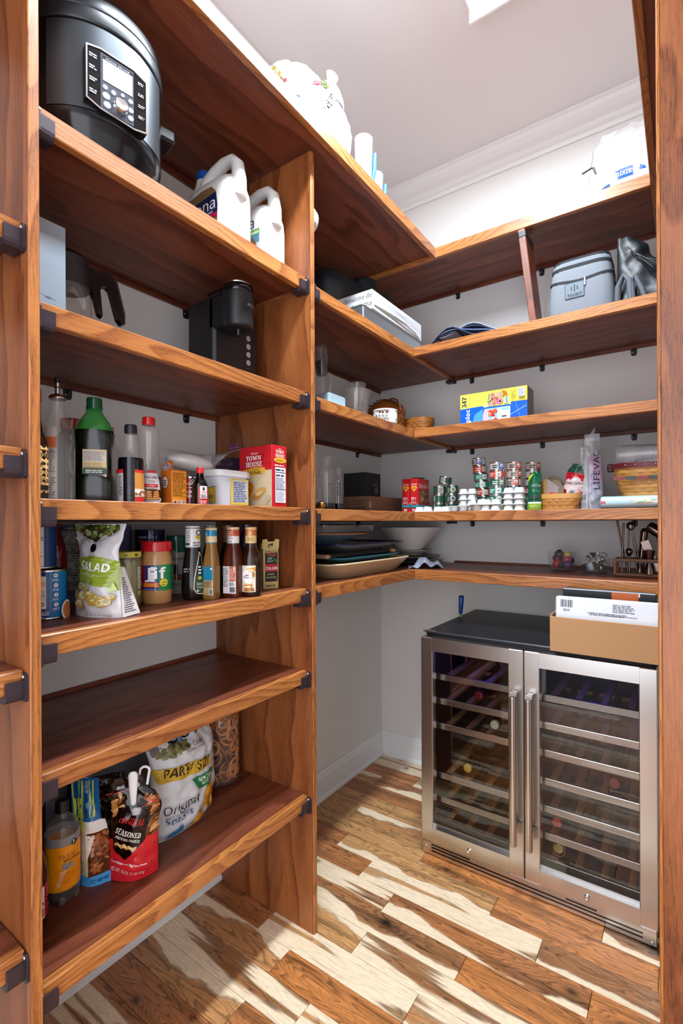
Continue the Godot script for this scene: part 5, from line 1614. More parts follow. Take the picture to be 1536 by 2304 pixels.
	q.rect(-0.03, 0.006, 0.001, 0.073, "#b52a2c").txt("RUMFORD", -0.018, 0.054, 0.012, 0.0605, "#efe6e0").rows(-0.016, 0.046, 0.010, 0.051, 1, "#d8c0b8").txt("BAKING", -0.018, 0.032, 0.012, 0.040, "#efe6e0").txt("POWDER", -0.018, 0.021, 0.012, 0.029, "#efe6e0").rect(-0.003, 0.0085, 0.012, 0.014, "#3a3a5a").ell(0.006, 0.065, 0.0035, 0.0042, "#e6e0dc").ell(0.006, 0.065, 0.002, 0.0025, "#161014")
	part("label", q, "print_gloss", o)
	# vanilla
	at = Vector3(-1.035, Y, -0.836)
	o = thing("vanilla_bottle", "little black vanilla extract bottle with a red cap", "bottle", at, face(at))
	pr = [[0.0, 0.019], [0.0, 0.019], [0.003, 0.0208], [0.052, 0.0203], [0.058, 0.018], [0.072, 0.0105], [0.084, 0.0088]]
	part("body", cyl_mesh("#0b0a0a", pr, 32), "print_gloss", o)
	m = MB.new()
	m.hue("#c01c22").body([[0.083, 0.0088], [0.083, 0.0088], [0.0838, 0.0096], [0.0965, 0.0094], [0.098, 0.0085], [0.098, 0.0085], [0.098, 0]], 24)
	part("cap", m, "print", o)
	q = Pr.new(self, on_body(pr), 0.005)
	q.rect(-0.004, 0.001, 0.022, 0.047, "#b8161e").rect(0.0, 0.017, 0.0195, 0.049, "#d9d2d0").rect(0.006, 0.038, 0.012, 0.046, "#3a3030").txt("Extract", 0.002, 0.031, 0.018, 0.037, "#b01c20", "s", 0.15).rows(0.002, 0.019, 0.018, 0.029, 3, "#4a4444").rows(0.0, 0.004, 0.02, 0.013, 3, "#e8b8b4")
	part("label", q, "print_gloss", o)
	# sugar tub
	at = Vector3(-1.116, Y, -0.978)
	o = thing("sugar_tub", "white plastic sugar tub with a snap lid and yellow label", "tub", at, 0)
	pr = [[0.0, 0.055, 0.055, 6.0], [0.0, 0.055, 0.055, 6.0], [0.003, 0.058, 0.058, 6.0], [0.092, 0.060, 0.060, 6.0], [0.094, 0.060, 0.060, 6.0]]
	part("tub", cyl_mesh("#c9ccd2", pr, 44), "print", o)
	m = MB.new()
	m.hue("#dcdcdc").body([[0.086, 0.0645, 0.0645, 7.0], [0.086, 0.0645, 0.0645, 7.0], [0.100, 0.0645, 0.0645, 7.0], [0.104, 0.061, 0.061, 7.0], [0.104, 0.061, 0.061, 7.0], [0.104, 0.0, 0.0, 7.0]], 48)
	part("lid", m, "print", o)
	m = MB.new()
	m.hue("#6f6c66").box(Vector3(-0.03, 0.096, 0.0665), Vector3(0.05, 0.014, 0.004), 0.001)
	part("lid_tab", m, "print", o)
	q = Pr.new(self, on_flat(Vector3(0, 0, 0.0606), Vector3.RIGHT, Vector3.UP), 1.0)
	q.poly([Vector2(-0.05, 0.012), Vector2(0.045, 0.012), Vector2(0.045, 0.056), Vector2(-0.05, 0.046)], "#d8b436").txt("GRANULATED", -0.045, 0.024, 0.034, 0.033, "#2a2a38").txt("sugar", -0.014, 0.066, 0.01, 0.074, "#2a3f8a", "s").poly([Vector2(-0.05, 0.046), Vector2(0.045, 0.056), Vector2(0.045, 0.0575), Vector2(-0.05, 0.0475)], "#2a3050")
	part("label", q, "print", o)
	q = Pr.new(self, on_flat(Vector3(0.0606, 0, 0), Vector3.FORWARD, Vector3.UP), 1.0)
	q.rect(-0.018, 0.006, 0.05, 0.08, "#d8b93c").rect(-0.010, 0.012, 0.046, 0.076, "#b9bcc8").rows(-0.008, 0.014, 0.044, 0.074, 12, "#3a4468")
	part("side_label", q, "print", o)
	# sugar bag on the tub
	at = Vector3(-1.170, Y + 0.1055, -0.945)
	o = thing("sugar_bag", "clear zip bag of white sugar slumped on top of the sugar tub", "bag", at, 72)
	m = MB.new()
	var nz := FastNoiseLite.new()
	nz.seed = 3; nz.frequency = 1.0
	var rows := []
	for i in 19:
		var v := i / 18.0
		var row := []
		var w := sin(PI * minf(v * 1.15 + 0.04, 1.0)) if v < 0.7 else lerpf(0.85, 0.62, (v - 0.7) / 0.3)
		w = maxf(w, 0.45) if v > 0.25 else w
		var hh := 0.030 * sqrt(maxf(1.0 - pow((v - 0.32) / 0.42, 2.0), 0.0)) + 0.0025
		for j in 24:
			var a := TAU * j / 24
			var cx := cos(a); var sy := sin(a)
			var nn := nz.get_noise_2d(v * 8.0, j * 0.9) * 0.006
			var lift := 0.068 * smoothstep(0.45, 1.0, v)
			row.append(Vector3(-0.115 + 0.235 * v + nn, 0.030 * (1 - v) + lift + hh * sy + (0.0 if sy < 0 else nn) + 0.002, (0.046 * w + nn) * cx))
		rows.append(row)
	m.grid(rows, true)
	part("bag", m, "poly_clear", o)
	var sg := MB.new()
	rows = []
	for i in 11:
		var v := i / 10.0
		var row := []
		var hh := 0.026 * sqrt(maxf(1.0 - pow((v - 0.5) / 0.5, 2.0), 0.0))
		for j in 24:
			var a := TAU * j / 24
			row.append(Vector3(-0.105 + 0.15 * v, 0.028 * (1 - 0.6 * v) + hh * sin(a) + 0.003, hh * 1.45 * cos(a)))
		rows.append(row)
	sg.hue("#d8d2cc").grid(rows, true)
	part("sugar", sg, "print_matt", o)
	m = MB.new()
	m.hue("#6f2a72").box(Vector3(0.105, 0.088, 0.0), Vector3(0.004, 0.006, 0.058), 0.001, -1, Basis(Vector3.BACK, -0.5))
	m.hue("#8a4a90").box(Vector3(0.108, 0.080, 0.0), Vector3(0.004, 0.004, 0.058), 0.001, -1, Basis(Vector3.BACK, -0.5))
	part("zip", m, "print", o)
	# dark plum-coloured bag behind the cracker box
	at = Vector3(-1.205, Y, -1.085)
	o = thing("flour_pouch", "dark plum pouch standing between the sugar bag and the cracker box", "pouch", at, 60)
	var po := Pouch.new(0.11, 0.165, 0.05, [[0, 1, 0.8], [0.4, 1, 1], [0.9, 0.95, 0.2], [1, 0.9, 0.06]], 0.004, 51)
	part("bag", po.mesh(MB.new().hue("#3c2c3c")), "print_gloss", o)
	# cracker box
	s = Vector3(0.137, 0.186, 0.066)
	at = Vector3(-1.0 - s.x / 2, Y, -1.0698 - s.z / 2)
	o = thing("cracker_box", "tall red and tan cracker box reading TOWN HOUSE", "box", at, 0)
	carton(o, s, "#bf1a26")
	q = Pr.new(self, front_of(s), 1.0)
	q.rect(-0.0685, 0.0, 0.0685, 0.112, "#cdbb98")
	q.poly([Vector2(-0.0685, 0.112), Vector2(0.0685, 0.112), Vector2(0.0685, 0.135), Vector2(-0.0685, 0.118)], "#bf1a26")
	q.poly([Vector2(-0.043, 0.126), Vector2(0.034, 0.126), Vector2(0.034, 0.162), Vector2(-0.043, 0.158)], "#a8141f")
	q.txt("Kellogg's", -0.018, 0.160, 0.012, 0.168, "#efe2dc", "s", 0.25).txt("TOWN", -0.038, 0.1435, 0.026, 0.157, "#f6f2ec", "S").txt("HOUSE", -0.038, 0.124, 0.030, 0.139, "#f6f2ec", "S")
	q.poly([Vector2(-0.052, 0.101), Vector2(-0.05, 0.116), Vector2(-0.004, 0.122), Vector2(0.042, 0.120), Vector2(0.042, 0.104), Vector2(0.0, 0.097)], "#d8a836").txt("LIGHT AND BUTTERY", -0.034, 0.1135, 0.018, 0.1165, "#6a4a18").txt("ORIGINAL", -0.041, 0.1015, 0.027, 0.1105, "#3a2412")
	q.ell(-0.036, 0.048, 0.031, 0.021, "#caa05c", 0.75).ell(-0.030, 0.053, 0.029, 0.019, "#c57a24", 0.75).ell(-0.036, 0.049, 0.02, 0.008, "#b05a1c", 0.75).ell(0.024, 0.048, 0.024, 0.011, "#c79a58", 0.35).ell(0.008, 0.034, 0.018, 0.009, "#c0802f", 0.2).ell(0.018, 0.043, 0.015, 0.007, "#d6b474", 0.3).poly([Vector2(-0.0685, 0.06), Vector2(-0.045, 0.066), Vector2(-0.05, 0.082), Vector2(-0.0685, 0.09)], "#c98a30")
	q.ell(0.055, 0.026, 0.009, 0.009, "#8a7a5c").ell(0.055, 0.026, 0.0083, 0.0083, "#cdbb98").txt("K", 0.053, 0.0235, 0.057, 0.0285, "#8a5a4a").rows(-0.066, 0.008, -0.034, 0.014, 1, "#7a6a4c")
	part("front_print", q, "print_gloss", o)
	q = Pr.new(self, right_of(s), 1.0)
	q.txt("TOWN", -0.016, 0.163, 0.020, 0.172, "#f4ece6", "S").txt("HOUSE", -0.017, 0.151, 0.022, 0.160, "#f4ece6", "S").txt("Kellogg's", -0.006, 0.173, 0.010, 0.178, "#efe2dc", "s", 0.25).ell(0.003, 0.142, 0.028, 0.0085, "#d8a836").txt("ORIGINAL", -0.014, 0.1385, 0.018, 0.1435, "#8a6a2a").rows(-0.022, 0.124, 0.026, 0.131, 1, "#f0d8d4")
	q.rect(-0.020, 0.014, 0.026, 0.120, "#dfe2ea").rows(-0.018, 0.11, 0.024, 0.119, 1, "#23304a").rect(-0.018, 0.104, 0.024, 0.106, "#1e2a40").rows(-0.018, 0.094, 0.024, 0.102, 1, "#3a4660").rows(-0.018, 0.058, 0.024, 0.092, 7, "#8a92a4").rect(-0.018, 0.053, 0.024, 0.055, "#1e2a40").rows(-0.018, 0.020, 0.024, 0.05, 7, "#9aa0b0")
	part("side_print", q, "print_gloss", o)
	m = MB.new()
	m.hue("#5a2a2c").box(Vector3(0.02, 0.1865, 0), Vector3(0.09, 0.001, 0.06), 0)
	part("open_top", m, "print", o)

# ---------------------------------------------------------------- coffee things (y 1.683) and the shelf above (y 2.04)
func coffee_shelf() -> void:
	var Y := 1.683
	var o := thing("coffee_maker", "grey-blue coffee maker housing, its flat side panel at the left upright", "coffee maker", Vector3(-1.12, Y, -0.4580))
	var m := MB.new()
	m.extrude(PackedVector2Array([Vector2(-0.08, 0), Vector2(0.08, 0), Vector2(0.08, 0.199), Vector2(0.055, 0.206), Vector2(-0.08, 0.206)]), 0.086, Vector3(0, 0, -0.043))
	part("housing", m, "grey_enamel", o)
	var sc := Pr.new(self, on_flat(Vector3(0.08, 0, 0), Vector3.FORWARD, Vector3.UP), 1.0)
	sc.curve([Vector2(-0.03, 0.062), Vector2(-0.015, 0.053), Vector2(0.0, 0.047), Vector2(0.024, 0.044)], 0.0008, "#66707c").line(Vector2(-0.02, 0.12), Vector2(-0.004, 0.104), 0.0007, "#7d8894").line(Vector2(-0.017, 0.107), Vector2(-0.008, 0.12), 0.0006, "#7d8894").line(Vector2(0.004, 0.046), Vector2(0.015, 0.045), 0.0016, "#39424c")
	part("scratches", sc, "print_matt", o)
	# carafe
	o = thing("coffee_carafe", "glass coffee carafe with a black collar and big open handle", "carafe", Vector3(-1.165, Y, -0.562), 80)
	m = MB.new()
	m.body([[0.0, 0.044], [0.0, 0.044], [0.006, 0.052], [0.07, 0.055], [0.12, 0.052], [0.145, 0.046], [0.15, 0.045]], 36)
	part("glass", m, "clear_glass", o)
	m = MB.new()
	m.body([[0.135, 0.0495], [0.135, 0.0495], [0.145, 0.0485], [0.18, 0.0475], [0.198, 0.0485], [0.20, 0.047], [0.20, 0.047], [0.20, 0]], 36)
	part("collar", m, "black_plastic", o)
	m = MB.new()
	m.body([[0.2, 0.044], [0.2, 0.044], [0.206, 0.043], [0.212, 0.036], [0.214, 0.03], [0.214, 0.03], [0.214, 0]], 32)
	part("lid", m, "black_gloss", o)
	m = MB.new()
	var hp := PackedVector2Array([Vector2(0.044, 0.200), Vector2(0.062, 0.196), Vector2(0.085, 0.2005), Vector2(0.098, 0.196), Vector2(0.108, 0.18), Vector2(0.126, 0.11), Vector2(0.129, 0.085), Vector2(0.122, 0.083), Vector2(0.112, 0.093), Vector2(0.094, 0.158), Vector2(0.087, 0.164), Vector2(0.074, 0.162), Vector2(0.072, 0.15), Vector2(0.077, 0.094), Vector2(0.076, 0.088), Vector2(0.068, 0.094), Vector2(0.059, 0.13), Vector2(0.05, 0.145), Vector2(0.044, 0.145)])
	m.extrude(hp, 0.020, Vector3(0, 0, -0.010))
	part("handle", m, "black_gloss", o)
	m = MB.new()
	m.extrude(PackedVector2Array([Vector2(0.096, 0.195), Vector2(0.107, 0.183), Vector2(0.1275, 0.085), Vector2(0.131, 0.088), Vector2(0.131, 0.112), Vector2(0.113, 0.184), Vector2(0.104, 0.197)]), 0.015, Vector3(0, 0, -0.0075))
	part("grip_strip", m, "black_plastic", o)
	# pod machine
	o = thing("pod_coffee_machine", "black single-serve pod coffee machine with four round buttons", "coffee machine", Vector3(-1.13, Y, -1.055), 90)
	# local: +z out to the aisle, +x = towards the far wall
	m = MB.new()
	m.box(Vector3(0, 0.131, -0.062), Vector3(0.178, 0.262, 0.124), 0.008)
	m.box(Vector3(0.0, 0.008, 0.05), Vector3(0.13, 0.016, 0.10), 0.006)
	part("body", m, "black_plastic", o)
	m = MB.new()
	var hc := Vector3(-0.052, 0, 0.062)
	m.body([[0.157, 0.026], [0.157, 0.026], [0.158, 0.038], [0.166, 0.0435], [0.255, 0.0455], [0.258, 0.0445]], 40, hc)
	m.box(Vector3(-0.048, 0.212, 0.02), Vector3(0.082, 0.095, 0.09), 0.006)
	part("brew_head", m, "black_plastic", o)
	m = MB.new()
	m.body([[0.2585, 0.0435], [0.2585, 0.0435], [0.262, 0.0455], [0.275, 0.0455], [0.280, 0.043], [0.280, 0.043], [0.280, 0.0]], 40, hc)
	m.box(Vector3(-0.048, 0.270, 0.01), Vector3(0.08, 0.018, 0.09), 0.005)
	part("lid", m, "black_gloss", o)
	m = MB.new()
	m.body([[0.283, 0.036], [0.286, 0.038], [0.289, 0.036], [0.289, 0.036], [0.287, 0.030]], 36, hc)
	part("lid_ring", m, "steel_light", o)
	m = MB.new()
	m.body([[0.14, 0.006], [0.14, 0.006], [0.158, 0.009]], 16, hc)
	part("nozzle", m, "black_gloss", o)
	var q := Pr.new(self, on_body([[0, 0.0452], [0.3, 0.0458]], PI / 2, hc), 0.006)
	q.txt("KEURIG", -0.006, 0.216, 0.040, 0.223, "#8b9099", "b")
	part("lettering", q, "print", o)
	for k in 4:
		m = MB.new()
		m.hue("#a9adb6").body([[0, 0.0088], [0.0008, 0.0086], [0.0014, 0.0078], [0.0014, 0.0078], [0.0014, 0]], 24, Vector3(0.049, 0.176 - 0.0255 * k, 0.0), true, Basis(Vector3.RIGHT, PI / 2))
		part("button", m, "print", o)
	q = Pr.new(self, on_flat(Vector3(0, 0, 0.0002), Vector3.RIGHT, Vector3.UP), 1.0)
	q.rows(0.041, 0.080, 0.060, 0.083, 1, "#6a6d74")
	part("small_print", q, "print", o)

func jug_shelf() -> void:
	var Y := 2.04
	# multicooker
	var o := thing("multicooker", "round black multicooker with a silver-edged control panel on the second shelf", "multicooker", Vector3(-1.09, Y, -0.587), 79)
	o.scale = Vector3(1, 0.91, 1)
	var R := 0.1435
	var m := MB.new()
	m.body([[0.0, 0.118], [0.0, 0.118], [0.008, 0.126], [0.028, 0.132], [0.03, 0.137], [0.05, 0.1415], [0.06, R], [0.255, R], [0.262, R - 0.003]], 64)
	part("body", m, "cooker_black", o)
	m = MB.new()
	m.body([[0.258, R + 0.001], [0.258, R + 0.001], [0.262, R + 0.004], [0.285, R + 0.004], [0.29, R + 0.001], [0.29, R + 0.001], [0.292, R + 0.003], [0.315, R + 0.002], [0.34, R - 0.012], [0.36, R - 0.045], [0.368, R - 0.09], [0.370, 0.0]], 64)
	part("lid", m, "cooker_lid", o)
	m = MB.new()
	var rows := []
	for i in 2:
		var row := []
		for j in 25:
			var a := PI / 2 + deg_to_rad(-52.0 + 104.0 * j / 24)
			row.append(Vector3(cos(a) * (R + 0.0012), [0.066, 0.252][i], sin(a) * (R + 0.0012)))
		rows.append(row)
	m.grid(rows)
	part("front_shell", m, "cooker_shell", o)
	# control panel: bevelled slab
	var pp := PackedVector2Array([Vector2(-0.060, 0.056), Vector2(-0.034, 0.046), Vector2(0.034, 0.040), Vector2(0.060, 0.046), Vector2(0.060, 0.166), Vector2(0.034, 0.178), Vector2(-0.034, 0.180), Vector2(-0.060, 0.172)])
	m = MB.new()
	m.extrude(pp, 0.032, Vector3(0, 0.02, R - 0.026))
	var pan := part("control_panel", m, "black_gloss", o)
	m = MB.new()
	var inn := PackedVector2Array()
	var ctr := Vector2(0, 0.11)
	for v in pp:
		inn.append(ctr + (v - ctr) * 0.955)
	for k in pp.size():
		var a := pp[k]; var b := pp[(k + 1) % pp.size()]; var c := inn[(k + 1) % pp.size()]; var d := inn[k]
		m.extrude(PackedVector2Array([a, b, c, d]), 0.0022, Vector3(0, 0.02, R + 0.0058))
	part("trim_ring", m, "steel_light", pan)
	var F := on_flat(Vector3(0, 0.02, R + 0.0062), Vector3.RIGHT, Vector3.UP)
	var q := Pr.new(self, F, 1.0)
	q.rect(-0.0325, 0.048, 0.0325, 0.172, "#4a4f57").rect(-0.029, 0.112, 0.031, 0.168, "#2a2e34").rect(-0.028, 0.114, 0.030, 0.160, "#dfe6ee").txt("FOODI DELUXE", -0.022, 0.1615, 0.024, 0.1655, "#cfd4da", "r")
	for k in 4:
		q.rows(-0.054, 0.150 - 0.026 * k, -0.039, 0.160 - 0.026 * k, 2, "#d5d9de", k)
		q.rows(0.041, 0.150 - 0.026 * k, 0.055, 0.158 - 0.026 * k, 2, "#b9bdc4", k + 9)
	part("panel_print", q, "print_gloss", pan)
	for e in [[-0.024, 0.100, 0.005], [-0.008, 0.098, 0.005], [0.010, 0.104, 0.004], [-0.022, 0.082, 0.0075], [-0.020, 0.063, 0.0075], [0.026, 0.100, 0.005], [0.026, 0.080, 0.006], [0.026, 0.062, 0.006]]:
		m = MB.new()
		m.hue("#b9c0c8").body([[0, e[2]], [0.0015, e[2] * 0.95], [0.0022, e[2] * 0.7], [0.0022, 0]], 18, Vector3(e[0], 0.02 + e[1], R + 0.0064), true, Basis(Vector3.RIGHT, PI / 2))
		part("button", m, "print_gloss", pan)
	m = MB.new()
	m.body([[0, 0.0145], [0.002, 0.015], [0.013, 0.0138], [0.015, 0.012], [0.015, 0.012], [0.0145, 0]], 30, Vector3(0.004, 0.091, R + 0.006), true, Basis(Vector3.RIGHT, PI / 2))
	part("dial", m, "steel_light", pan)
	m = MB.new()
	m.box(Vector3(R + 0.016, 0.205, 0.0), Vector3(0.045, 0.034, 0.06), 0.006)
	part("side_handle", m, "black_plastic", o)
	part("side_handle", MB.new().box(Vector3(-R - 0.010, 0.205, 0.0), Vector3(0.030, 0.034, 0.06), 0.006), "black_plastic", o)
	# two cleaner jugs
	for k in 2:
		var at: Vector3 = [Vector3(-1.115, Y, -0.970), Vector3(-1.115, Y, -1.116)][k]
		var W: float = [0.095, 0.095][k]
		var D: float = [0.057, 0.059][k]
		o = thing("cleaner_jug", ["large white floor-cleaner jug with a blue cap and navy label", "white floor-cleaner jug with green label band, beside the middle upright"][k], "jug", at, 0, "white cleaner jugs")
		# body runs along x (towards the aisle), thin along z
		m = MB.new()
		m.hue("#d9dad8")
		var top: float = [0.175, 0.165][k]
		m.body([[0.0, W * 0.92, D * 0.9, 4.5], [0.0, W * 0.92, D * 0.9, 4.5], [0.008, W, D, 5.0], [top - 0.03, W, D, 5.0], [top, W * 0.985, D * 0.96, 4.5], [top + 0.02, W * 0.95, D * 0.86, 4.0], [top + 0.038, W * 0.88, D * 0.62, 3.4], [top + 0.046, W * 0.78, D * 0.42, 3.0], [top + 0.048, W * 0.6, D * 0.25, 2.6], [top + 0.048, 0, 0, 2.6]], 48)
		part("body", m, "jug_white", o)
		# handle loop over the aisle side, and the neck at the wall side
		m = MB.new()
		m.hue("#d9dad8")
		var t := top
		m.tube([Vector3(W * 0.90, t - 0.02, 0), Vector3(W * 0.93, t + 0.03, 0), Vector3(W * 0.88, t + 0.072, 0), Vector3(W * 0.66, t + 0.094, 0), Vector3(W * 0.3, t + 0.098, 0), Vector3(-W * 0.1, t + 0.088, 0), Vector3(-W * 0.42, t + 0.066, 0), Vector3(-W * 0.5, t + 0.03, 0)], [0.024, 0.021, 0.018, 0.0165, 0.0165, 0.018, 0.023, 0.030], 20)
		m.body([[t + 0.01, 0.042, 0.036], [t + 0.05, 0.030, 0.028], [t + 0.07, 0.024, 0.022], [t + 0.084, 0.021]], 30, Vector3(-W * 0.66, 0, 0))
		part("handle", m, "jug_white", o)
		m = MB.new()
		m.hue(["#1450a8", "#d8d8d4"][k]).body([[t + 0.080, 0.022], [t + 0.080, 0.022], [t + 0.104, 0.021], [t + 0.107, 0.019], [t + 0.107, 0.019], [t + 0.107, 0]], 30, Vector3(-W * 0.66, 0, 0))
		part("cap", m, "print", o)
		q = Pr.new(self, on_flat(Vector3(0.0, 0.014 if k == 0 else 0.0, D + 0.0008), Vector3.RIGHT, Vector3.UP), 1.0)
		if k == 0:
			var arch := [Vector2(-0.085, 0.02), Vector2(0.060, 0.02), Vector2(0.064, 0.10), Vector2(0.058, 0.140), Vector2(0.040, 0.158), Vector2(0.0, 0.160), Vector2(-0.06, 0.15), Vector2(-0.085, 0.13)]
			q.poly(arch, "#7a6242").poly([Vector2(-0.085, 0.082), Vector2(0.063, 0.082), Vector2(0.0638, 0.10), Vector2(0.0585, 0.138), Vector2(-0.085, 0.125)], "#16244f")
			q.txt("Bona", -0.058, 0.096, 0.054, 0.126, "#f0f0f0", "r").txt("Floor Cleaner", -0.018, 0.084, 0.046, 0.0905, "#e6e6ea").rect(-0.085, 0.070, 0.0632, 0.081, "#b8124e").txt("REFILL", 0.004, 0.0722, 0.034, 0.0790, "#f4d8e0").rows(0.02, 0.046, 0.052, 0.066, 3, "#c9b48a")
			q.line(Vector2(-0.085, 0.0925), Vector2(0.063, 0.0925), 0.001, "#8a94b8")
		else:
			q.rect(-0.08, 0.01, 0.082, 0.118, "#b4b8b0").rect(-0.08, 0.098, 0.082, 0.114, "#5a8a34").txt("Floor Polish", 0.02, 0.101, 0.078, 0.110, "#e8eedd").txt("Bona", -0.04, 0.120, 0.060, 0.152, "#1a2248", "r").rect(-0.08, 0.075, 0.082, 0.098, "#4a7890").ell(0.04, 0.06, 0.03, 0.035, "#6a4a34").poly([Vector2(0.05, 0.04), Vector2(0.082, 0.06), Vector2(0.082, 0.02), Vector2(0.05, 0.03)], "#c8ccc8")
		part("label", q, "print_gloss", o)

# ---------------------------------------------------------------- second corner shelf (y 2.026) and third (y 1.675)
func basket(o: Node3D, ctr: Vector3, rx: float, rz: float, e: float, h: float, tap: float, rows: int, count: int, cols: Array, wid := 0.0, parent_name := "weave") -> void:
	# woven side: each horizontal splint passes in front of and behind the uprights in turn
	var per := rows
	for i in per:
		var y0 := h * i / per
		var y1 := h * (i + 0.94) / per
		var m := MB.new()
		m.hue(cols[i % cols.size()])
		var grd := [[], [], [], []]
		var S := count * 4
		for j in S + 1:
			var th := TAU * j / S
			var ph := sin(count * th * 0.5 * 2.0 + (PI if i % 2 else 0.0)) * 0.0016
			for k in 4:
				var y: float = [y0, y0, y1, y1][k]
				var t := y / h
				var f := lerpf(tap, 1.0, t)
				var q: float = MB.rho(th, rx * f, rz * f, e) + ph + [0.0, 0.0017, 0.0017, 0.0][k]
				grd[k].append(ctr + Vector3(q * cos(th), y, q * sin(th)))
		m.grid([grd[0], grd[1], grd[2], grd[3]], false)
		part("splint", m, "print", o)
	var m2 := MB.new()
	m2.hue("#7a4a20")
	for j in count:
		var th := TAU * (j + 0.5) / count
		var a: Vector3
		var q0 := MB.rho(th, rx * tap, rz * tap, e) - 0.001
		var q1 := MB.rho(th, rx, rz, e) - 0.001
		m2.tube([ctr + Vector3(q0 * cos(th), 0.001, q0 * sin(th)), ctr + Vector3(q1 * cos(th), h, q1 * sin(th))], 0.0022, 5)
	m2.body([[0.0, rx * tap, rz * tap, e], [0.0, rx * tap, rz * tap, e], [0.003, rx * tap, rz * tap, e], [0.003, rx * tap, rz * tap, e], [0.003, 0.0, 0.0, e]], 32, ctr)
	part("stakes", m2, "print", o)
func cooler_tile(p: Pr, x: float, y: float, s: float) -> void:
	for k in 3:
		p.rect(x + s * (k - 1) - s * 0.18, y - s * [0.7, 1.3, 0.7][k], x + s * (k - 1) + s * 0.18, y + s * [0.7, 1.3, 0.7][k], "#2c333c")
func second_corner_shelf() -> void:
	var Y := 2.026
	# black air-fryer style appliance at the back
	var o := thing("air_fryer_basket", "dark blue-black air fryer basket with a handle, at the back under the top shelf", "air fryer", Vector3(-1.268, Y, -1.80), 0)
	var m := MB.new()
	m.body([[0.0, 0.09, 0.20, 4.0], [0.0, 0.09, 0.20, 4.0], [0.01, 0.10, 0.21, 5.0], [0.24, 0.104, 0.215, 5.0], [0.29, 0.10, 0.205, 4.0], [0.315, 0.08, 0.17, 3.0], [0.32, 0.0, 0.0, 3.0]], 48)
	part("body", m, "teal_black", o)
	m = MB.new()
	m.body([[0.05, 0.062], [0.05, 0.062], [0.355, 0.064], [0.365, 0.058], [0.365, 0.058], [0.365, 0]], 36, Vector3(0.043, 0, -0.13))
	part("front_column", m, "teal_black", o)
	m = MB.new()
	m.extrude(PackedVector2Array([Vector2(0.0, 0.315), Vector2(0.07, 0.325), Vector2(0.095, 0.31), Vector2(0.125, 0.20), Vector2(0.105, 0.195), Vector2(0.075, 0.285), Vector2(0.0, 0.28)]), 0.035, Vector3(0.03, 0.02, -0.205), Basis(Vector3.UP, 0.9))
	part("handle", m, "black_plastic", o)
	# printed gift box on a steel tin
	o = thing("steel_tin", "flat brushed steel tin on the second corner shelf, under the printed box", "tin", Vector3(-0.985 - 0.085, Y, -1.80), 0)
	m = MB.new()
	m.box(Vector3(0, 0.037, 0), Vector3(0.17, 0.074, 0.49), 0.004)
	part("tin", m, "tin_steel", o)
	var q := Pr.new(self, on_flat(Vector3(0.0852, 0, 0), Vector3.FORWARD, Vector3.UP), 1.0)
	q.txt("Wusthof", 0.02, 0.034, 0.09, 0.052, "#8a949c", "s", 0.2)
	part("lettering", q, "print", o)
	m = MB.new()
	m.box(Vector3(0, 0.066, 0), Vector3(0.1715, 0.003, 0.4915), 0.001)
	part("seam", m, "dark_grey", o)
	o = thing("printed_box", "white box printed with newspaper words, on top of the steel tin", "box", Vector3(-0.985 - 0.0875, Y + 0.0775, -1.835), 0)
	m = MB.new()
	m.hue("#d4d6da").box(Vector3(0, 0.0375, 0), Vector3(0.175, 0.075, 0.43), 0.0015)
	part("box", m, "print", o)
	q = Pr.new(self, on_flat(Vector3(0, 0, 0.2152), Vector3.RIGHT, Vector3.UP), 1.0)
	q.txt("professione de", -0.085, 0.040, 0.086, 0.064, "#2c2e33", "s").txt("del giorna", -0.035, 0.008, 0.086, 0.033, "#2c2e33", "s")
	part("lettering", q, "print", o)
	q = Pr.new(self, on_flat(Vector3(0.0877, 0, 0), Vector3.FORWARD, Vector3.UP), 1.0)
	for k in 60:
		q.line(Vector2(rng.randf_range(-0.21, 0.21), rng.randf_range(0.03, 0.072)), Vector2(rng.randf_range(-0.21, 0.21), rng.randf_range(0.03, 0.072)), 0.0003, "#b6bac0")
		q.lv = 1 + k % 4
	q.lv = 5
	q.poly([Vector2(-0.20, 0.014), Vector2(-0.20, 0.020), Vector2(-0.02, 0.030), Vector2(0.06, 0.030), Vector2(0.15, 0.020), Vector2(0.20, 0.004), Vector2(0.1, 0.006)], "#6f6a66").poly([Vector2(-0.02, 0.016), Vector2(0.08, 0.024), Vector2(0.19, 0.007), Vector2(0.08, 0.008)], "#a9a29c")
	part("side_print", q, "print", o)
	# small white round thing beyond the upright
	o = thing("air_freshener", "small round white dispenser fixed high on the far side of the middle upright", "dispenser", Vector3(-0.988, 2.24, -1.2047), 180)
	m = MB.new()
	m.hue("#d9d9d6").body([[0.0, 0.040], [0.0, 0.040], [0.012, 0.042], [0.03, 0.040], [0.042, 0.030], [0.047, 0.018], [0.047, 0.018], [0.047, 0]], 32, Vector3.ZERO, true, Basis(Vector3.RIGHT, PI / 2))
	part("body", m, "print", o)
	m = MB.new()
	m.hue("#b9bcc0").body([[0.014, 0.043], [0.016, 0.0435], [0.018, 0.043]], 32, Vector3.ZERO, false, Basis(Vector3.RIGHT, PI / 2))
	part("band", m, "print", o)
	# leaning plank
	o = thing("wooden_brace", "dark narrow plank leaning between the second shelf and the top shelf", "plank", Vector3(-0.474, Y, -2.03), 0)
	m = MB.new()
	var a0 := Vector3(0, 0.001, 0)
	var tilt := 0.115
	m.box(Vector3(-0.0225, 0.1975, 0), Vector3(0.026, 0.392, 0.12), 0.002, 1, Basis(Vector3.BACK, tilt))
	part("plank", m, "wood_panel", o)
	m = MB.new()
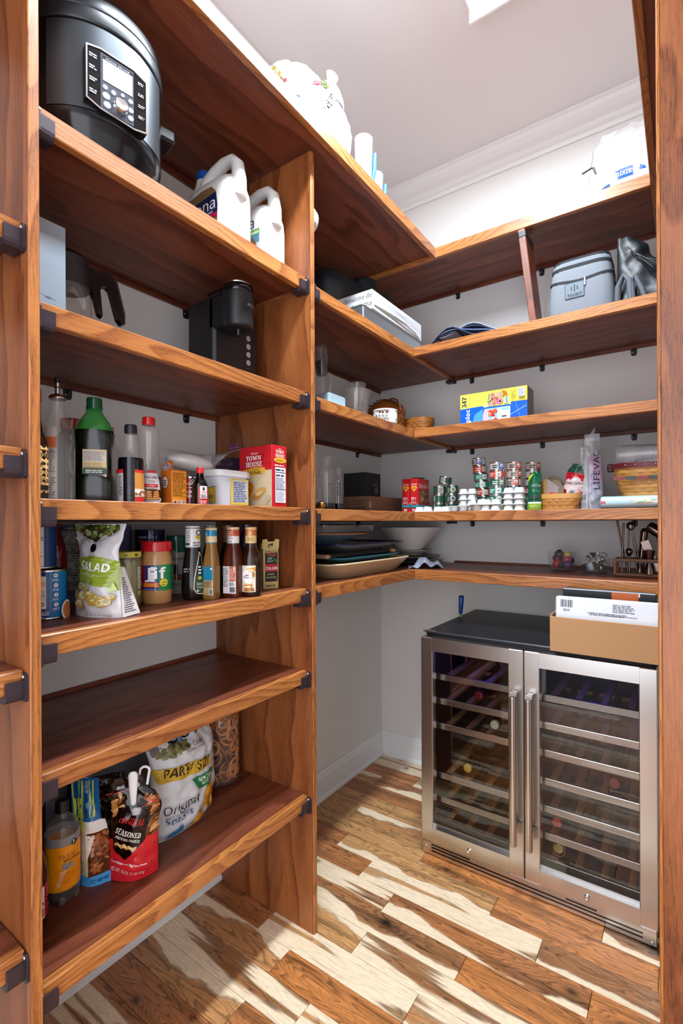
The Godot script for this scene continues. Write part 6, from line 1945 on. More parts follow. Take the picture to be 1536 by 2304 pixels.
	m.box(Vector3(-0.0215 - 0.0195, 0.371, 0.0), Vector3(0.028, 0.024, 0.124), 0.002, -1, Basis(Vector3.BACK, tilt))
	part("end_cap", m, "black_plastic", o)
	# grey cooler bag
	o = thing("cooler_bag", "heathered grey insulated lunch bag with black zips and a logo patch", "bag", Vector3(-0.318, Y, -2.085), 0)
	var bp := [[0.0, 0.108, 0.085, 4.5], [0.0, 0.108, 0.085, 4.5], [0.02, 0.116, 0.092, 5.0], [0.11, 0.112, 0.090, 5.0], [0.17, 0.106, 0.086, 5.0], [0.225, 0.100, 0.080, 4.5], [0.238, 0.092, 0.072, 4.0], [0.243, 0.07, 0.05, 3.5], [0.244, 0.0, 0.0, 3.0]]
	part("body", MB.new().body(bp, 52), "heather", o)
	for e in [[0.232, 0.012], [0.205, 0.012], [0.155, 0.010]]:
		m = MB.new()
		var y: float = e[0]
		var f := on_body(bp)
		var pts := []
		var lo := []; var hi := []
		for j in 53:
			var th := TAU * j / 52.0
			var k := 0
			while k < bp.size() - 2 and bp[k + 1][0] <= y:
				k += 1
			var t: float = (y - bp[k][0]) / (bp[k + 1][0] - bp[k][0])
			var rr := MB.rho(th, lerpf(bp[k][1], bp[k + 1][1], t), lerpf(bp[k][2], bp[k + 1][2], t), 4.7) + 0.0022
			var yy := y + (0.010 * cos(2.0 * th) if y < 0.16 else 0.0)
			lo.append(Vector3(rr * cos(th), yy - e[1] * 0.5, rr * sin(th))); hi.append(Vector3((rr - 0.0006) * cos(th), yy + e[1] * 0.5, (rr - 0.0006) * sin(th)))
		m.grid([lo, hi])
		part("zip", m, "black_cloth", o)
	q = Pr.new(self, on_flat(Vector3(0, 0, 0.0932), Vector3.RIGHT, Vector3.UP), 1.0)
	q.rect(-0.048, 0.082, 0.018, 0.140, "#2f3740").rect(-0.046, 0.084, 0.016, 0.138, "#6a7682")
	cooler_tile(q, -0.015, 0.118, 0.010)
	q.txt("TOURIT", -0.040, 0.088, 0.010, 0.098, "#2c333c", "b", 0.1)
	part("patch", q, "print_matt", o)
	m = MB.new()
	m.box(Vector3(0.02, 0.135, 0.0935), Vector3(0.005, 0.03, 0.003), 0.001)
	part("zip_pull", m, "steel", o)
	m = MB.new()
	m.tube([Vector3(-0.117, 0.055, 0.02), Vector3(-0.121, 0.04, 0.028), Vector3(-0.12, 0.02, 0.032), Vector3(-0.119, 0.004, 0.03)], 0.0045, 8)
	part("strap_clip", m, "steel", o)
	# black bag slumped beside it
	o = thing("black_bag", "shiny black bag slumped against the grey lunch bag, strap folded in front", "bag", Vector3(-0.075, Y, -2.13), 0)
	m = MB.new()
	var nz := FastNoiseLite.new()
	nz.seed = 6; nz.frequency = 1.0
	var rows := []
	for i in 25:
		var v := i / 24.0
		var row := []
		for j in 36:
			var th := TAU * j / 36
			var e := MB.rho(th, lerpf(0.165, 0.045, pow(v, 0.7)), lerpf(0.115, 0.075, v), 3.2)
			var nn := nz.get_noise_3d(cos(th) * 2.0, v * 3.5, sin(th) * 2.0) * 0.012 + 0.004 * sin(v * 22.0 + th * 2.0)
			var x := e * cos(th) - 0.02 - 0.085 * v
			row.append(Vector3(clampf(x + nn, -0.125 if v > 0.1 else -0.122, 0.2), 0.285 * v, e * sin(th) + nn))
		rows.append(row)
	m.grid(rows, true)
	part("body", m, "black_nylon", o)
	m = MB.new()
	m.tube([Vector3(-0.12, 0.02, 0.115), Vector3(-0.118, 0.09, 0.118), Vector3(-0.10, 0.125, 0.12), Vector3(-0.082, 0.10, 0.128), Vector3(-0.078, 0.03, 0.132)], [0.012, 0.011, 0.010, 0.011, 0.012], 8)
	m.tube([Vector3(-0.07, 0.01, 0.135), Vector3(-0.075, 0.08, 0.128), Vector3(-0.068, 0.115, 0.122), Vector3(-0.045, 0.06, 0.13), Vector3(-0.03, 0.005, 0.13)], [0.010, 0.010, 0.009, 0.009, 0.010], 8)
	part("strap", m, "grey_strap", o)
	m = MB.new()
	for k in 3:
		m.tube([Vector3(-0.09 + 0.012 * k, 0.235 - 0.02 * k, 0.10), Vector3(-0.02 + 0.02 * k, 0.135, 0.128), Vector3(0.05 + 0.03 * k, 0.045, 0.128), Vector3(0.09 + 0.03 * k, 0.005, 0.12)], 0.0022, 6)
	part("seam", m, "black_gloss", o)
	# folded blue cloth
	o = thing("folded_cloth", "folded blue and grey cloth lying flat on the second back shelf", "cloth", Vector3(-0.745, Y, -2.06), 0)
	for k in 4:
		m = MB.new()
		m.hue(["#2b3a55", "#5b6f92", "#232c40", "#8f9cb4"][k])
		rows = []
		for i in 13:
			var u := i / 12.0
			var row := []
			for j in 9:
				var w := j / 8.0
				var x := -0.16 + 0.31 * u + 0.012 * k
				var y := 0.004 + 0.011 * k + 0.072 * exp(-pow((u - 0.35) / 0.30, 2.0)) * (1.0 - 0.14 * k) + 0.012 * sin(u * 9.0 + k)
				y = maxf(y, 0.003 + 0.003 * k)
				row.append(Vector3(x, y, 0.09 - 0.2 * w - 0.005 * k))
			rows.append(row)
		m.grid(rows)
		var back := []
		for r in rows:
			var b := []
			for p in r:
				b.append(p - Vector3(0, 0.0035, 0))
			back.append(b)
		m.grid(back, false, true)
		var f0 := []; var f1 := []
		for r in rows:
			f0.append(r[0]); f1.append(r[0] - Vector3(0, 0.0035, 0))
		m.grid([f1, f0])
		part("fold", m, "print_matt", o)
	m = MB.new()
	m.hue("#1d2430").tube([Vector3(-0.19, 0.012, 0.085), Vector3(-0.165, 0.020, 0.085), Vector3(-0.14, 0.034, 0.085), Vector3(-0.12, 0.03, 0.08)], 0.0025, 6)
	part("cord", m, "print_matt", o)

func third_corner_shelf() -> void:
	var Y := 1.675
	# decanter and its stand
	var o := thing("wine_aerator", "clear glass wine aerator with a dark band on a pale blue stand", "aerator", Vector3(-1.16, Y, -1.525), 0)
	var m := MB.new()
	m.hue("#a9c4d2").box(Vector3(0.05, 0.040, 0.03), Vector3(0.10, 0.08, 0.11), 0.008)
	m.hue("#1c2024").box(Vector3(0.05, 0.034, 0.086), Vector3(0.07, 0.02, 0.004), 0.002)
	part("stand", m, "print", o)
	m = MB.new()
	m.body([[0.085, 0.028], [0.10, 0.020], [0.13, 0.014], [0.16, 0.014], [0.178, 0.020], [0.21, 0.0265], [0.245, 0.0275], [0.27, 0.025], [0.29, 0.020], [0.292, 0.019]], 32, Vector3(0.0, 0, 0), false)
	part("glass", m, "clear_glass", o)
	m = MB.new()
	m.hue("#1a1a1f").body([[0.176, 0.018], [0.185, 0.021], [0.21, 0.0258], [0.226, 0.0268], [0.226, 0.0268], [0.226, 0]], 32)
	part("dark_band", m, "print_gloss", o)
	m = MB.new()
	for k in 3:
		var a := TAU * k / 3.0 + 0.4
		m.tube([Vector3(cos(a) * 0.012, 0.15, sin(a) * 0.012), Vector3(cos(a) * 0.018, 0.115, sin(a) * 0.018), Vector3(cos(a) * 0.034, 0.082, sin(a) * 0.034)], 0.003, 8)
	part("inner_tubes", m, "clear_glass", o)
	m = MB.new()
	m.tube([Vector3(0.02, 0.19, -0.022), Vector3(0.028, 0.16, -0.03), Vector3(0.022, 0.12, -0.024), Vector3(0.034, 0.085, -0.04), Vector3(0.04, 0.06, -0.07), Vector3(0.04, 0.045, -0.095)], 0.004, 10)
	part("spout", m, "clear_glass", o)
	# crackle glass vase
	o = thing("glass_vase", "crackled clear glass vase with a flared rim, near the left corner", "vase", Vector3(-1.13, Y, -1.722), 0)
	m = MB.new()
	var vp := [[0.0, 0.040], [0.0, 0.040], [0.006, 0.047], [0.06, 0.0515], [0.10, 0.053], [0.125, 0.057], [0.143, 0.064], [0.15, 0.066]]
	m.body(vp, 44, Vector3.ZERO, true)
	m.body([[0.15, 0.066], [0.148, 0.061], [0.125, 0.053], [0.10, 0.049], [0.02, 0.044], [0.018, 0.0]], 44, Vector3.ZERO, false)
	part("vase", m, "crackle_glass", o)
	m = MB.new()
	m.body([[0.10, 0.03], [0.13, 0.031], [0.165, 0.034], [0.182, 0.039], [0.186, 0.0395], [0.183, 0.036], [0.165, 0.030], [0.10, 0.027]], 36, Vector3(0.0, 0, -0.01), false)
	part("inner_glass", m, "clear_glass", o)
	m = MB.new()
	var rr := RandomNumberGenerator.new()
	rr.seed = 77
	for k in 130:
		var th := rr.randf() * TAU
		var y := rr.randf_range(0.008, 0.12)
		var R := 0.0485 + 0.04 * y
		m.box(Vector3(cos(th) * R, y, sin(th) * R), Vector3.ONE * rr.randf_range(0.003, 0.006), 0.0006, -1, Basis.from_euler(Vector3(rr.randf() * 3, rr.randf() * 3, rr.randf() * 3)))
	part("crackle", m, "clear_glass", o).set_meta("kind", "stuff")
	# white pierced metal pot
	o = thing("candle_holder", "small white metal pot with pierced scrollwork at the shelf corner", "pot", Vector3(-1.0, Y, -1.742), 10)
	m = MB.new()
	var R := 0.047
	m.hue("#e2e2e0")
	m.body([[0.05, R], [0.0505, R + 0.002], [0.056, R + 0.002], [0.0565, R], [0.0565, R], [0.055, R - 0.004], [0.05, R - 0.004]], 40, Vector3.ZERO, false)
	m.body([[0.0, R - 0.002], [0.0, R - 0.002], [0.006, R], [0.008, R], [0.008, R - 0.003]], 40)
	for k in 10:
		var a := TAU * k / 10.0
		for sgn in [-1.0, 1.0]:
			var pts := []
			for j in 16:
				var t := j / 15.0
				var sp := 0.0125 * (1.0 - 0.75 * t)
				var ang: float = TAU * 1.15 * t * sgn + (PI / 2)
				var u: float = sgn * 0.0075 + sp * cos(ang)
				var y := 0.030 + sp * sin(ang) * 1.3
				pts.append(Vector3(cos(a + u / R) * R, y, sin(a + u / R) * R))
			m.tube(pts, 0.0016, 5)
		m.tube([Vector3(cos(a + 0.31) * R, 0.006, sin(a + 0.31) * R), Vector3(cos(a + 0.31) * R, 0.052, sin(a + 0.31) * R)], 0.0016, 5)
	var pl := []
	for i in 2:
		var row := []
		for j in 9:
			var a := deg_to_rad(8.0 + 42.0 * j / 8)
			row.append(Vector3(cos(a) * (R + 0.0012), [0.002, 0.051][i], sin(a) * (R + 0.0012)))
		pl.append(row)
	m.grid(pl)
	part("pot", m, "print", o)
	m = MB.new()
	m.hue("#a8a49c").body([[0.006, R - 0.006], [0.006, R - 0.006], [0.034, R - 0.006], [0.034, R - 0.006], [0.034, 0]], 30)
	part("liner", m, "print", o)
	# two small splint baskets
	o = thing("small_basket", "dark round lidded basket with a handle in the back corner", "basket", Vector3(-1.14, Y, -1.995), 0)
	basket(o, Vector3.ZERO, 0.088, 0.088, 2.0, 0.11, 0.86, 6, 14, ["#8a5220", "#7a4519"])
	m = MB.new()
	m.hue("#8a4f20").body([[0.108, 0.09], [0.108, 0.09], [0.116, 0.091], [0.13, 0.082], [0.15, 0.062], [0.164, 0.035], [0.168, 0.0]], 36)
	part("lid", m, "print", o)
	m = MB.new()
	m.hue("#5e3212")
	for k in 9:
		m.tube([Vector3(-0.08 + 0.02 * k, 0.128 + 0.035 * (1 - pow((k - 4) / 4.0, 2.0)), 0.055), Vector3(-0.075 + 0.02 * k, 0.135 + 0.034 * (1 - pow((k - 4) / 4.0, 2.0)), 0.0)], 0.0024, 5)
	part("lid_ribs", m, "print", o)
	m = MB.new()
	var hp := []
	for k in 14:
		var a := PI * k / 13.0
		hp.append(Vector3(0.06 + 0.045 * cos(a), 0.10 + 0.058 * sin(a), 0.055))
	m.hue("#5a2f14").tube(hp, 0.004, 8)
	part("handle", m, "print", o)
	o = thing("small_basket", "low light-brown basket with swing handle beside the white pot", "basket", Vector3(-1.035, Y, -1.995), 0)
	o.position = Vector3(-1.045, Y, -2.125)
	basket(o, Vector3.ZERO, 0.078, 0.052, 3.0, 0.075, 0.9, 5, 12, ["#b0702c", "#a06428"])
	m = MB.new()
	m.hue("#a5682a").body([[0.068, 0.081, 0.055, 3.0], [0.068, 0.081, 0.055, 3.0], [0.09, 0.081, 0.055, 3.0], [0.09, 0.081, 0.055, 3.0], [0.088, 0.074, 0.048, 3.0]], 36)
	part("rim", m, "print", o)
	# bag box
	var s := Vector3(0.276, 0.140, 0.10)
	o = thing("storage_bag_box", "yellow and blue carton of zip bags printed 347 on the third back shelf", "box", Vector3(-0.645, Y, -2.055), 0)
	carton(o, s, "#6f6c6a")
	var q := Pr.new(self, front_of(s), 1.0)
	q.rect(-0.138, 0.0, 0.138, 0.14, "#e8d95a")
	q.poly([Vector2(-0.138, 0.0), Vector2(0.138, 0.0), Vector2(0.138, 0.083), Vector2(0.074, 0.084), Vector2(0.074, 0.072), Vector2(-0.02, 0.072), Vector2(-0.045, 0.082), Vector2(-0.138, 0.079)], "#1f5fc8")
	q.poly([Vector2(-0.09, 0.0), Vector2(-0.04, 0.0), Vector2(-0.04, 0.07), Vector2(-0.075, 0.05)], "#4f9be0")
	q.txt("347", -0.142, 0.097, -0.098, 0.117, "#1d2a55", "b", 0.0, PI / 2).rows(-0.096, 0.088, -0.0935, 0.128, 6, "#8a7f3a")
	q.txt("Ziploc", -0.143, 0.021, -0.061, 0.047, "#f2f4f8", "b", 0.0, PI / 2)
	q.rect(-0.015, 0.078, 0.035, 0.128, "#d2a28a").poly([Vector2(-0.022, 0.074), Vector2(-0.015, 0.13), Vector2(-0.012, 0.13), Vector2(-0.014, 0.074)], "#4a9a5a").rect(0.034, 0.082, 0.038, 0.132, "#6aa890").ell(-0.026, 0.080, 0.011, 0.010, "#c8dc9a").ell(0.03, 0.092, 0.014, 0.010, "#d86a8a").ell(0.03, 0.093, 0.006, 0.005, "#f2dce4").rect(0.048, 0.08, 0.066, 0.106, "#a8d0d8").rect(0.057, 0.082, 0.06, 0.104, "#2c5a68")
	for k in 14:
		q.blob(rng.randf_range(-0.010, 0.030), rng.randf_range(0.086, 0.124), 0.006, ["#b87a62", "#e2bca0", "#a85a48", "#c8906a"][k % 4], 300 + k)
		q.lv = 12 + k % 4
	q.lv = 16
	for k in 12:
		q.ell(0.053 + rng.randf_range(-0.009, 0.009), 0.121 + rng.randf_range(-0.011, 0.011), 0.003, 0.003, ["#c8402c", "#d8683c"][k % 2])
	q.rect(-0.03, 0.068, 0.074, 0.0735, "#1a56b8").rect(-0.032, 0.0, 0.074, 0.067, "#8fc4ea").ell(-0.026, 0.03, 0.012, 0.036, "#c8b4e0").rect(0.024, 0.002, 0.073, 0.064, "#dfeef2").rect(0.040, 0.052, 0.068, 0.062, "#7ac8c0")
	for k in 8:
		q.blob(0.004 + rng.randf_range(-0.014, 0.016), rng.randf_range(0.012, 0.058), 0.009, ["#d8402c", "#e8603c", "#c82c34", "#e88a5a"][k % 4], 400 + k)
	q.ell(0.006, 0.026, 0.005, 0.005, "#f4e4e4").rows(0.040, 0.026, 0.068, 0.034, 1, "#22282c").rows(0.028, 0.008, 0.07, 0.016, 1, "#7a9aa8")
	q.rect(0.106, 0.098, 0.130, 0.132, "#d8dce8").rows(0.107, 0.10, 0.129, 0.13, 8, "#6a78b8").rows(0.078, 0.094, 0.1, 0.128, 7, "#a89a48")
	q.line(Vector2(0.074, 0.03), Vector2(0.138, 0.06), 0.0012, "#c8d8f0").line(Vector2(0.095, 0.08), Vector2(0.115, 0.01), 0.0008, "#9ab8e8")
	part("front_print", q, "print_gloss", o)
	q = Pr.new(self, right_of(s), 1.0)
	for k in 16:
		q.line(Vector2(rng.randf_range(-0.048, 0.045), rng.randf_range(0.01, 0.135)), Vector2(rng.randf_range(-0.048, 0.045), rng.randf_range(0.01, 0.135)), 0.0009, ["#8a8784", "#5a5856"][k % 2])
	part("wrap_creases", q, "print_gloss", o)

# ---------------------------------------------------------------- eye-level corner shelf (y 1.320)
func cup_tray(label: String, at: Vector3, turn: float, w := 0.07, flip := true, group := "white twin food cups", tilt := 0.0) -> Node3D:
	var o := thing("food_cup_tray", label, "food cup", at, turn, group)
	o.rotation_degrees.z = tilt
	var m := MB.new()
	m.hue("#d7d9da")
	var h := 0.021
	for s in [-1.0, 1.0]:
		var c := Vector3(s * w * 0.255, 0, 0)
		var a := w * 0.235
		if flip:   # open side down: flange at the bottom
			m.body([[0.002, a, 0.024, 4.0], [h - 0.003, a * 0.82, 0.020, 4.0], [h, a * 0.74, 0.018, 3.5], [h, a * 0.74, 0.018, 3.5], [h, 0, 0, 3.0]], 28, c)
		else:
			m.body([[0.0, a * 0.74, 0.018, 3.5], [0.0, a * 0.74, 0.018, 3.5], [0.003, a * 0.82, 0.020, 4.0], [h - 0.002, a, 0.024, 4.0]], 28, c)
	part("cups", m, "print", o)
	m = MB.new()
	m.hue("#e0e2e3").box(Vector3(0, 0.001 if flip else h - 0.001, 0), Vector3(w, 0.002, 0.052), 0.0006)
	part("flange", m, "print", o)
	return o
func eye_corner_shelf() -> void:
	var Y := 1.32
	# three glass bottles
	var specs := [[Vector3(-1.12, Y, -1.4305), 0.0225, 0.118, "short round glass bottle nearest the middle upright on the corner shelf"], [Vector3(-1.12, Y, -1.5035), 0.031, 0.208, "tallest clear glass bottle with a dark liquid at its base"], [Vector3(-1.125, Y, -1.5865), 0.0195, 0.172, "slim printed glass bottle left of the dark box"]]
	for e in specs:
		var r: float = e[1]; var h: float = e[2]
		var o := thing("glass_bottle", e[3], "bottle", e[0], face(e[0]))
		var nr: float = maxf(r * 0.5, 0.0105)
		var pr := [[0.0, r * 0.9], [0.0, r * 0.9], [0.004, r], [h * 0.66, r], [h * 0.74, r * 0.93], [h * 0.80, r * 0.72], [h * 0.84, nr * 1.05], [h * 0.87, nr]]
		part("glass", MB.new().body(pr, 36, Vector3.ZERO, false), "clear_glass", o)
		var m := MB.new()
		m.body([[h * 0.87, nr], [h * 0.90, nr], [h * 0.90, nr], [h * 0.91, nr * 1.15], [h * 0.925, nr * 1.15], [h * 0.93, nr], [h * 0.945, nr], [h * 0.95, nr * 1.12], [h * 0.97, nr * 1.12], [h * 0.975, nr], [h, nr]], 30, Vector3.ZERO, false)
		part("neck", m, "clear_glass", o)
		m = MB.new()
		m.hue("#0f1a1e").body([[0.0, r * 0.9], [0.0, r * 0.9], [0.004, r + 0.0003], [0.03, r + 0.0003], [0.03, r + 0.0003], [0.03, 0]], 36)
		part("liquid", m, "print_gloss", o)
		var q := Pr.new(self, on_body(pr), 0.006)
		if h > 0.2:
			q.txt("Alpine", 0.004, 0.098, 0.022, 0.104, "#3a3d40", "s").txt("No. 1", 0.006, 0.085, 0.018, 0.090, "#3a3d40", "r").rect(-0.012, 0.032, -0.005, 0.150, "#c9cdd0")
		else:
			q.rows(-0.006, h * 0.38, 0.014, h * 0.68, 6, "#44474a").rect(-0.010, 0.032, -0.007, h * 0.66, "#c9cdd0")
		part("print", q, "print_gloss", o)
	var o := thing("bottle_stopper", "round gold bottle stopper beside the short glass bottle", "stopper", Vector3(-1.035, Y, -1.358), 0)
	var m := MB.new()
	m.hue("#a8854a").body([[0.0, 0.008], [0.0, 0.008], [0.004, 0.008], [0.006, 0.011], [0.012, 0.0155], [0.022, 0.0155], [0.028, 0.010], [0.030, 0.0]], 28)
	part("knob", m, "metal_tint", o)
	# brown carton with a dark gift box on it
	var s := Vector3(0.145, 0.070, 0.30)
	o = thing("brown_carton", "flat brown cardboard carton under the dark box, phone number printed on it", "carton", Vector3(-1.1154 - s.x / 2, Y, -1.80 - s.z / 2), 0)
	carton(o, s, "#7c5a44", "print_matt")
	var q := Pr.new(self, front_of(s), 1.0)
	q.txt("A PRODUCT OF GERMANY", -0.066, 0.046, 0.055, 0.052, "#4a3022").txt("CALL CUSTOMERS", -0.045, 0.034, 0.040, 0.040, "#4a3022").txt("1-800-424-6000", -0.068, 0.012, 0.058, 0.024, "#38241a")
	part("print", q, "print_matt", o)
	q = Pr.new(self, right_of(s), 1.0)
	q.txt("Fragile", 0.0, 0.028, 0.09, 0.043, "#5a5a70", "s").rect(-0.15, 0.02, -0.13, 0.045, "#a89484")
	part("side_print", q, "print_matt", o)
	s = Vector3(0.118, 0.109, 0.13)
	o = thing("dark_gift_box", "near-black square gift box standing on the brown carton", "box", Vector3(-1.1637 - s.x / 2, Y + 0.0712, -1.85 - s.z / 2), 0)
	carton(o, s, "#17171d", "print_matt", 0.0012)
	q = Pr.new(self, right_of(s), 1.0)
	q.txt("RIEDEL", 0.004, 0.052, 0.046, 0.060, "#8a8a92", "s").ell(0.026, 0.030, 0.016, 0.020, "#3c3a42").ell(0.026, 0.031, 0.012, 0.014, "#59565e").ell(0.026, 0.072, 0.0035, 0.005, "#77777f")
	part("print", q, "print_matt", o)
	# two red treat boxes
	for k in 2:
		s = Vector3(0.0375, 0.152, 0.115)
		o = thing("treat_box", ["left one of the two tall red treat boxes with heart and tube pictures", "right one of the two tall red treat boxes, its brown-pictured side showing"][k], "box", Vector3(-1.0365 + 0.0415 * k, Y, -1.99 - s.z / 2), 0, "red treat boxes")
		carton(o, s, "#c01820")
		q = Pr.new(self, front_of(s), 1.0)
		q.txt("Delectables", -0.015, 0.122, 0.014, 0.131, "#f2e0dc", "s", 0.15)
		q.ell(-0.0065, 0.111, 0.0085, 0.0085, "#e8a23a").ell(0.0065, 0.111, 0.0085, 0.0085, "#e8a23a").poly([Vector2(-0.0145, 0.108), Vector2(0.0145, 0.108), Vector2(0.0, 0.092)], "#e8a23a").txt("puree", -0.009, 0.104, 0.009, 0.111, "#3a2010", "S")
		for t in 3:
			q.poly([Vector2(-0.012 + 0.008 * t, 0.040), Vector2(-0.008 + 0.008 * t, 0.040), Vector2(-0.007 + 0.0075 * t, 0.068), Vector2(-0.013 + 0.0095 * t, 0.068)], "#d8d4d0")
			q.rect(-0.0115 + 0.008 * t, 0.045, -0.0085 + 0.008 * t, 0.06, "#8a3a3a")
		q.poly([Vector2(-0.0185, 0.022), Vector2(-0.0185, 0.044), Vector2(-0.006, 0.032), Vector2(0.006, 0.032), Vector2(0.0185, 0.044), Vector2(0.0185, 0.022)], "#2a8a98").poly([Vector2(-0.0185, 0.036), Vector2(-0.0185, 0.046), Vector2(-0.011, 0.037)], "#d88a3a").txt("20", -0.009, 0.006, 0.007, 0.016, "#f4e8e4")
		part("front_print", q, "print_gloss", o)
		q = Pr.new(self, right_of(s), 1.0)
		q.txt("Delectables", -0.05, 0.110, 0.05, 0.130, "#e8d0cc", "s", 0.12).rect(-0.048, 0.040, 0.05, 0.102, "#7a4a2c")
		for t in 12:
			q.ell(rng.randf_range(-0.03, 0.03), rng.randf_range(0.05, 0.095), 0.018, 0.0035, ["#a8744a", "#5a3420", "#c09060"][t % 3], rng.randf() * 3.0)
			q.lv = 4 + t % 4
		q.lv = 8
		q.rect(-0.0575, 0.0, 0.0575, 0.034, "#2a8a98")
		part("side_print", q, "print_gloss", o)
	m = MB.new()
	m.hue("#1c1c20").box(Vector3(-0.004, 0.157, 0.005), Vector3(0.02, 0.006, 0.09), 0.002, -1, Basis(Vector3.RIGHT, 0.06))
	part("lifted_flap", m, "print", o)
	# cat food cans
	var cols := {"b": ["#b9b4aa", "#1e55b0", "blue and silver"], "o": ["#c9422c", "#b8b4ac", "coral red"], "g": ["#1f7f62", "#c8ccc4", "green"], "k": ["#2a5a4a", "#8a9488", "dark green"], "r": ["#b9a898", "#c0392b", "red and silver"], "u": ["#1c52ac", "#a8b0c0", "blue"], "t": ["#7d8a58", "#c0b8a0", "olive green"]}
	var ords := ["top", "second", "third", "fourth", "fifth", "sixth", "lowest"]
	var stacks := [[-0.6985, -2.07, "boggob".reverse(), "leaning stack nearest the treat boxes", -0.0046], [-0.628, -2.0, "tkgkob", "second can stack from the left", 0.0006], [-0.567, -2.03, "trurrr", "third can stack from the left", 0.0004], [-0.508, -2.09, "kgobbr", "can stack behind the green pouch", 0.0]]
	stacks[0][2] = "trggoob".substr(0, 2) + "ggo" + "b"
	stacks[0][2] = "toggob"
	stacks[0][2] = "tkoggob"
	for e in stacks:
		var st: String = e[2]
		for k in st.length():
			var c: Array = cols[st[k]]
			var from_top := st.length() - 1 - k
			var p := Vector3(e[0] + e[4] * k, Y + 0.0327 * k, e[1])
			o = can("%s cat-food can, %s of the %s" % [c[2], ords[from_top] if k > 0 else "bottom", e[3]], p, 0.0302, 0.0325, face(p, rng.randf_range(-25, 25)), c[0], "stacked cat-food cans", "cat_food_can")
			q = Pr.new(self, on_body([[0, 0.0304], [0.1, 0.0304]]), 0.008)
			q.rect(0.002, 0.006, 0.026, 0.027, c[1]).rows(-0.024, 0.009, 0.0, 0.025, 2, "#3a3a40" if st[k] in ["b", "r"] else "#d8d8d0", k).ell(0.014, 0.018, 0.008, 0.007, "#d9d6cc").rows(0.009, 0.015, 0.02, 0.021, 1, "#2a2a30")
			part("label", q, "print_gloss", o)
	# small dark green cans in front
	var small := [[-0.902, -2.05, 0.0, "lowest can of the left short stack of dark green cans"], [-0.901, -2.05, 0.039, "middle can of the left short stack of dark green cans"], [-0.899, -2.05, 0.078, "silver-labelled can on the left short green stack"], [-0.842, -2.05, 0.0, "lowest can of the right short stack of dark green cans"], [-0.841, -2.05, 0.039, "purple-badged can in the right short stack"], [-0.840, -2.05, 0.078, "round-badged can on the right short stack"]]
	for k in 6:
		var e: Array = small[k]
		o = can(e[3], Vector3(e[0], Y + e[2], e[1]), 0.0275, 0.0385, face(Vector3(e[0], 0, e[1])), "#1d4a3a", "small dark green cans", "cat_food_can")
		q = Pr.new(self, on_body([[0, 0.0277], [0.1, 0.0277]]), 0.008)
		if k == 2:
			q.rect(-0.008, 0.006, 0.018, 0.033, "#b0aaa0").rows(-0.006, 0.01, 0.016, 0.03, 3, "#5a4a40")
		elif k >= 4:
			q.ell(0.004, 0.02, 0.012, 0.012, "#c9c4b4").ell(0.004, 0.02, 0.008, 0.008, ["#5a4a78", "#6a7a4a"][k - 4]).rows(-0.02, 0.008, -0.01, 0.03, 3, "#a8a890")
		else:
			q.rect(-0.028, 0.006, -0.018, 0.033, "#8a8a78").rows(-0.012, 0.01, 0.02, 0.014, 1, "#3a6a58")
		part("label", q, "print_gloss", o)
	o = can("tipped dark green can lying across the two short stacks", Vector3(-0.874, Y + 0.122, -2.05), 0.0275, 0.034, 30, "#1d4a3a", "small dark green cans", "cat_food_can")
	o.rotation_degrees.z = -9
	q = Pr.new(self, on_body([[0, 0.0277], [0.1, 0.0277]]), 0.008)
	q.rect(-0.026, 0.005, -0.006, 0.029, "#a8a498").rows(-0.024, 0.009, -0.008, 0.026, 3, "#6a6a58")
	part("label", q, "print_gloss", o)
	# white twin cups
	for k in 4:
		cup_tray("white twin food cup, %s of the stack behind the leaning cans" % ["lowest", "second", "third", "topmost"][k], Vector3(-0.742, Y + 0.024 * k, -1.985), 4.0 * k - 6)
	for k in 2:
		cup_tray("white twin food cup, %s of the pair in front of the second can stack" % ["lower", "upper"][k], Vector3(-0.632, Y + 0.024 * k, -1.945), -3 + 5 * k, 0.078)
	for k in 4:
		cup_tray("white twin food cup, %s of the stack in front of the third can stack" % ["lowest", "second", "third", "topmost"][k], Vector3(-0.545, Y + 0.0225 * k, -1.955), 3 - 2 * k, 0.08)
	cup_tray("white twin food cup lying flat at the shelf front beside the treat boxes", Vector3(-0.925, Y, -1.945), 12, 0.075)
	cup_tray("single white twin food cup leaning just right of the treat boxes", Vector3(-0.955, Y + 0.002, -1.998), 20, 0.06, true, "white twin food cups", 6)
	cup_tray("white twin food cup in front of the right short green stack", Vector3(-0.842, Y, -1.950), -4, 0.072)
	cup_tray("white twin food cup lying open in front of the white cup stack", Vector3(-0.757, Y, -1.925), 3, 0.075, false)
	cup_tray("white twin food cup balanced sideways at the foot of the leaning cans", Vector3(-0.690, Y + 0.0245, -1.94), 20, 0.055, true, "white twin food cups")
	o = thing("food_pot", "small clear food pot with a white base under the sideways cup", "pot", Vector3(-0.690, Y, -1.94), 0)
	part("pot", cyl_mesh("#a8a49a", [[0.0, 0.02], [0.0, 0.02], [0.022, 0.024], [0.0235, 0.0245], [0.0235, 0.0245], [0.0235, 0]], 28), "print_gloss", o)
	# green treat pouch and folded bags
	o = thing("treat_pouch", "dark green treat pouch with a lime base standing left of the small basket", "pouch", Vector3(-0.480, Y, -2.0), 8)
	var po := Pouch.new(0.052, 0.150, 0.036, [[0, 1, 0.9], [0.2, 0.98, 1.0], [0.6, 0.92, 0.9], [0.85, 0.9, 0.6, 0.002, 0.004], [1, 0.55, 0.3, 0.008, -0.010]], 0.004, 61)
	part("bag", po.mesh(MB.new().hue("#15573a")), "print_gloss", o)
	q = Pr.new(self, po.f, 0.008, 0.0009)
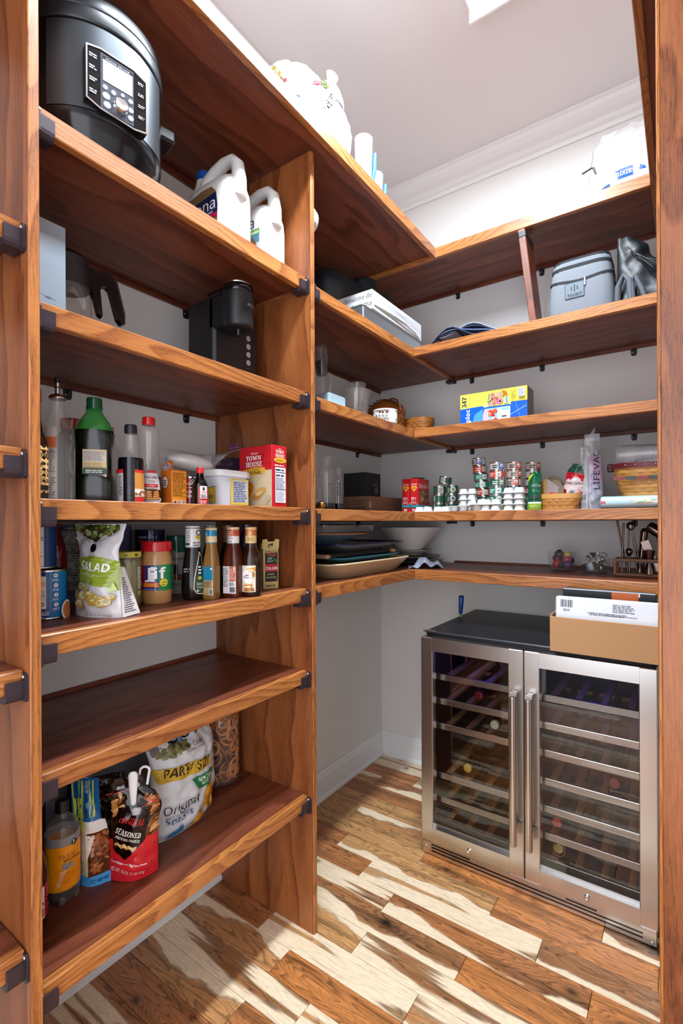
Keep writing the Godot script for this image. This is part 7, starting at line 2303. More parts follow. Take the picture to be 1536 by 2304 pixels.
	q.rect(-0.024, 0.003, 0.024, 0.026, "#8ab02c").rect(-0.024, 0.026, 0.024, 0.032, "#dfe4dc").rows(-0.016, 0.012, 0.018, 0.02, 2, "#d8e8b0").rows(-0.008, 0.072, 0.018, 0.086, 3, "#5a9a7c").txt("feline", -0.010, 0.09, 0.02, 0.104, "#a8ccb8", "s", 0.3).ell(0.002, 0.052, 0.018, 0.008, "#3a4a40", 0.2).poly([Vector2(-0.022, 0.108), Vector2(-0.004, 0.140), Vector2(-0.012, 0.142), Vector2(-0.022, 0.128)], "#a8b82c")
	part("print", q, "print_gloss", o)
	o = thing("treat_pouch", "brown and gold treat bag folded over inside the small basket", "pouch", Vector3(-0.428, Y + 0.005, -2.05), 0)
	m = MB.new()
	for e in [["#9c7a48", -0.012, -0.018, 0.030, 0.118], ["#57492e", -0.036, 0.004, 0.042, 0.132], ["#6d5a3a", 0.004, 0.020, 0.030, 0.112]]:
		var pl := PackedVector2Array()
		for k in 13:
			var a := PI * k / 12.0
			pl.append(Vector2(e[2] + e[3] * cos(a) * (1.0 + 0.05 * sin(k * 2.1)), 0.06 + (e[4] - 0.06) * sin(a)))
		pl.append_array([Vector2(e[2] - e[3] * 0.62, 0.004), Vector2(e[2] + e[3] * 0.62, 0.004)])
		m.hue(e[0]).extrude(pl, 0.028, Vector3(0, 0, e[1]), Basis(), true)
	part("bag", m, "print_gloss", o)
	q = Pr.new(self, on_flat(Vector3(0.0, 0, 0.0325), Vector3.RIGHT, Vector3(-0.2, 1, 0).normalized()), 1.0)
	q.poly([Vector2(0.0, 0.05), Vector2(0.03, 0.04), Vector2(0.05, 0.085), Vector2(0.016, 0.118)], "#8a7f80").poly([Vector2(0.008, 0.048), Vector2(0.032, 0.045), Vector2(0.034, 0.064), Vector2(0.010, 0.066)], "#b8282a").ell(-0.05, 0.06, 0.012, 0.02, "#c8742c")
	part("print", q, "print_gloss", o)
	o = thing("treat_pouch", "red and green treat bag reading Temptations, upright in the small basket", "pouch", Vector3(-0.362, Y + 0.012, -2.04), 0)
	o.rotation_degrees.z = -12
	po = Pouch.new(0.070, 0.165, 0.032, [[0, 0.9, 0.9], [0.2, 1.0, 1.0], [0.6, 1, 0.8], [0.78, 1, 0.45], [1, 0.9, 0.06, 0.01]], 0.004, 66)
	part("bag", po.mesh(MB.new().hue("#1f4a3a")), "print_gloss", o)
	q = Pr.new(self, po.f, 0.008, 0.0009)
	q.rect(-0.036, 0.02, 0.034, 0.130, "#b41c28")
	for e in [[-0.016, 0.092, 0.016], [0.004, 0.100, 0.017], [0.02, 0.090, 0.014], [-0.02, 0.074, 0.014], [0.018, 0.070, 0.014], [0.0, 0.078, 0.018], [-0.002, 0.056, 0.017]]:
		q.ell(e[0], e[1], e[2], e[2] * 0.85, "#d8c8c8")
	q.txt("Temptations", -0.033, 0.082, 0.034, 0.098, "#1a1418", "s", 0.25, 0.12).rows(-0.012, 0.114, 0.012, 0.119, 1, "#e8a8a8").ell(0.0, 0.056, 0.010, 0.011, "#a8a8b4").ell(0.0, 0.055, 0.005, 0.006, "#5a5a68").ell(0.023, 0.066, 0.006, 0.003, "#c86a5c")
	part("print", q, "print_gloss", o)
	o = thing("small_basket", "little light splint basket holding the treat bags", "basket", Vector3(-0.395, Y, -2.045), 0)
	basket(o, Vector3.ZERO, 0.072, 0.045, 3.5, 0.048, 0.88, 3, 12, ["#c58a44", "#b87c38"])
	m = MB.new()
	m.hue("#cf9a54").body([[0.044, 0.0755, 0.0485, 3.5], [0.044, 0.0755, 0.0485, 3.5], [0.062, 0.077, 0.050, 3.5], [0.062, 0.077, 0.050, 3.5], [0.060, 0.072, 0.044, 3.5]], 36)
	part("rim", m, "print", o)
	# airway device bag
	o = thing("clear_medical_bag", "tall clear bag with lilac insert reading LIFEVAC", "bag", Vector3(-0.285, Y, -2.055), 12)
	po = Pouch.new(0.082, 0.285, 0.055, [[0, 1.0, 0.95], [0.5, 0.9, 0.8], [0.85, 0.75, 0.35], [1, 0.66, 0.1]], 0.004, 71, 2.4)
	m = MB.new()
	po.mesh(m, 22, 30)
	part("bag", m, "poly_grey", o)
	q = Pr.new(self, func(u: float, w: float) -> Vector3: return po.f(u, w) - Vector3(0, 0, 0.006), 0.01)
	q.rect(-0.012, 0.004, 0.036, 0.05, "#8a90a8").rect(-0.012, 0.05, 0.034, 0.09, "#8a86b0").rect(-0.011, 0.09, 0.033, 0.14, "#9a6aa8").rect(-0.010, 0.14, 0.030, 0.205, "#b8549c").rect(-0.009, 0.205, 0.027, 0.26, "#8a8488")
	q.poly([Vector2(0.012, 0.10), Vector2(0.036, 0.13), Vector2(0.018, 0.175)], "#d86ab4").poly([Vector2(-0.008, 0.025), Vector2(0.02, 0.05), Vector2(0.026, 0.038), Vector2(0.0, 0.015)], "#23262e").poly([Vector2(0.014, 0.08), Vector2(0.032, 0.065), Vector2(0.03, 0.052), Vector2(0.014, 0.06)], "#c8ccd8")
	part("insert", q, "print", o)
	q = Pr.new(self, po.f, 0.01, 0.0012)
	q.rect(-0.039, 0.003, -0.016, 0.235, "#b4b4b8").bars(-0.036, 0.036, -0.022, 0.056, "#55565c").rows(-0.037, 0.008, -0.02, 0.03, 4, "#8a8a92")
	q.txt("LIFEVAC", -0.061, 0.1385, 0.085, 0.1575, "#1e1e2c", "r", 0.0, PI / 2)
	part("print", q, "print_gloss", o)
	m = MB.new()
	m.extrude(PackedVector2Array([Vector2(-0.028, 0.0), Vector2(0.006, 0.0), Vector2(0.010, 0.052), Vector2(-0.006, 0.03)]), 0.001, Vector3(0.0, 0.258, 0.006), Basis(Vector3.RIGHT, 0.1))
	part("torn_top", m, "poly_clear", o)
	# big basket on a rolled floral bag
	o = thing("floral_roll", "rolled floral paper with a coral end lying under the big basket", "roll", Vector3(-0.06, Y, -1.985), 0)
	m = MB.new()
	m.hue("#a9ccd4")
	var fp := [[0.0, 0.021, 0.032, 2.4], [0.0, 0.021, 0.032, 2.4], [0.004, 0.022, 0.033, 2.4], [0.37, 0.0215, 0.032, 2.4], [0.37, 0.0215, 0.032, 2.4]]
	var RB := Basis(Vector3(0, 1, 0), Vector3(1, 0, 0), Vector3(0, 0, -1))
	m.body(fp, 32, Vector3(-0.185, 0.0222, 0), true, RB)
	part("roll", m, "print", o)
	q = Pr.new(self, func(u: float, w: float) -> Vector3: return Vector3(u, 0.0222 + 0.0218 * sin(w), 0.0330 * cos(w)), 0.12)
	q.poly([Vector2(-0.184, -1.0), Vector2(-0.170, -1.0), Vector2(-0.168, 1.2), Vector2(-0.184, 1.2)], "#c8505a").rect(-0.06, -0.9, 0.185, 1.2, "#cfd8cc").rect(-0.09, -0.9, -0.06, 1.2, "#bfd2cc")
	for k in 46:
		q.ell(rng.randf_range(-0.09, 0.18), rng.randf_range(-0.8, 1.1), rng.randf_range(0.004, 0.012), rng.randf_range(0.08, 0.2), ["#c88a98", "#8fb08a", "#d8b0b4", "#a8c49a", "#c8c8a0", "#7aa8a8"][k % 6], 0.0)
		q.lv = 5 + k % 5
	part("print", q, "print", o)
	o = thing("large_basket", "big splint basket with a dark red rim and red woven band", "basket", Vector3(-0.045, Y + 0.0445, -2.075), 0)
	basket(o, Vector3.ZERO, 0.170, 0.098, 4.0, 0.105, 0.84, 8, 20, ["#c08a48", "#b37c3c"])
	m = MB.new()
	m.hue("#5e1f22").body([[0.098, 0.174, 0.102, 4.0], [0.098, 0.174, 0.102, 4.0], [0.116, 0.176, 0.104, 4.0], [0.116, 0.176, 0.104, 4.0], [0.114, 0.168, 0.096, 4.0]], 44)
	part("rim", m, "print", o)
	m = MB.new()
	for k in 9:
		m.hue("#7d2426" if k % 2 == 0 else "#2b3a34").box(Vector3(-0.145 + 0.036 * k, 0.062, 0.0965), Vector3(0.034, 0.012, 0.003), 0.0006)
	part("red_band", m, "print", o)
	for k in 6:
		var rv := MB.new()
		rv.body([[0, 0.0018], [0.001, 0.0014], [0.0015, 0.0]], 10, Vector3(-0.125 + 0.03 * k, 0.107, 0.1035), true, Basis(Vector3.RIGHT, PI / 2))
		part("rivet", rv, "steel_light", o)
	m = MB.new()
	m.hue("#3a1c12").box(Vector3(-0.178, 0.106, 0.03), Vector3(0.022, 0.03, 0.02), 0.005)
	m.hue("#5a2c1a").body([[0, 0.007], [0.006, 0.006], [0.007, 0.0]], 14, Vector3(-0.178, 0.108, 0.04), true, Basis(Vector3.RIGHT, PI / 2))
	part("handle_lug", m, "print", o)
	o = thing("plastic_cups", "nested clear plastic cups lying on their side on the big basket", "cups", Vector3(-0.04, Y + 0.1605, -2.075), 0)
	m = MB.new()
	for k in 5:
		m.body([[0.0 + 0.014 * k, 0.036 - 0.0005 * k], [0.003 + 0.014 * k, 0.0375], [0.005 + 0.014 * k, 0.0365 - 0.0004 * k], [0.09 + 0.014 * k, 0.028]], 30, Vector3(-0.165, 0.0375, 0.01), false, RB)
	m.body([[0.06, 0.033], [0.25, 0.026]], 30, Vector3(-0.165, 0.0375, 0.01), true, RB)
	part("cups", m, "poly_clear", o)
	m = MB.new()
	m.hue("#c9ccd0").extrude(PackedVector2Array([Vector2(-0.14, 0.004), Vector2(0.02, 0.004), Vector2(-0.02, 0.022), Vector2(-0.06, 0.026), Vector2(-0.135, 0.024)]), 0.01, Vector3(0, 0, 0.016))
	part("napkin_inside", m, "print", o)

# ---------------------------------------------------------------- lowest corner shelf (y 1.072)
func rect_dish(o: Node3D, called: String, hx: float, hz: float, h: float, base: float, hex: String, lip: float, under: String, yo := 0.0, e := 9.0) -> void:
	var m := MB.new()
	m.hue(under).body([[0.0, hx * base, hz * base, e], [0.0, hx * base, hz * base, e], [0.004, hx * (base + 0.03), hz * (base + 0.03), e], [h - 0.006, hx * 0.985, hz * 0.985, e]], 56, Vector3(0, yo, 0))
	m.hue(hex).body([[h - 0.006, hx * 0.985, hz * 0.985, e], [h - 0.005, hx, hz, e], [h - 0.001, hx, hz, e], [h, hx - 0.002, hz - 0.002, e], [h, hx - lip, hz - lip, e], [h - 0.004, hx - lip - 0.006, hz - lip - 0.006, e], [0.008, hx * base * 0.95, hz * base * 0.95, e], [0.007, 0, 0, e]], 56, Vector3(0, yo, 0), false)
	part(called, m, "glaze", o)
func platter_shelf() -> void:
	var Y := 1.072
	var o := thing("serving_dish", "tan rectangular serving dish with flared sides, at the bottom of the platters", "dish", Vector3(-1.155, Y, -1.655), 0)
	rect_dish(o, "dish", 0.180, 0.300, 0.058, 0.76, "#d9c39c", 0.010, "#b59878")
	o = thing("platter", "teal rectangular platter resting in the tan dish", "platter", Vector3(-1.155, Y + 0.0585, -1.64), 0)
	rect_dish(o, "platter", 0.165, 0.240, 0.018, 0.8, "#1d5a6c", 0.02, "#2a6478")
	o = thing("serving_board", "black serving tray with two wooden handle ends, between the platters", "tray", Vector3(-1.155, Y + 0.077, -1.58), 0)
	var m := MB.new()
	m.hue("#15120f").box(Vector3(0, 0.008, 0), Vector3(0.29, 0.016, 0.44), 0.004)
	part("tray", m, "print", o)
	for s in [-1.0, 1.0]:
		m = MB.new()
		m.hue("#9a7a5c").box(Vector3(0.1, 0.009, s * 0.232), Vector3(0.12, 0.014, 0.024), 0.005)
		part("handle", m, "print", o)
	o = thing("platter", "navy-rimmed grey platter with flared underside, third in the stack", "platter", Vector3(-1.155, Y + 0.0935, -1.665), 0)
	rect_dish(o, "platter", 0.168, 0.243, 0.032, 0.6, "#16254c", 0.012, "#8f8d90")
	o = thing("serving_bowl", "shallow blue-grey dish with an orange-brown rim on the navy platter", "dish", Vector3(-1.165, Y + 0.126, -1.53), 0)
	m = MB.new()
	m.hue("#5d7480").body([[0.0, 0.085], [0.0, 0.085], [0.008, 0.10], [0.025, 0.15], [0.034, 0.175]], 48)
	m.hue("#a8622c").body([[0.034, 0.175], [0.037, 0.177], [0.039, 0.175], [0.036, 0.168]], 48, Vector3.ZERO, false)
	m.hue("#6f8894").body([[0.036, 0.168], [0.024, 0.14], [0.01, 0.09], [0.01, 0.0]], 48, Vector3.ZERO, false)
	part("dish", m, "glaze", o)
	o = thing("glass_tray", "clear glass serving tray topmost in the platter stack", "tray", Vector3(-1.165, Y + 0.1655, -1.545), 0)
	m = MB.new()
	m.body([[0.0, 0.14, 0.165, 5.0], [0.0, 0.14, 0.165, 5.0], [0.004, 0.15, 0.175, 5.0], [0.030, 0.153, 0.178, 5.0]], 48)
	part("tray", m, "clear_glass", o)
	m = MB.new()
	for y in [0.030, 0.0305]:
		var pts := []
		for k in 48:
			var th := TAU * k / 48
			var q := MB.rho(th, 0.153, 0.178, 5.0)
			pts.append(Vector3(q * cos(th), y, q * sin(th)))
		m.tube(pts, 0.0018, 6, true)
		break
	part("rim", m, "black_gloss", o)
	# side plates, bowl and cloth in the corner
	o = thing("side_plate", "dark plate at the very bottom, beneath the white bowl in the corner", "plate", Vector3(-1.11, Y, -2.155), 0)
	m = MB.new()
	m.hue("#3c3a3a").body([[0.0, 0.09], [0.0, 0.09], [0.006, 0.10], [0.018, 0.165], [0.022, 0.168], [0.02, 0.16], [0.010, 0.09], [0.010, 0]], 44)
	part("plate", m, "glaze", o)
	o = thing("side_plate", "brown-grey plate, second of the plates under the white bowl", "plate", Vector3(-1.11, Y + 0.0225, -2.155), 0)
	m = MB.new()
	m.hue("#6a635c").body([[0.0, 0.09], [0.0, 0.09], [0.006, 0.10], [0.016, 0.150], [0.022, 0.153], [0.02, 0.146], [0.010, 0.09], [0.010, 0]], 44)
	part("plate", m, "glaze", o)
	o = thing("side_plate", "pale plate directly under the white bowl", "plate", Vector3(-1.10, Y + 0.0455, -2.158), 0)
	m = MB.new()
	m.hue("#bdb8ae").body([[0.0, 0.055], [0.0, 0.055], [0.008, 0.062], [0.022, 0.098], [0.026, 0.101], [0.024, 0.096], [0.012, 0.055], [0.012, 0]], 44)
	part("plate", m, "glaze", o)
	o = thing("white_bowl", "large white conical ceramic bowl at the left end of the corner shelf", "bowl", Vector3(-1.10, Y + 0.0725, -2.145), 0)
	m = MB.new()
	m.hue("#d2cdc6").body([[0.0, 0.066], [0.0, 0.066], [0.006, 0.069], [0.05, 0.108], [0.09, 0.142], [0.104, 0.154], [0.107, 0.155], [0.107, 0.151], [0.10, 0.145], [0.05, 0.10], [0.012, 0.062], [0.012, 0.0]], 56)
	part("bowl", m, "glaze", o)
	o = thing("silver_cloth", "crumpled silver-grey cloth in front of the white bowl", "cloth", Vector3(-0.945, Y, -2.0), 35)
	m = MB.new()
	var rows := []
	for i in 15:
		var row := []
		for j in 15:
			var x := -0.075 + 0.15 * i / 14.0
			var z := 0.055 - 0.11 * j / 14.0
			var y := 0.003 + 0.050 * exp(-pow((x + 0.012) / 0.03, 2.0) - pow(z / 0.06, 2.0)) + 0.030 * exp(-pow((x - 0.045) / 0.022, 2.0) - pow((z - 0.01) / 0.05, 2.0)) + 0.006 * sin(x * 120.0 + z * 60.0)
			row.append(Vector3(x, maxf(y, 0.001), z))
		rows.append(row)
	m.hue("#8f93a4").grid(rows, false, true)
	var fl := []
	for r in rows:
		var row := []
		for p in r:
			row.append(Vector3(p.x, maxf(p.y - 0.002, 0.0), p.z))
		fl.append(row)
	m.grid(fl, false, false)
	part("cloth", m, "print", o)
	# two clear tubs of small things
	for k in 2:
		var c: Vector3 = [Vector3(-0.420, Y, -2.215), Vector3(-0.290, Y, -2.170)][k]
		o = thing("clear_tub", ["clear plastic tub of coloured balls and shapes on the lowest back shelf", "clear plastic tub of metal trinkets next to the bar tools"][k], "tub", c, 0, "clear tubs of small things")
		m = MB.new()
		var hh: float = [0.078, 0.060][k]
		m.body([[0.0, 0.040, 0.040, 4.0], [0.0, 0.040, 0.040, 4.0], [0.005, 0.044, 0.044, 4.5], [hh, 0.055, 0.055, 5.0], [hh, 0.055, 0.055, 5.0], [hh + 0.001, 0.060, 0.060, 5.0], [hh + 0.003, 0.060, 0.060, 5.0]], 44)
		part("tub", m, "clear_plastic", o)
		m = MB.new()
		var rr := RandomNumberGenerator.new()
		rr.seed = 21 + k
		if k == 0:
			for b in [[-0.016, 0.028, 0.02, 0.020, "#b8242c"], [0.024, 0.026, 0.02, 0.018, "#5a1a6a"], [-0.002, 0.024, 0.026, 0.016, "#141018"], [0.02, 0.046, 0.012, 0.018, "#b02a5a"], [-0.02, 0.050, 0.01, 0.018, "#3a1418"], [0.020, 0.066, 0.008, 0.0155, "#c8b040"], [-0.012, 0.066, 0.004, 0.020, "#1c1416"], [0.004, 0.036, -0.02, 0.022, "#7a2030"], [-0.022, 0.026, -0.016, 0.018, "#30141a"], [0.026, 0.04, -0.02, 0.016, "#301038"]]:
				var r: float = b[3]
				var pf := []
				for t in 9:
					var a := -PI / 2 + PI * t / 8.0
					pf.append([b[1] + r * sin(a), r * cos(a) + 1e-7])
				m.hue(b[4]).body(pf, 18, Vector3(b[0], 0, b[2]), false)
			part("contents", m, "print_gloss", o)
		else:
			m.hue("#55585c")
			m.body([[0.012, 0.024, 0.006], [0.014, 0.026, 0.006], [0.040, 0.026, 0.006], [0.042, 0.02, 0.004]], 24, Vector3(-0.01, 0, 0.032), true, Basis(Vector3.BACK, 0.3))
			m.hue("#8a8462").body([[0.008, 0.01], [0.02, 0.014], [0.034, 0.012], [0.04, 0.0]], 16, Vector3(0.022, 0, 0.022), false)
			for t in 46:
				var a := rr.randf() * TAU
				var b := Vector3(rr.randf_range(-0.032, 0.034), rr.randf_range(0.010, 0.066), rr.randf_range(-0.03, 0.03))
				m.hue(["#8f9296", "#3a3c40", "#b9bcc0", "#6a5f58"][t % 4])
				m.box(b, Vector3(rr.randf_range(0.008, 0.024), 0.003, rr.randf_range(0.004, 0.010)), 0.0008, -1, Basis.from_euler(Vector3(rr.randf_range(-0.7, 0.7), a, rr.randf_range(-0.7, 0.7))))
			for t in 9:
				var a := TAU * t / 9
				m.hue("#c9ccd0").tube([Vector3(-0.008, 0.066, 0.01), Vector3(-0.008 + cos(a) * 0.012, 0.078, 0.01 + sin(a) * 0.012), Vector3(-0.008 + cos(a) * 0.022, 0.074, 0.01 + sin(a) * 0.022)], [0.0018, 0.0032, 0.0006], 6)
			for t in 3:
				var pts := []
				for j in 14:
					var a := TAU * j / 14
					pts.append(Vector3(0.026 + 0.014 * cos(a), 0.072 + 0.009 * sin(a), 0.006 * t + 0.004 * sin(2 * a)))
				m.hue("#a8abb0").tube(pts, 0.0013, 5, true)
			part("contents", m, "metal_tint", o).set_meta("kind", "stuff")
	# bar tool rack
	o = thing("bar_tool_rack", "brown wooden rack frame for bar tools at the right end of the shelf", "rack", Vector3(-0.06, Y, -2.11), 0)
	m = MB.new()
	m.box(Vector3(0, 0.007, 0), Vector3(0.315, 0.012, 0.10), 0.005)
	for z in [-0.048, 0.048]:
		var pl := PackedVector2Array()
		var pi2 := PackedVector2Array()
		m.box(Vector3(0, 0.062, z), Vector3(0.315, 0.010, 0.008), 0.003)
		for s in [-1.0, 1.0]:
			m.box(Vector3(s * 0.1525, 0.034, z), Vector3(0.010, 0.060, 0.008), 0.003)
	for s in [-1.0, 1.0]:
		m.box(Vector3(s * 0.1525, 0.062, 0), Vector3(0.010, 0.010, 0.10), 0.003)
	part("frame", m, "rack_brown", o)
	m = MB.new()
	m.box(Vector3(0, 0.055, 0), Vector3(0.30, 0.003, 0.09), 0)
	part("holder_plate", m, "black_plastic", o)
	var tool_at := func(lbl: String, called: String, cat: String, x: float, z: float) -> Node3D:
		return thing(called, lbl, cat, Vector3(-0.06 + x, Y + 0.0135, -2.11 + z), 0, "bar tools in the wooden rack")
	var b := tool_at.call("thin straight steel straw standing at the rack's left end", "metal_straw", "straw", -0.132, 0.03) as Node3D
	part("straw", MB.new().tube([Vector3(0, 0, 0), Vector3(0.006, 0.185, -0.005)], 0.0036, 12), "gunmetal", b)
	b = tool_at.call("dark thin straw leaning left, leftmost of the bar tools", "metal_straw", "straw", -0.122, -0.02)
	part("straw", MB.new().tube([Vector3(0.004, 0, 0), Vector3(-0.03, 0.196, 0.0)], 0.0038, 12), "gunmetal", b)
	b = tool_at.call("straight copper-tinted stirrer with a twisted round top", "bar_spoon", "spoon", -0.116, 0.01)
	m = MB.new()
	m.tube([Vector3(0, 0, 0), Vector3(0.006, 0.16, 0)], 0.003, 10)
	m.body([[0.155, 0.004], [0.165, 0.014, 0.008], [0.178, 0.015, 0.008], [0.186, 0.008, 0.005], [0.188, 0.0]], 18, Vector3(0.012, 0, 0), false)
	part("spoon", m, "gunmetal", b)
	b = tool_at.call("short steel rod with a ball end in the rack", "ball_pick", "pick", -0.108, 0.03)
	m = MB.new()
	m.body([[0.0, 0.004], [0.0, 0.004], [0.06, 0.004], [0.066, 0.006], [0.07, 0.010], [0.079, 0.0125], [0.088, 0.010], [0.0915, 0.0]], 20)
	part("pick", m, "gunmetal", b)
	b = tool_at.call("polished steel tongs, slim and leaning, beside the muddler", "tongs", "tongs", -0.085, 0.02)
	m = MB.new()
	for s in [0.0, 1.0]:
		m.tube([Vector3(0.014 * s, 0.0, 0), Vector3(0.006 * s - 0.004, 0.08, 0.0), Vector3(-0.014, 0.15, 0)], [0.002, 0.0034, 0.003], 8)
	part("tongs", m, "gunmetal", b)
	b = tool_at.call("fat rounded gunmetal muddler standing in the rack", "muddler", "muddler", -0.078, -0.012)
	m = MB.new()
	m.body([[0.0, 0.014], [0.0, 0.014], [0.03, 0.013], [0.09, 0.011], [0.13, 0.0125], [0.152, 0.0125], [0.162, 0.009], [0.166, 0.0]], 22, Vector3.ZERO, true, Basis(Vector3.BACK, -0.10))
	part("muddler", m, "gunmetal", b)
	b = tool_at.call("flat steel bottle opener leaning in the middle of the rack", "bottle_opener", "opener", -0.042, 0.0)
	m = MB.new()
	m.box(Vector3(0, 0.062, 0), Vector3(0.028, 0.12, 0.004), 0.001, -1, Basis(Vector3.BACK, 0.34))
	part("opener", m, "gunmetal", b)
	b = tool_at.call("double-ended steel jigger standing at the front of the rack", "jigger", "jigger", -0.045, 0.036)
	m = MB.new()
	m.body([[0.0, 0.019], [0.0, 0.019], [0.022, 0.015], [0.041, 0.0075], [0.044, 0.0075], [0.06, 0.013], [0.082, 0.0185], [0.084, 0.0185], [0.082, 0.016], [0.05, 0.006], [0.05, 0.0]], 28)
	part("jigger", m, "gunmetal", b)
	b = tool_at.call("dark gunmetal cocktail shaker lying tilted over the rack", "cocktail_shaker", "shaker", 0.03, -0.015)
	m = MB.new()
	var SB := Basis(Vector3.BACK, 0.95)
	m.body([[-0.07, 0.030], [-0.07, 0.030], [-0.06, 0.034], [0.005, 0.041], [0.012, 0.0415], [0.012, 0.0415], [0.012, 0.039], [0.022, 0.040], [0.04, 0.034], [0.052, 0.022], [0.06, 0.019], [0.062, 0.0205], [0.095, 0.0185], [0.10, 0.014], [0.101, 0.0]], 34, Vector3(0.0, 0.115, 0), true, SB)
	part("shaker", m, "gunmetal", b)
	b = tool_at.call("fork-ended steel strainer handle at the rack's right", "strainer", "strainer", 0.045, 0.035)
	m = MB.new()
	for s in [-1.0, 1.0]:
		m.tube([Vector3(s * 0.010, 0, 0), Vector3(s * 0.012, 0.05, 0), Vector3(s * 0.006, 0.075, 0)], 0.0032, 8)
	m.body([[0.068, 0.013, 0.004], [0.08, 0.016, 0.004], [0.088, 0.010, 0.003], [0.089, 0.0]], 18, Vector3.ZERO, false)
	part("strainer", m, "gunmetal", b)

# ---------------------------------------------------------------- on the cooler
func cooler_top() -> void:
	var Y := 0.8550
	var o := thing("cardboard_box", "open brown cardboard box on the right of the wine cooler", "box", Vector3(-0.21, Y, -1.80), 0)
	var m := MB.new()
	m.hue("#b58a60")
	var w := 0.152; var d := 0.10; var h := 0.112
	for e in [[Vector3(0, h / 2, d), Vector3(2 * w, h, 0.004)], [Vector3(0, h / 2, -d), Vector3(2 * w, h, 0.004)], [Vector3(w - 0.002, h / 2 + 0.006, 0), Vector3(0.004, h + 0.012, 2 * d)], [Vector3(-w + 0.002, h / 2 + 0.003, 0), Vector3(0.004, h + 0.006, 2 * d)], [Vector3(0, 0.002, 0), Vector3(2 * w, 0.004, 2 * d)]]:
		m.box(e[0], e[1], 0.001)
	part("box", m, "card", o)
	m = MB.new()
	m.hue("#a87c52").box(Vector3(w + 0.004, h + 0.004, 0.01), Vector3(0.004, 0.03, 0.17), 0.001, -1, Basis(Vector3.BACK, -0.25))
	part("flap", m, "card", o)
	o = thing("white_carton", "flat white printed carton standing in the brown cardboard box", "carton", Vector3(-0.207, Y + 0.0045, -1.745), 0)
	m = MB.new()
	m.hue("#dfe2e8").box(Vector3(0, 0.085, 0), Vector3(0.288, 0.168, 0.034), 0.004, -1, Basis(Vector3.RIGHT, -0.06))
	part("carton", m, "print", o)
	var TB := Basis(Vector3.RIGHT, -0.06)
	var q := Pr.new(self, func(u: float, v: float) -> Vector3: return Vector3(0, 0.085, 0) + TB * Vector3(u, v - 0.085, 0.0172), 1.0)
	q.bars(-0.128, 0.136, -0.092, 0.160, "#2a2c34").rows(-0.120, 0.124, -0.098, 0.132, 2, "#6a6c74").rows(0.022, 0.132, 0.090, 0.158, 5, "#6a7080", 7).rows(-0.042, 0.118, 0.088, 0.128, 2, "#4a505c", 4).rect(0.0, 0.1195, 0.088, 0.121, "#2a2c34").ell(-0.046, 0.1235, 0.0018, 0.0018, "#2a2c34")
	part("print", q, "print", o)
	o = thing("dark_folder", "black folder with an orange patch behind the white carton", "folder", Vector3(-0.210, Y + 0.0045, -1.835), 0)
	m = MB.new()
	m.hue("#15181e").box(Vector3(0, 0.094, 0), Vector3(0.272, 0.188, 0.02), 0.003)
	part("folder", m, "print", o)
	q = Pr.new(self, on_flat(Vector3(0, 0, 0.0103), Vector3.RIGHT, Vector3.UP), 1.0)
	q.rect(0.012, 0.0, 0.088, 0.184, "#c0602c").rect(-0.134, 0.1835, 0.134, 0.1865, "#c8ccd4").rect(0.088, 0.172, 0.092, 0.184, "#d8dce0")
	part("print", q, "print", o)
	o = thing("utility_lighter", "blue utility lighter standing at the back left corner of the cooler", "lighter", Vector3(-0.826, 0.8515, -2.105), 30)
	m = MB.new()
	m.hue("#123f86").body([[0.012, 0.007, 0.010, 3.0], [0.02, 0.0085, 0.012, 3.0], [0.05, 0.010, 0.014, 3.0], [0.085, 0.0115, 0.015, 3.0], [0.094, 0.0105, 0.013, 3.0], [0.095, 0, 0, 3.0]], 24, Vector3.ZERO, true, Basis(Vector3.BACK, -0.05))
	part("body", m, "print_gloss", o)
	m = MB.new()
	m.hue("#8aa832").body([[0.0, 0.006], [0.0, 0.006], [0.013, 0.006], [0.013, 0.006]], 16)
	part("base", m, "print", o)

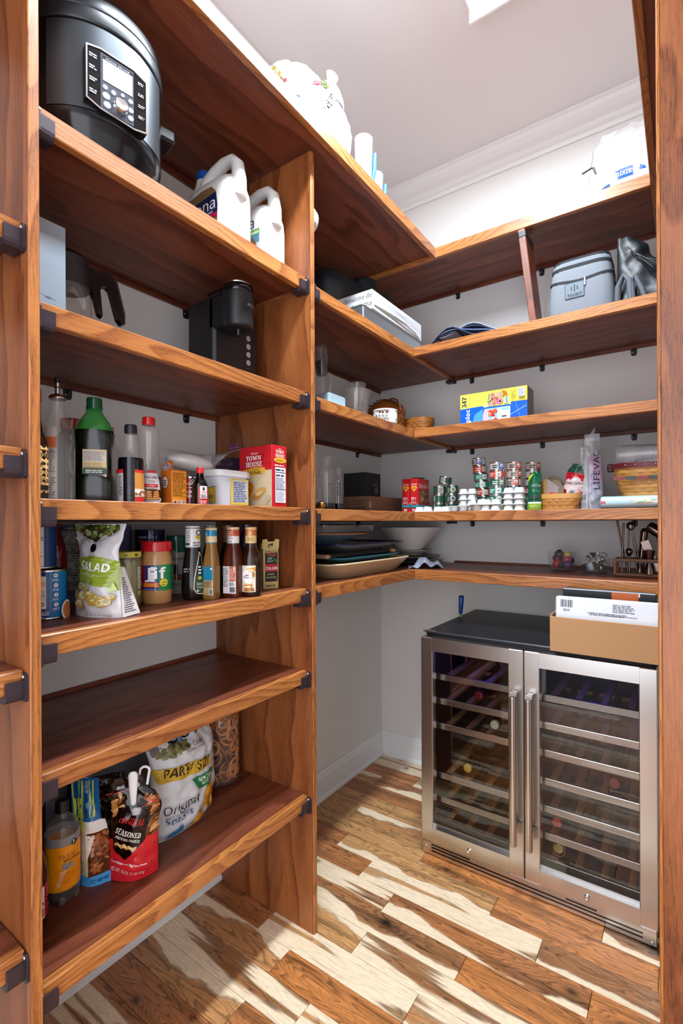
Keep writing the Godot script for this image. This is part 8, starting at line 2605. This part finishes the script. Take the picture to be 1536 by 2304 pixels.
# ---------------------------------------------------------------- on the top shelves
func top_shelf_things() -> void:
	var Y := 2.469
	var o := thing("napkin_bag", "large white plastic bag with vegetable pictures, knotted, on the top shelf", "bag", Vector3(-1.035, Y, -1.285), 68)
	var po := Pouch.new(0.36, 0.315, 0.20, [[0, 0.80, 0.9], [0.15, 0.92, 1.0], [0.5, 1.0, 1.0], [0.72, 0.86, 0.85, -0.015], [0.9, 0.52, 0.5, -0.03], [1.0, 0.12, 0.15, -0.045]], 0.010, 81, 2.4)
	part("bag", po.mesh(MB.new().hue("#dcdcdc"), 30, 34), "plastic_white", o)
	var q := Pr.new(self, po.f, 0.012, 0.0012)
	q.txt("Vanity", -0.02, 0.150, 0.095, 0.190, "#1c1c22", "s", 0.2, 0.85)
	q.poly([Vector2(-0.02, 0.196), Vector2(0.026, 0.218), Vector2(0.022, 0.228), Vector2(-0.022, 0.208)], "#c0404c").poly([Vector2(0.052, 0.228), Vector2(0.068, 0.245), Vector2(0.062, 0.25), Vector2(0.046, 0.236)], "#c0404c")
	for k in 34:
		var x := rng.randf_range(-0.155, -0.105)
		var y := rng.randf_range(0.185, 0.262)
		q.blob(x, y, rng.randf_range(0.006, 0.012), ["#4f8a3c", "#86ae5c", "#dfe6d2", "#b0703c", "#2f5a2c", "#c8d8a8", "#8a5a34"][k % 7], 500 + k)
		q.lv = 4 + k % 5
	for k in 9:
		q.blob(0.03 + rng.randf_range(-0.008, 0.02), 0.226 + rng.randf_range(-0.006, 0.01), 0.006, ["#4f8a3c", "#b8782c", "#2f4a2c"][k % 3], 560 + k)
	q.poly([Vector2(-0.150, 0.172), Vector2(-0.105, 0.178), Vector2(-0.105, 0.187), Vector2(-0.150, 0.183)], "#c0404c").txt("2", -0.128, 0.142, -0.115, 0.162, "#1c1c22", "s", 0.0, 0.6).rows(-0.108, 0.13, -0.098, 0.165, 5, "#9a9aa0").rect(-0.085, 0.140, -0.062, 0.165, "#aebccc").rows(-0.055, 0.24, -0.02, 0.262, 3, "#cdd2da").rows(-0.05, 0.11, -0.045, 0.16, 5, "#c0c4c8")
	part("print", q, "print_gloss", o)
	var m := MB.new()
	m.hue("#e2e2e2").body([[0.0, 0.060, 0.045], [0.03, 0.055, 0.04], [0.06, 0.040, 0.03], [0.085, 0.022, 0.016], [0.095, 0.013, 0.012], [0.105, 0.020, 0.012], [0.122, 0.024, 0.010], [0.128, 0.018, 0.008], [0.128, 0.0, 0.0]], 24, Vector3(0.075, 0.225, 0.015), false, Basis(Vector3.BACK, -0.15))
	part("knot", m, "plastic_white", o)
	# clear cups with blue handles
	for k in 2:
		var at: Vector3 = [Vector3(-0.93, Y, -1.475), Vector3(-0.945, Y, -1.575)][k]
		o = thing("plastic_pitcher", ["clear cup with a blue handle beside the napkin bag", "second clear cup with blue base, farther along the top shelf"][k], "cup", at, 70)
		m = MB.new()
		var hh: float = [0.165, 0.10][k]
		m.body([[0.0, 0.024], [0.0, 0.024], [0.004, 0.027], [hh - 0.004, 0.033], [hh, 0.034], [hh - 0.002, 0.031], [0.008, 0.024]], 32)
		part("cup", m, "poly_clear", o)
		m = MB.new()
		m.hue("#1f5cb8").body([[0.002, 0.022], [0.002, 0.022], [hh * 0.42, 0.024], [hh * 0.42, 0.024], [hh * 0.42, 0]], 24)
		part("blue_base", m, "print_gloss", o)
		m = MB.new()
		m.hue("#2f74cc").tube([Vector3(0.028, hh * 0.12, 0.012), Vector3(0.038, hh * 0.4, 0.014), Vector3(0.040, hh * 0.75, 0.014)], [0.006, 0.008, 0.007], 10)
		part("blue_handle", m, "print_gloss", o)
	# plate pack
	o = thing("plate_pack", "clear bag of red and blue packaged paper plates on the back top shelf", "pack", Vector3(-0.165, Y, -2.066), 0)
	m = MB.new()
	m.hue("#c9d2dc").body([[0.0, 0.085, 0.06, 3.0], [0.0, 0.085, 0.06, 3.0], [0.02, 0.10, 0.075, 3.0], [0.07, 0.098, 0.074, 3.0], [0.10, 0.08, 0.06, 2.6], [0.125, 0.045, 0.035, 2.2], [0.132, 0.0, 0.0, 2.0]], 40)
	part("plates", m, "print_gloss", o)
	q = Pr.new(self, func(u: float, v: float) -> Vector3:
		var t: float = clampf(v / 0.132, 0.0, 0.98)
		return Vector3(u * (1.0 - 0.35 * t * t), v, 0.0752 * sqrt(maxf(1.0 - pow(absf(u) / 0.104, 3.0), 0.02)) * (1.0 - 0.75 * pow(t, 4.0))), 0.012)
	q.poly([Vector2(-0.095, 0.02), Vector2(-0.05, 0.02), Vector2(-0.045, 0.095), Vector2(-0.07, 0.085), Vector2(-0.092, 0.055)], "#c8342c").rect(-0.092, 0.012, -0.052, 0.040, "#1d50a8").poly([Vector2(-0.036, 0.05), Vector2(0.024, 0.05), Vector2(0.028, 0.118), Vector2(-0.034, 0.092)], "#d03a34").rect(-0.038, 0.02, 0.022, 0.055, "#1d50a8").txt("DIXIE", -0.032, 0.030, 0.016, 0.044, "#e8f0fa").rows(-0.026, 0.068, 0.016, 0.076, 1, "#f0c0bc").poly([Vector2(0.04, 0.03), Vector2(0.098, 0.03), Vector2(0.092, 0.085), Vector2(0.05, 0.08)], "#1d5cb8").txt("DIXIE", 0.046, 0.046, 0.094, 0.066, "#e8f0fa").rows(-0.086, 0.06, -0.055, 0.07, 1, "#f0d8d4")
	part("print", q, "print_gloss", o)
	po = Pouch.new(0.26, 0.24, 0.16, [[0, 0.92, 0.9], [0.4, 1, 1], [0.8, 0.9, 0.6], [1, 0.7, 0.2]], 0.014, 91, 2.4)
	part("bag", po.mesh(MB.new(), 26, 22), "poly_clear", o)
	m = MB.new()
	m.tube([Vector3(-0.098, 0.085, 0.05), Vector3(-0.106, 0.11, 0.05), Vector3(-0.112, 0.112, 0.05), Vector3(-0.145, 0.103, 0.05)], 0.0035, 8)
	part("tie", m, "teal_black", o)

func _ready() -> void:
	camera_and_light()
	materials()
	ceiling_light()
	room()
	uprights()
	shelving()
	wine_cooler()
	lowest_shelf()
	sauce_shelf()
	baking_shelf()
	coffee_shelf()
	jug_shelf()
	second_corner_shelf()
	third_corner_shelf()
	eye_corner_shelf()
	platter_shelf()
	cooler_top()
	top_shelf_things()
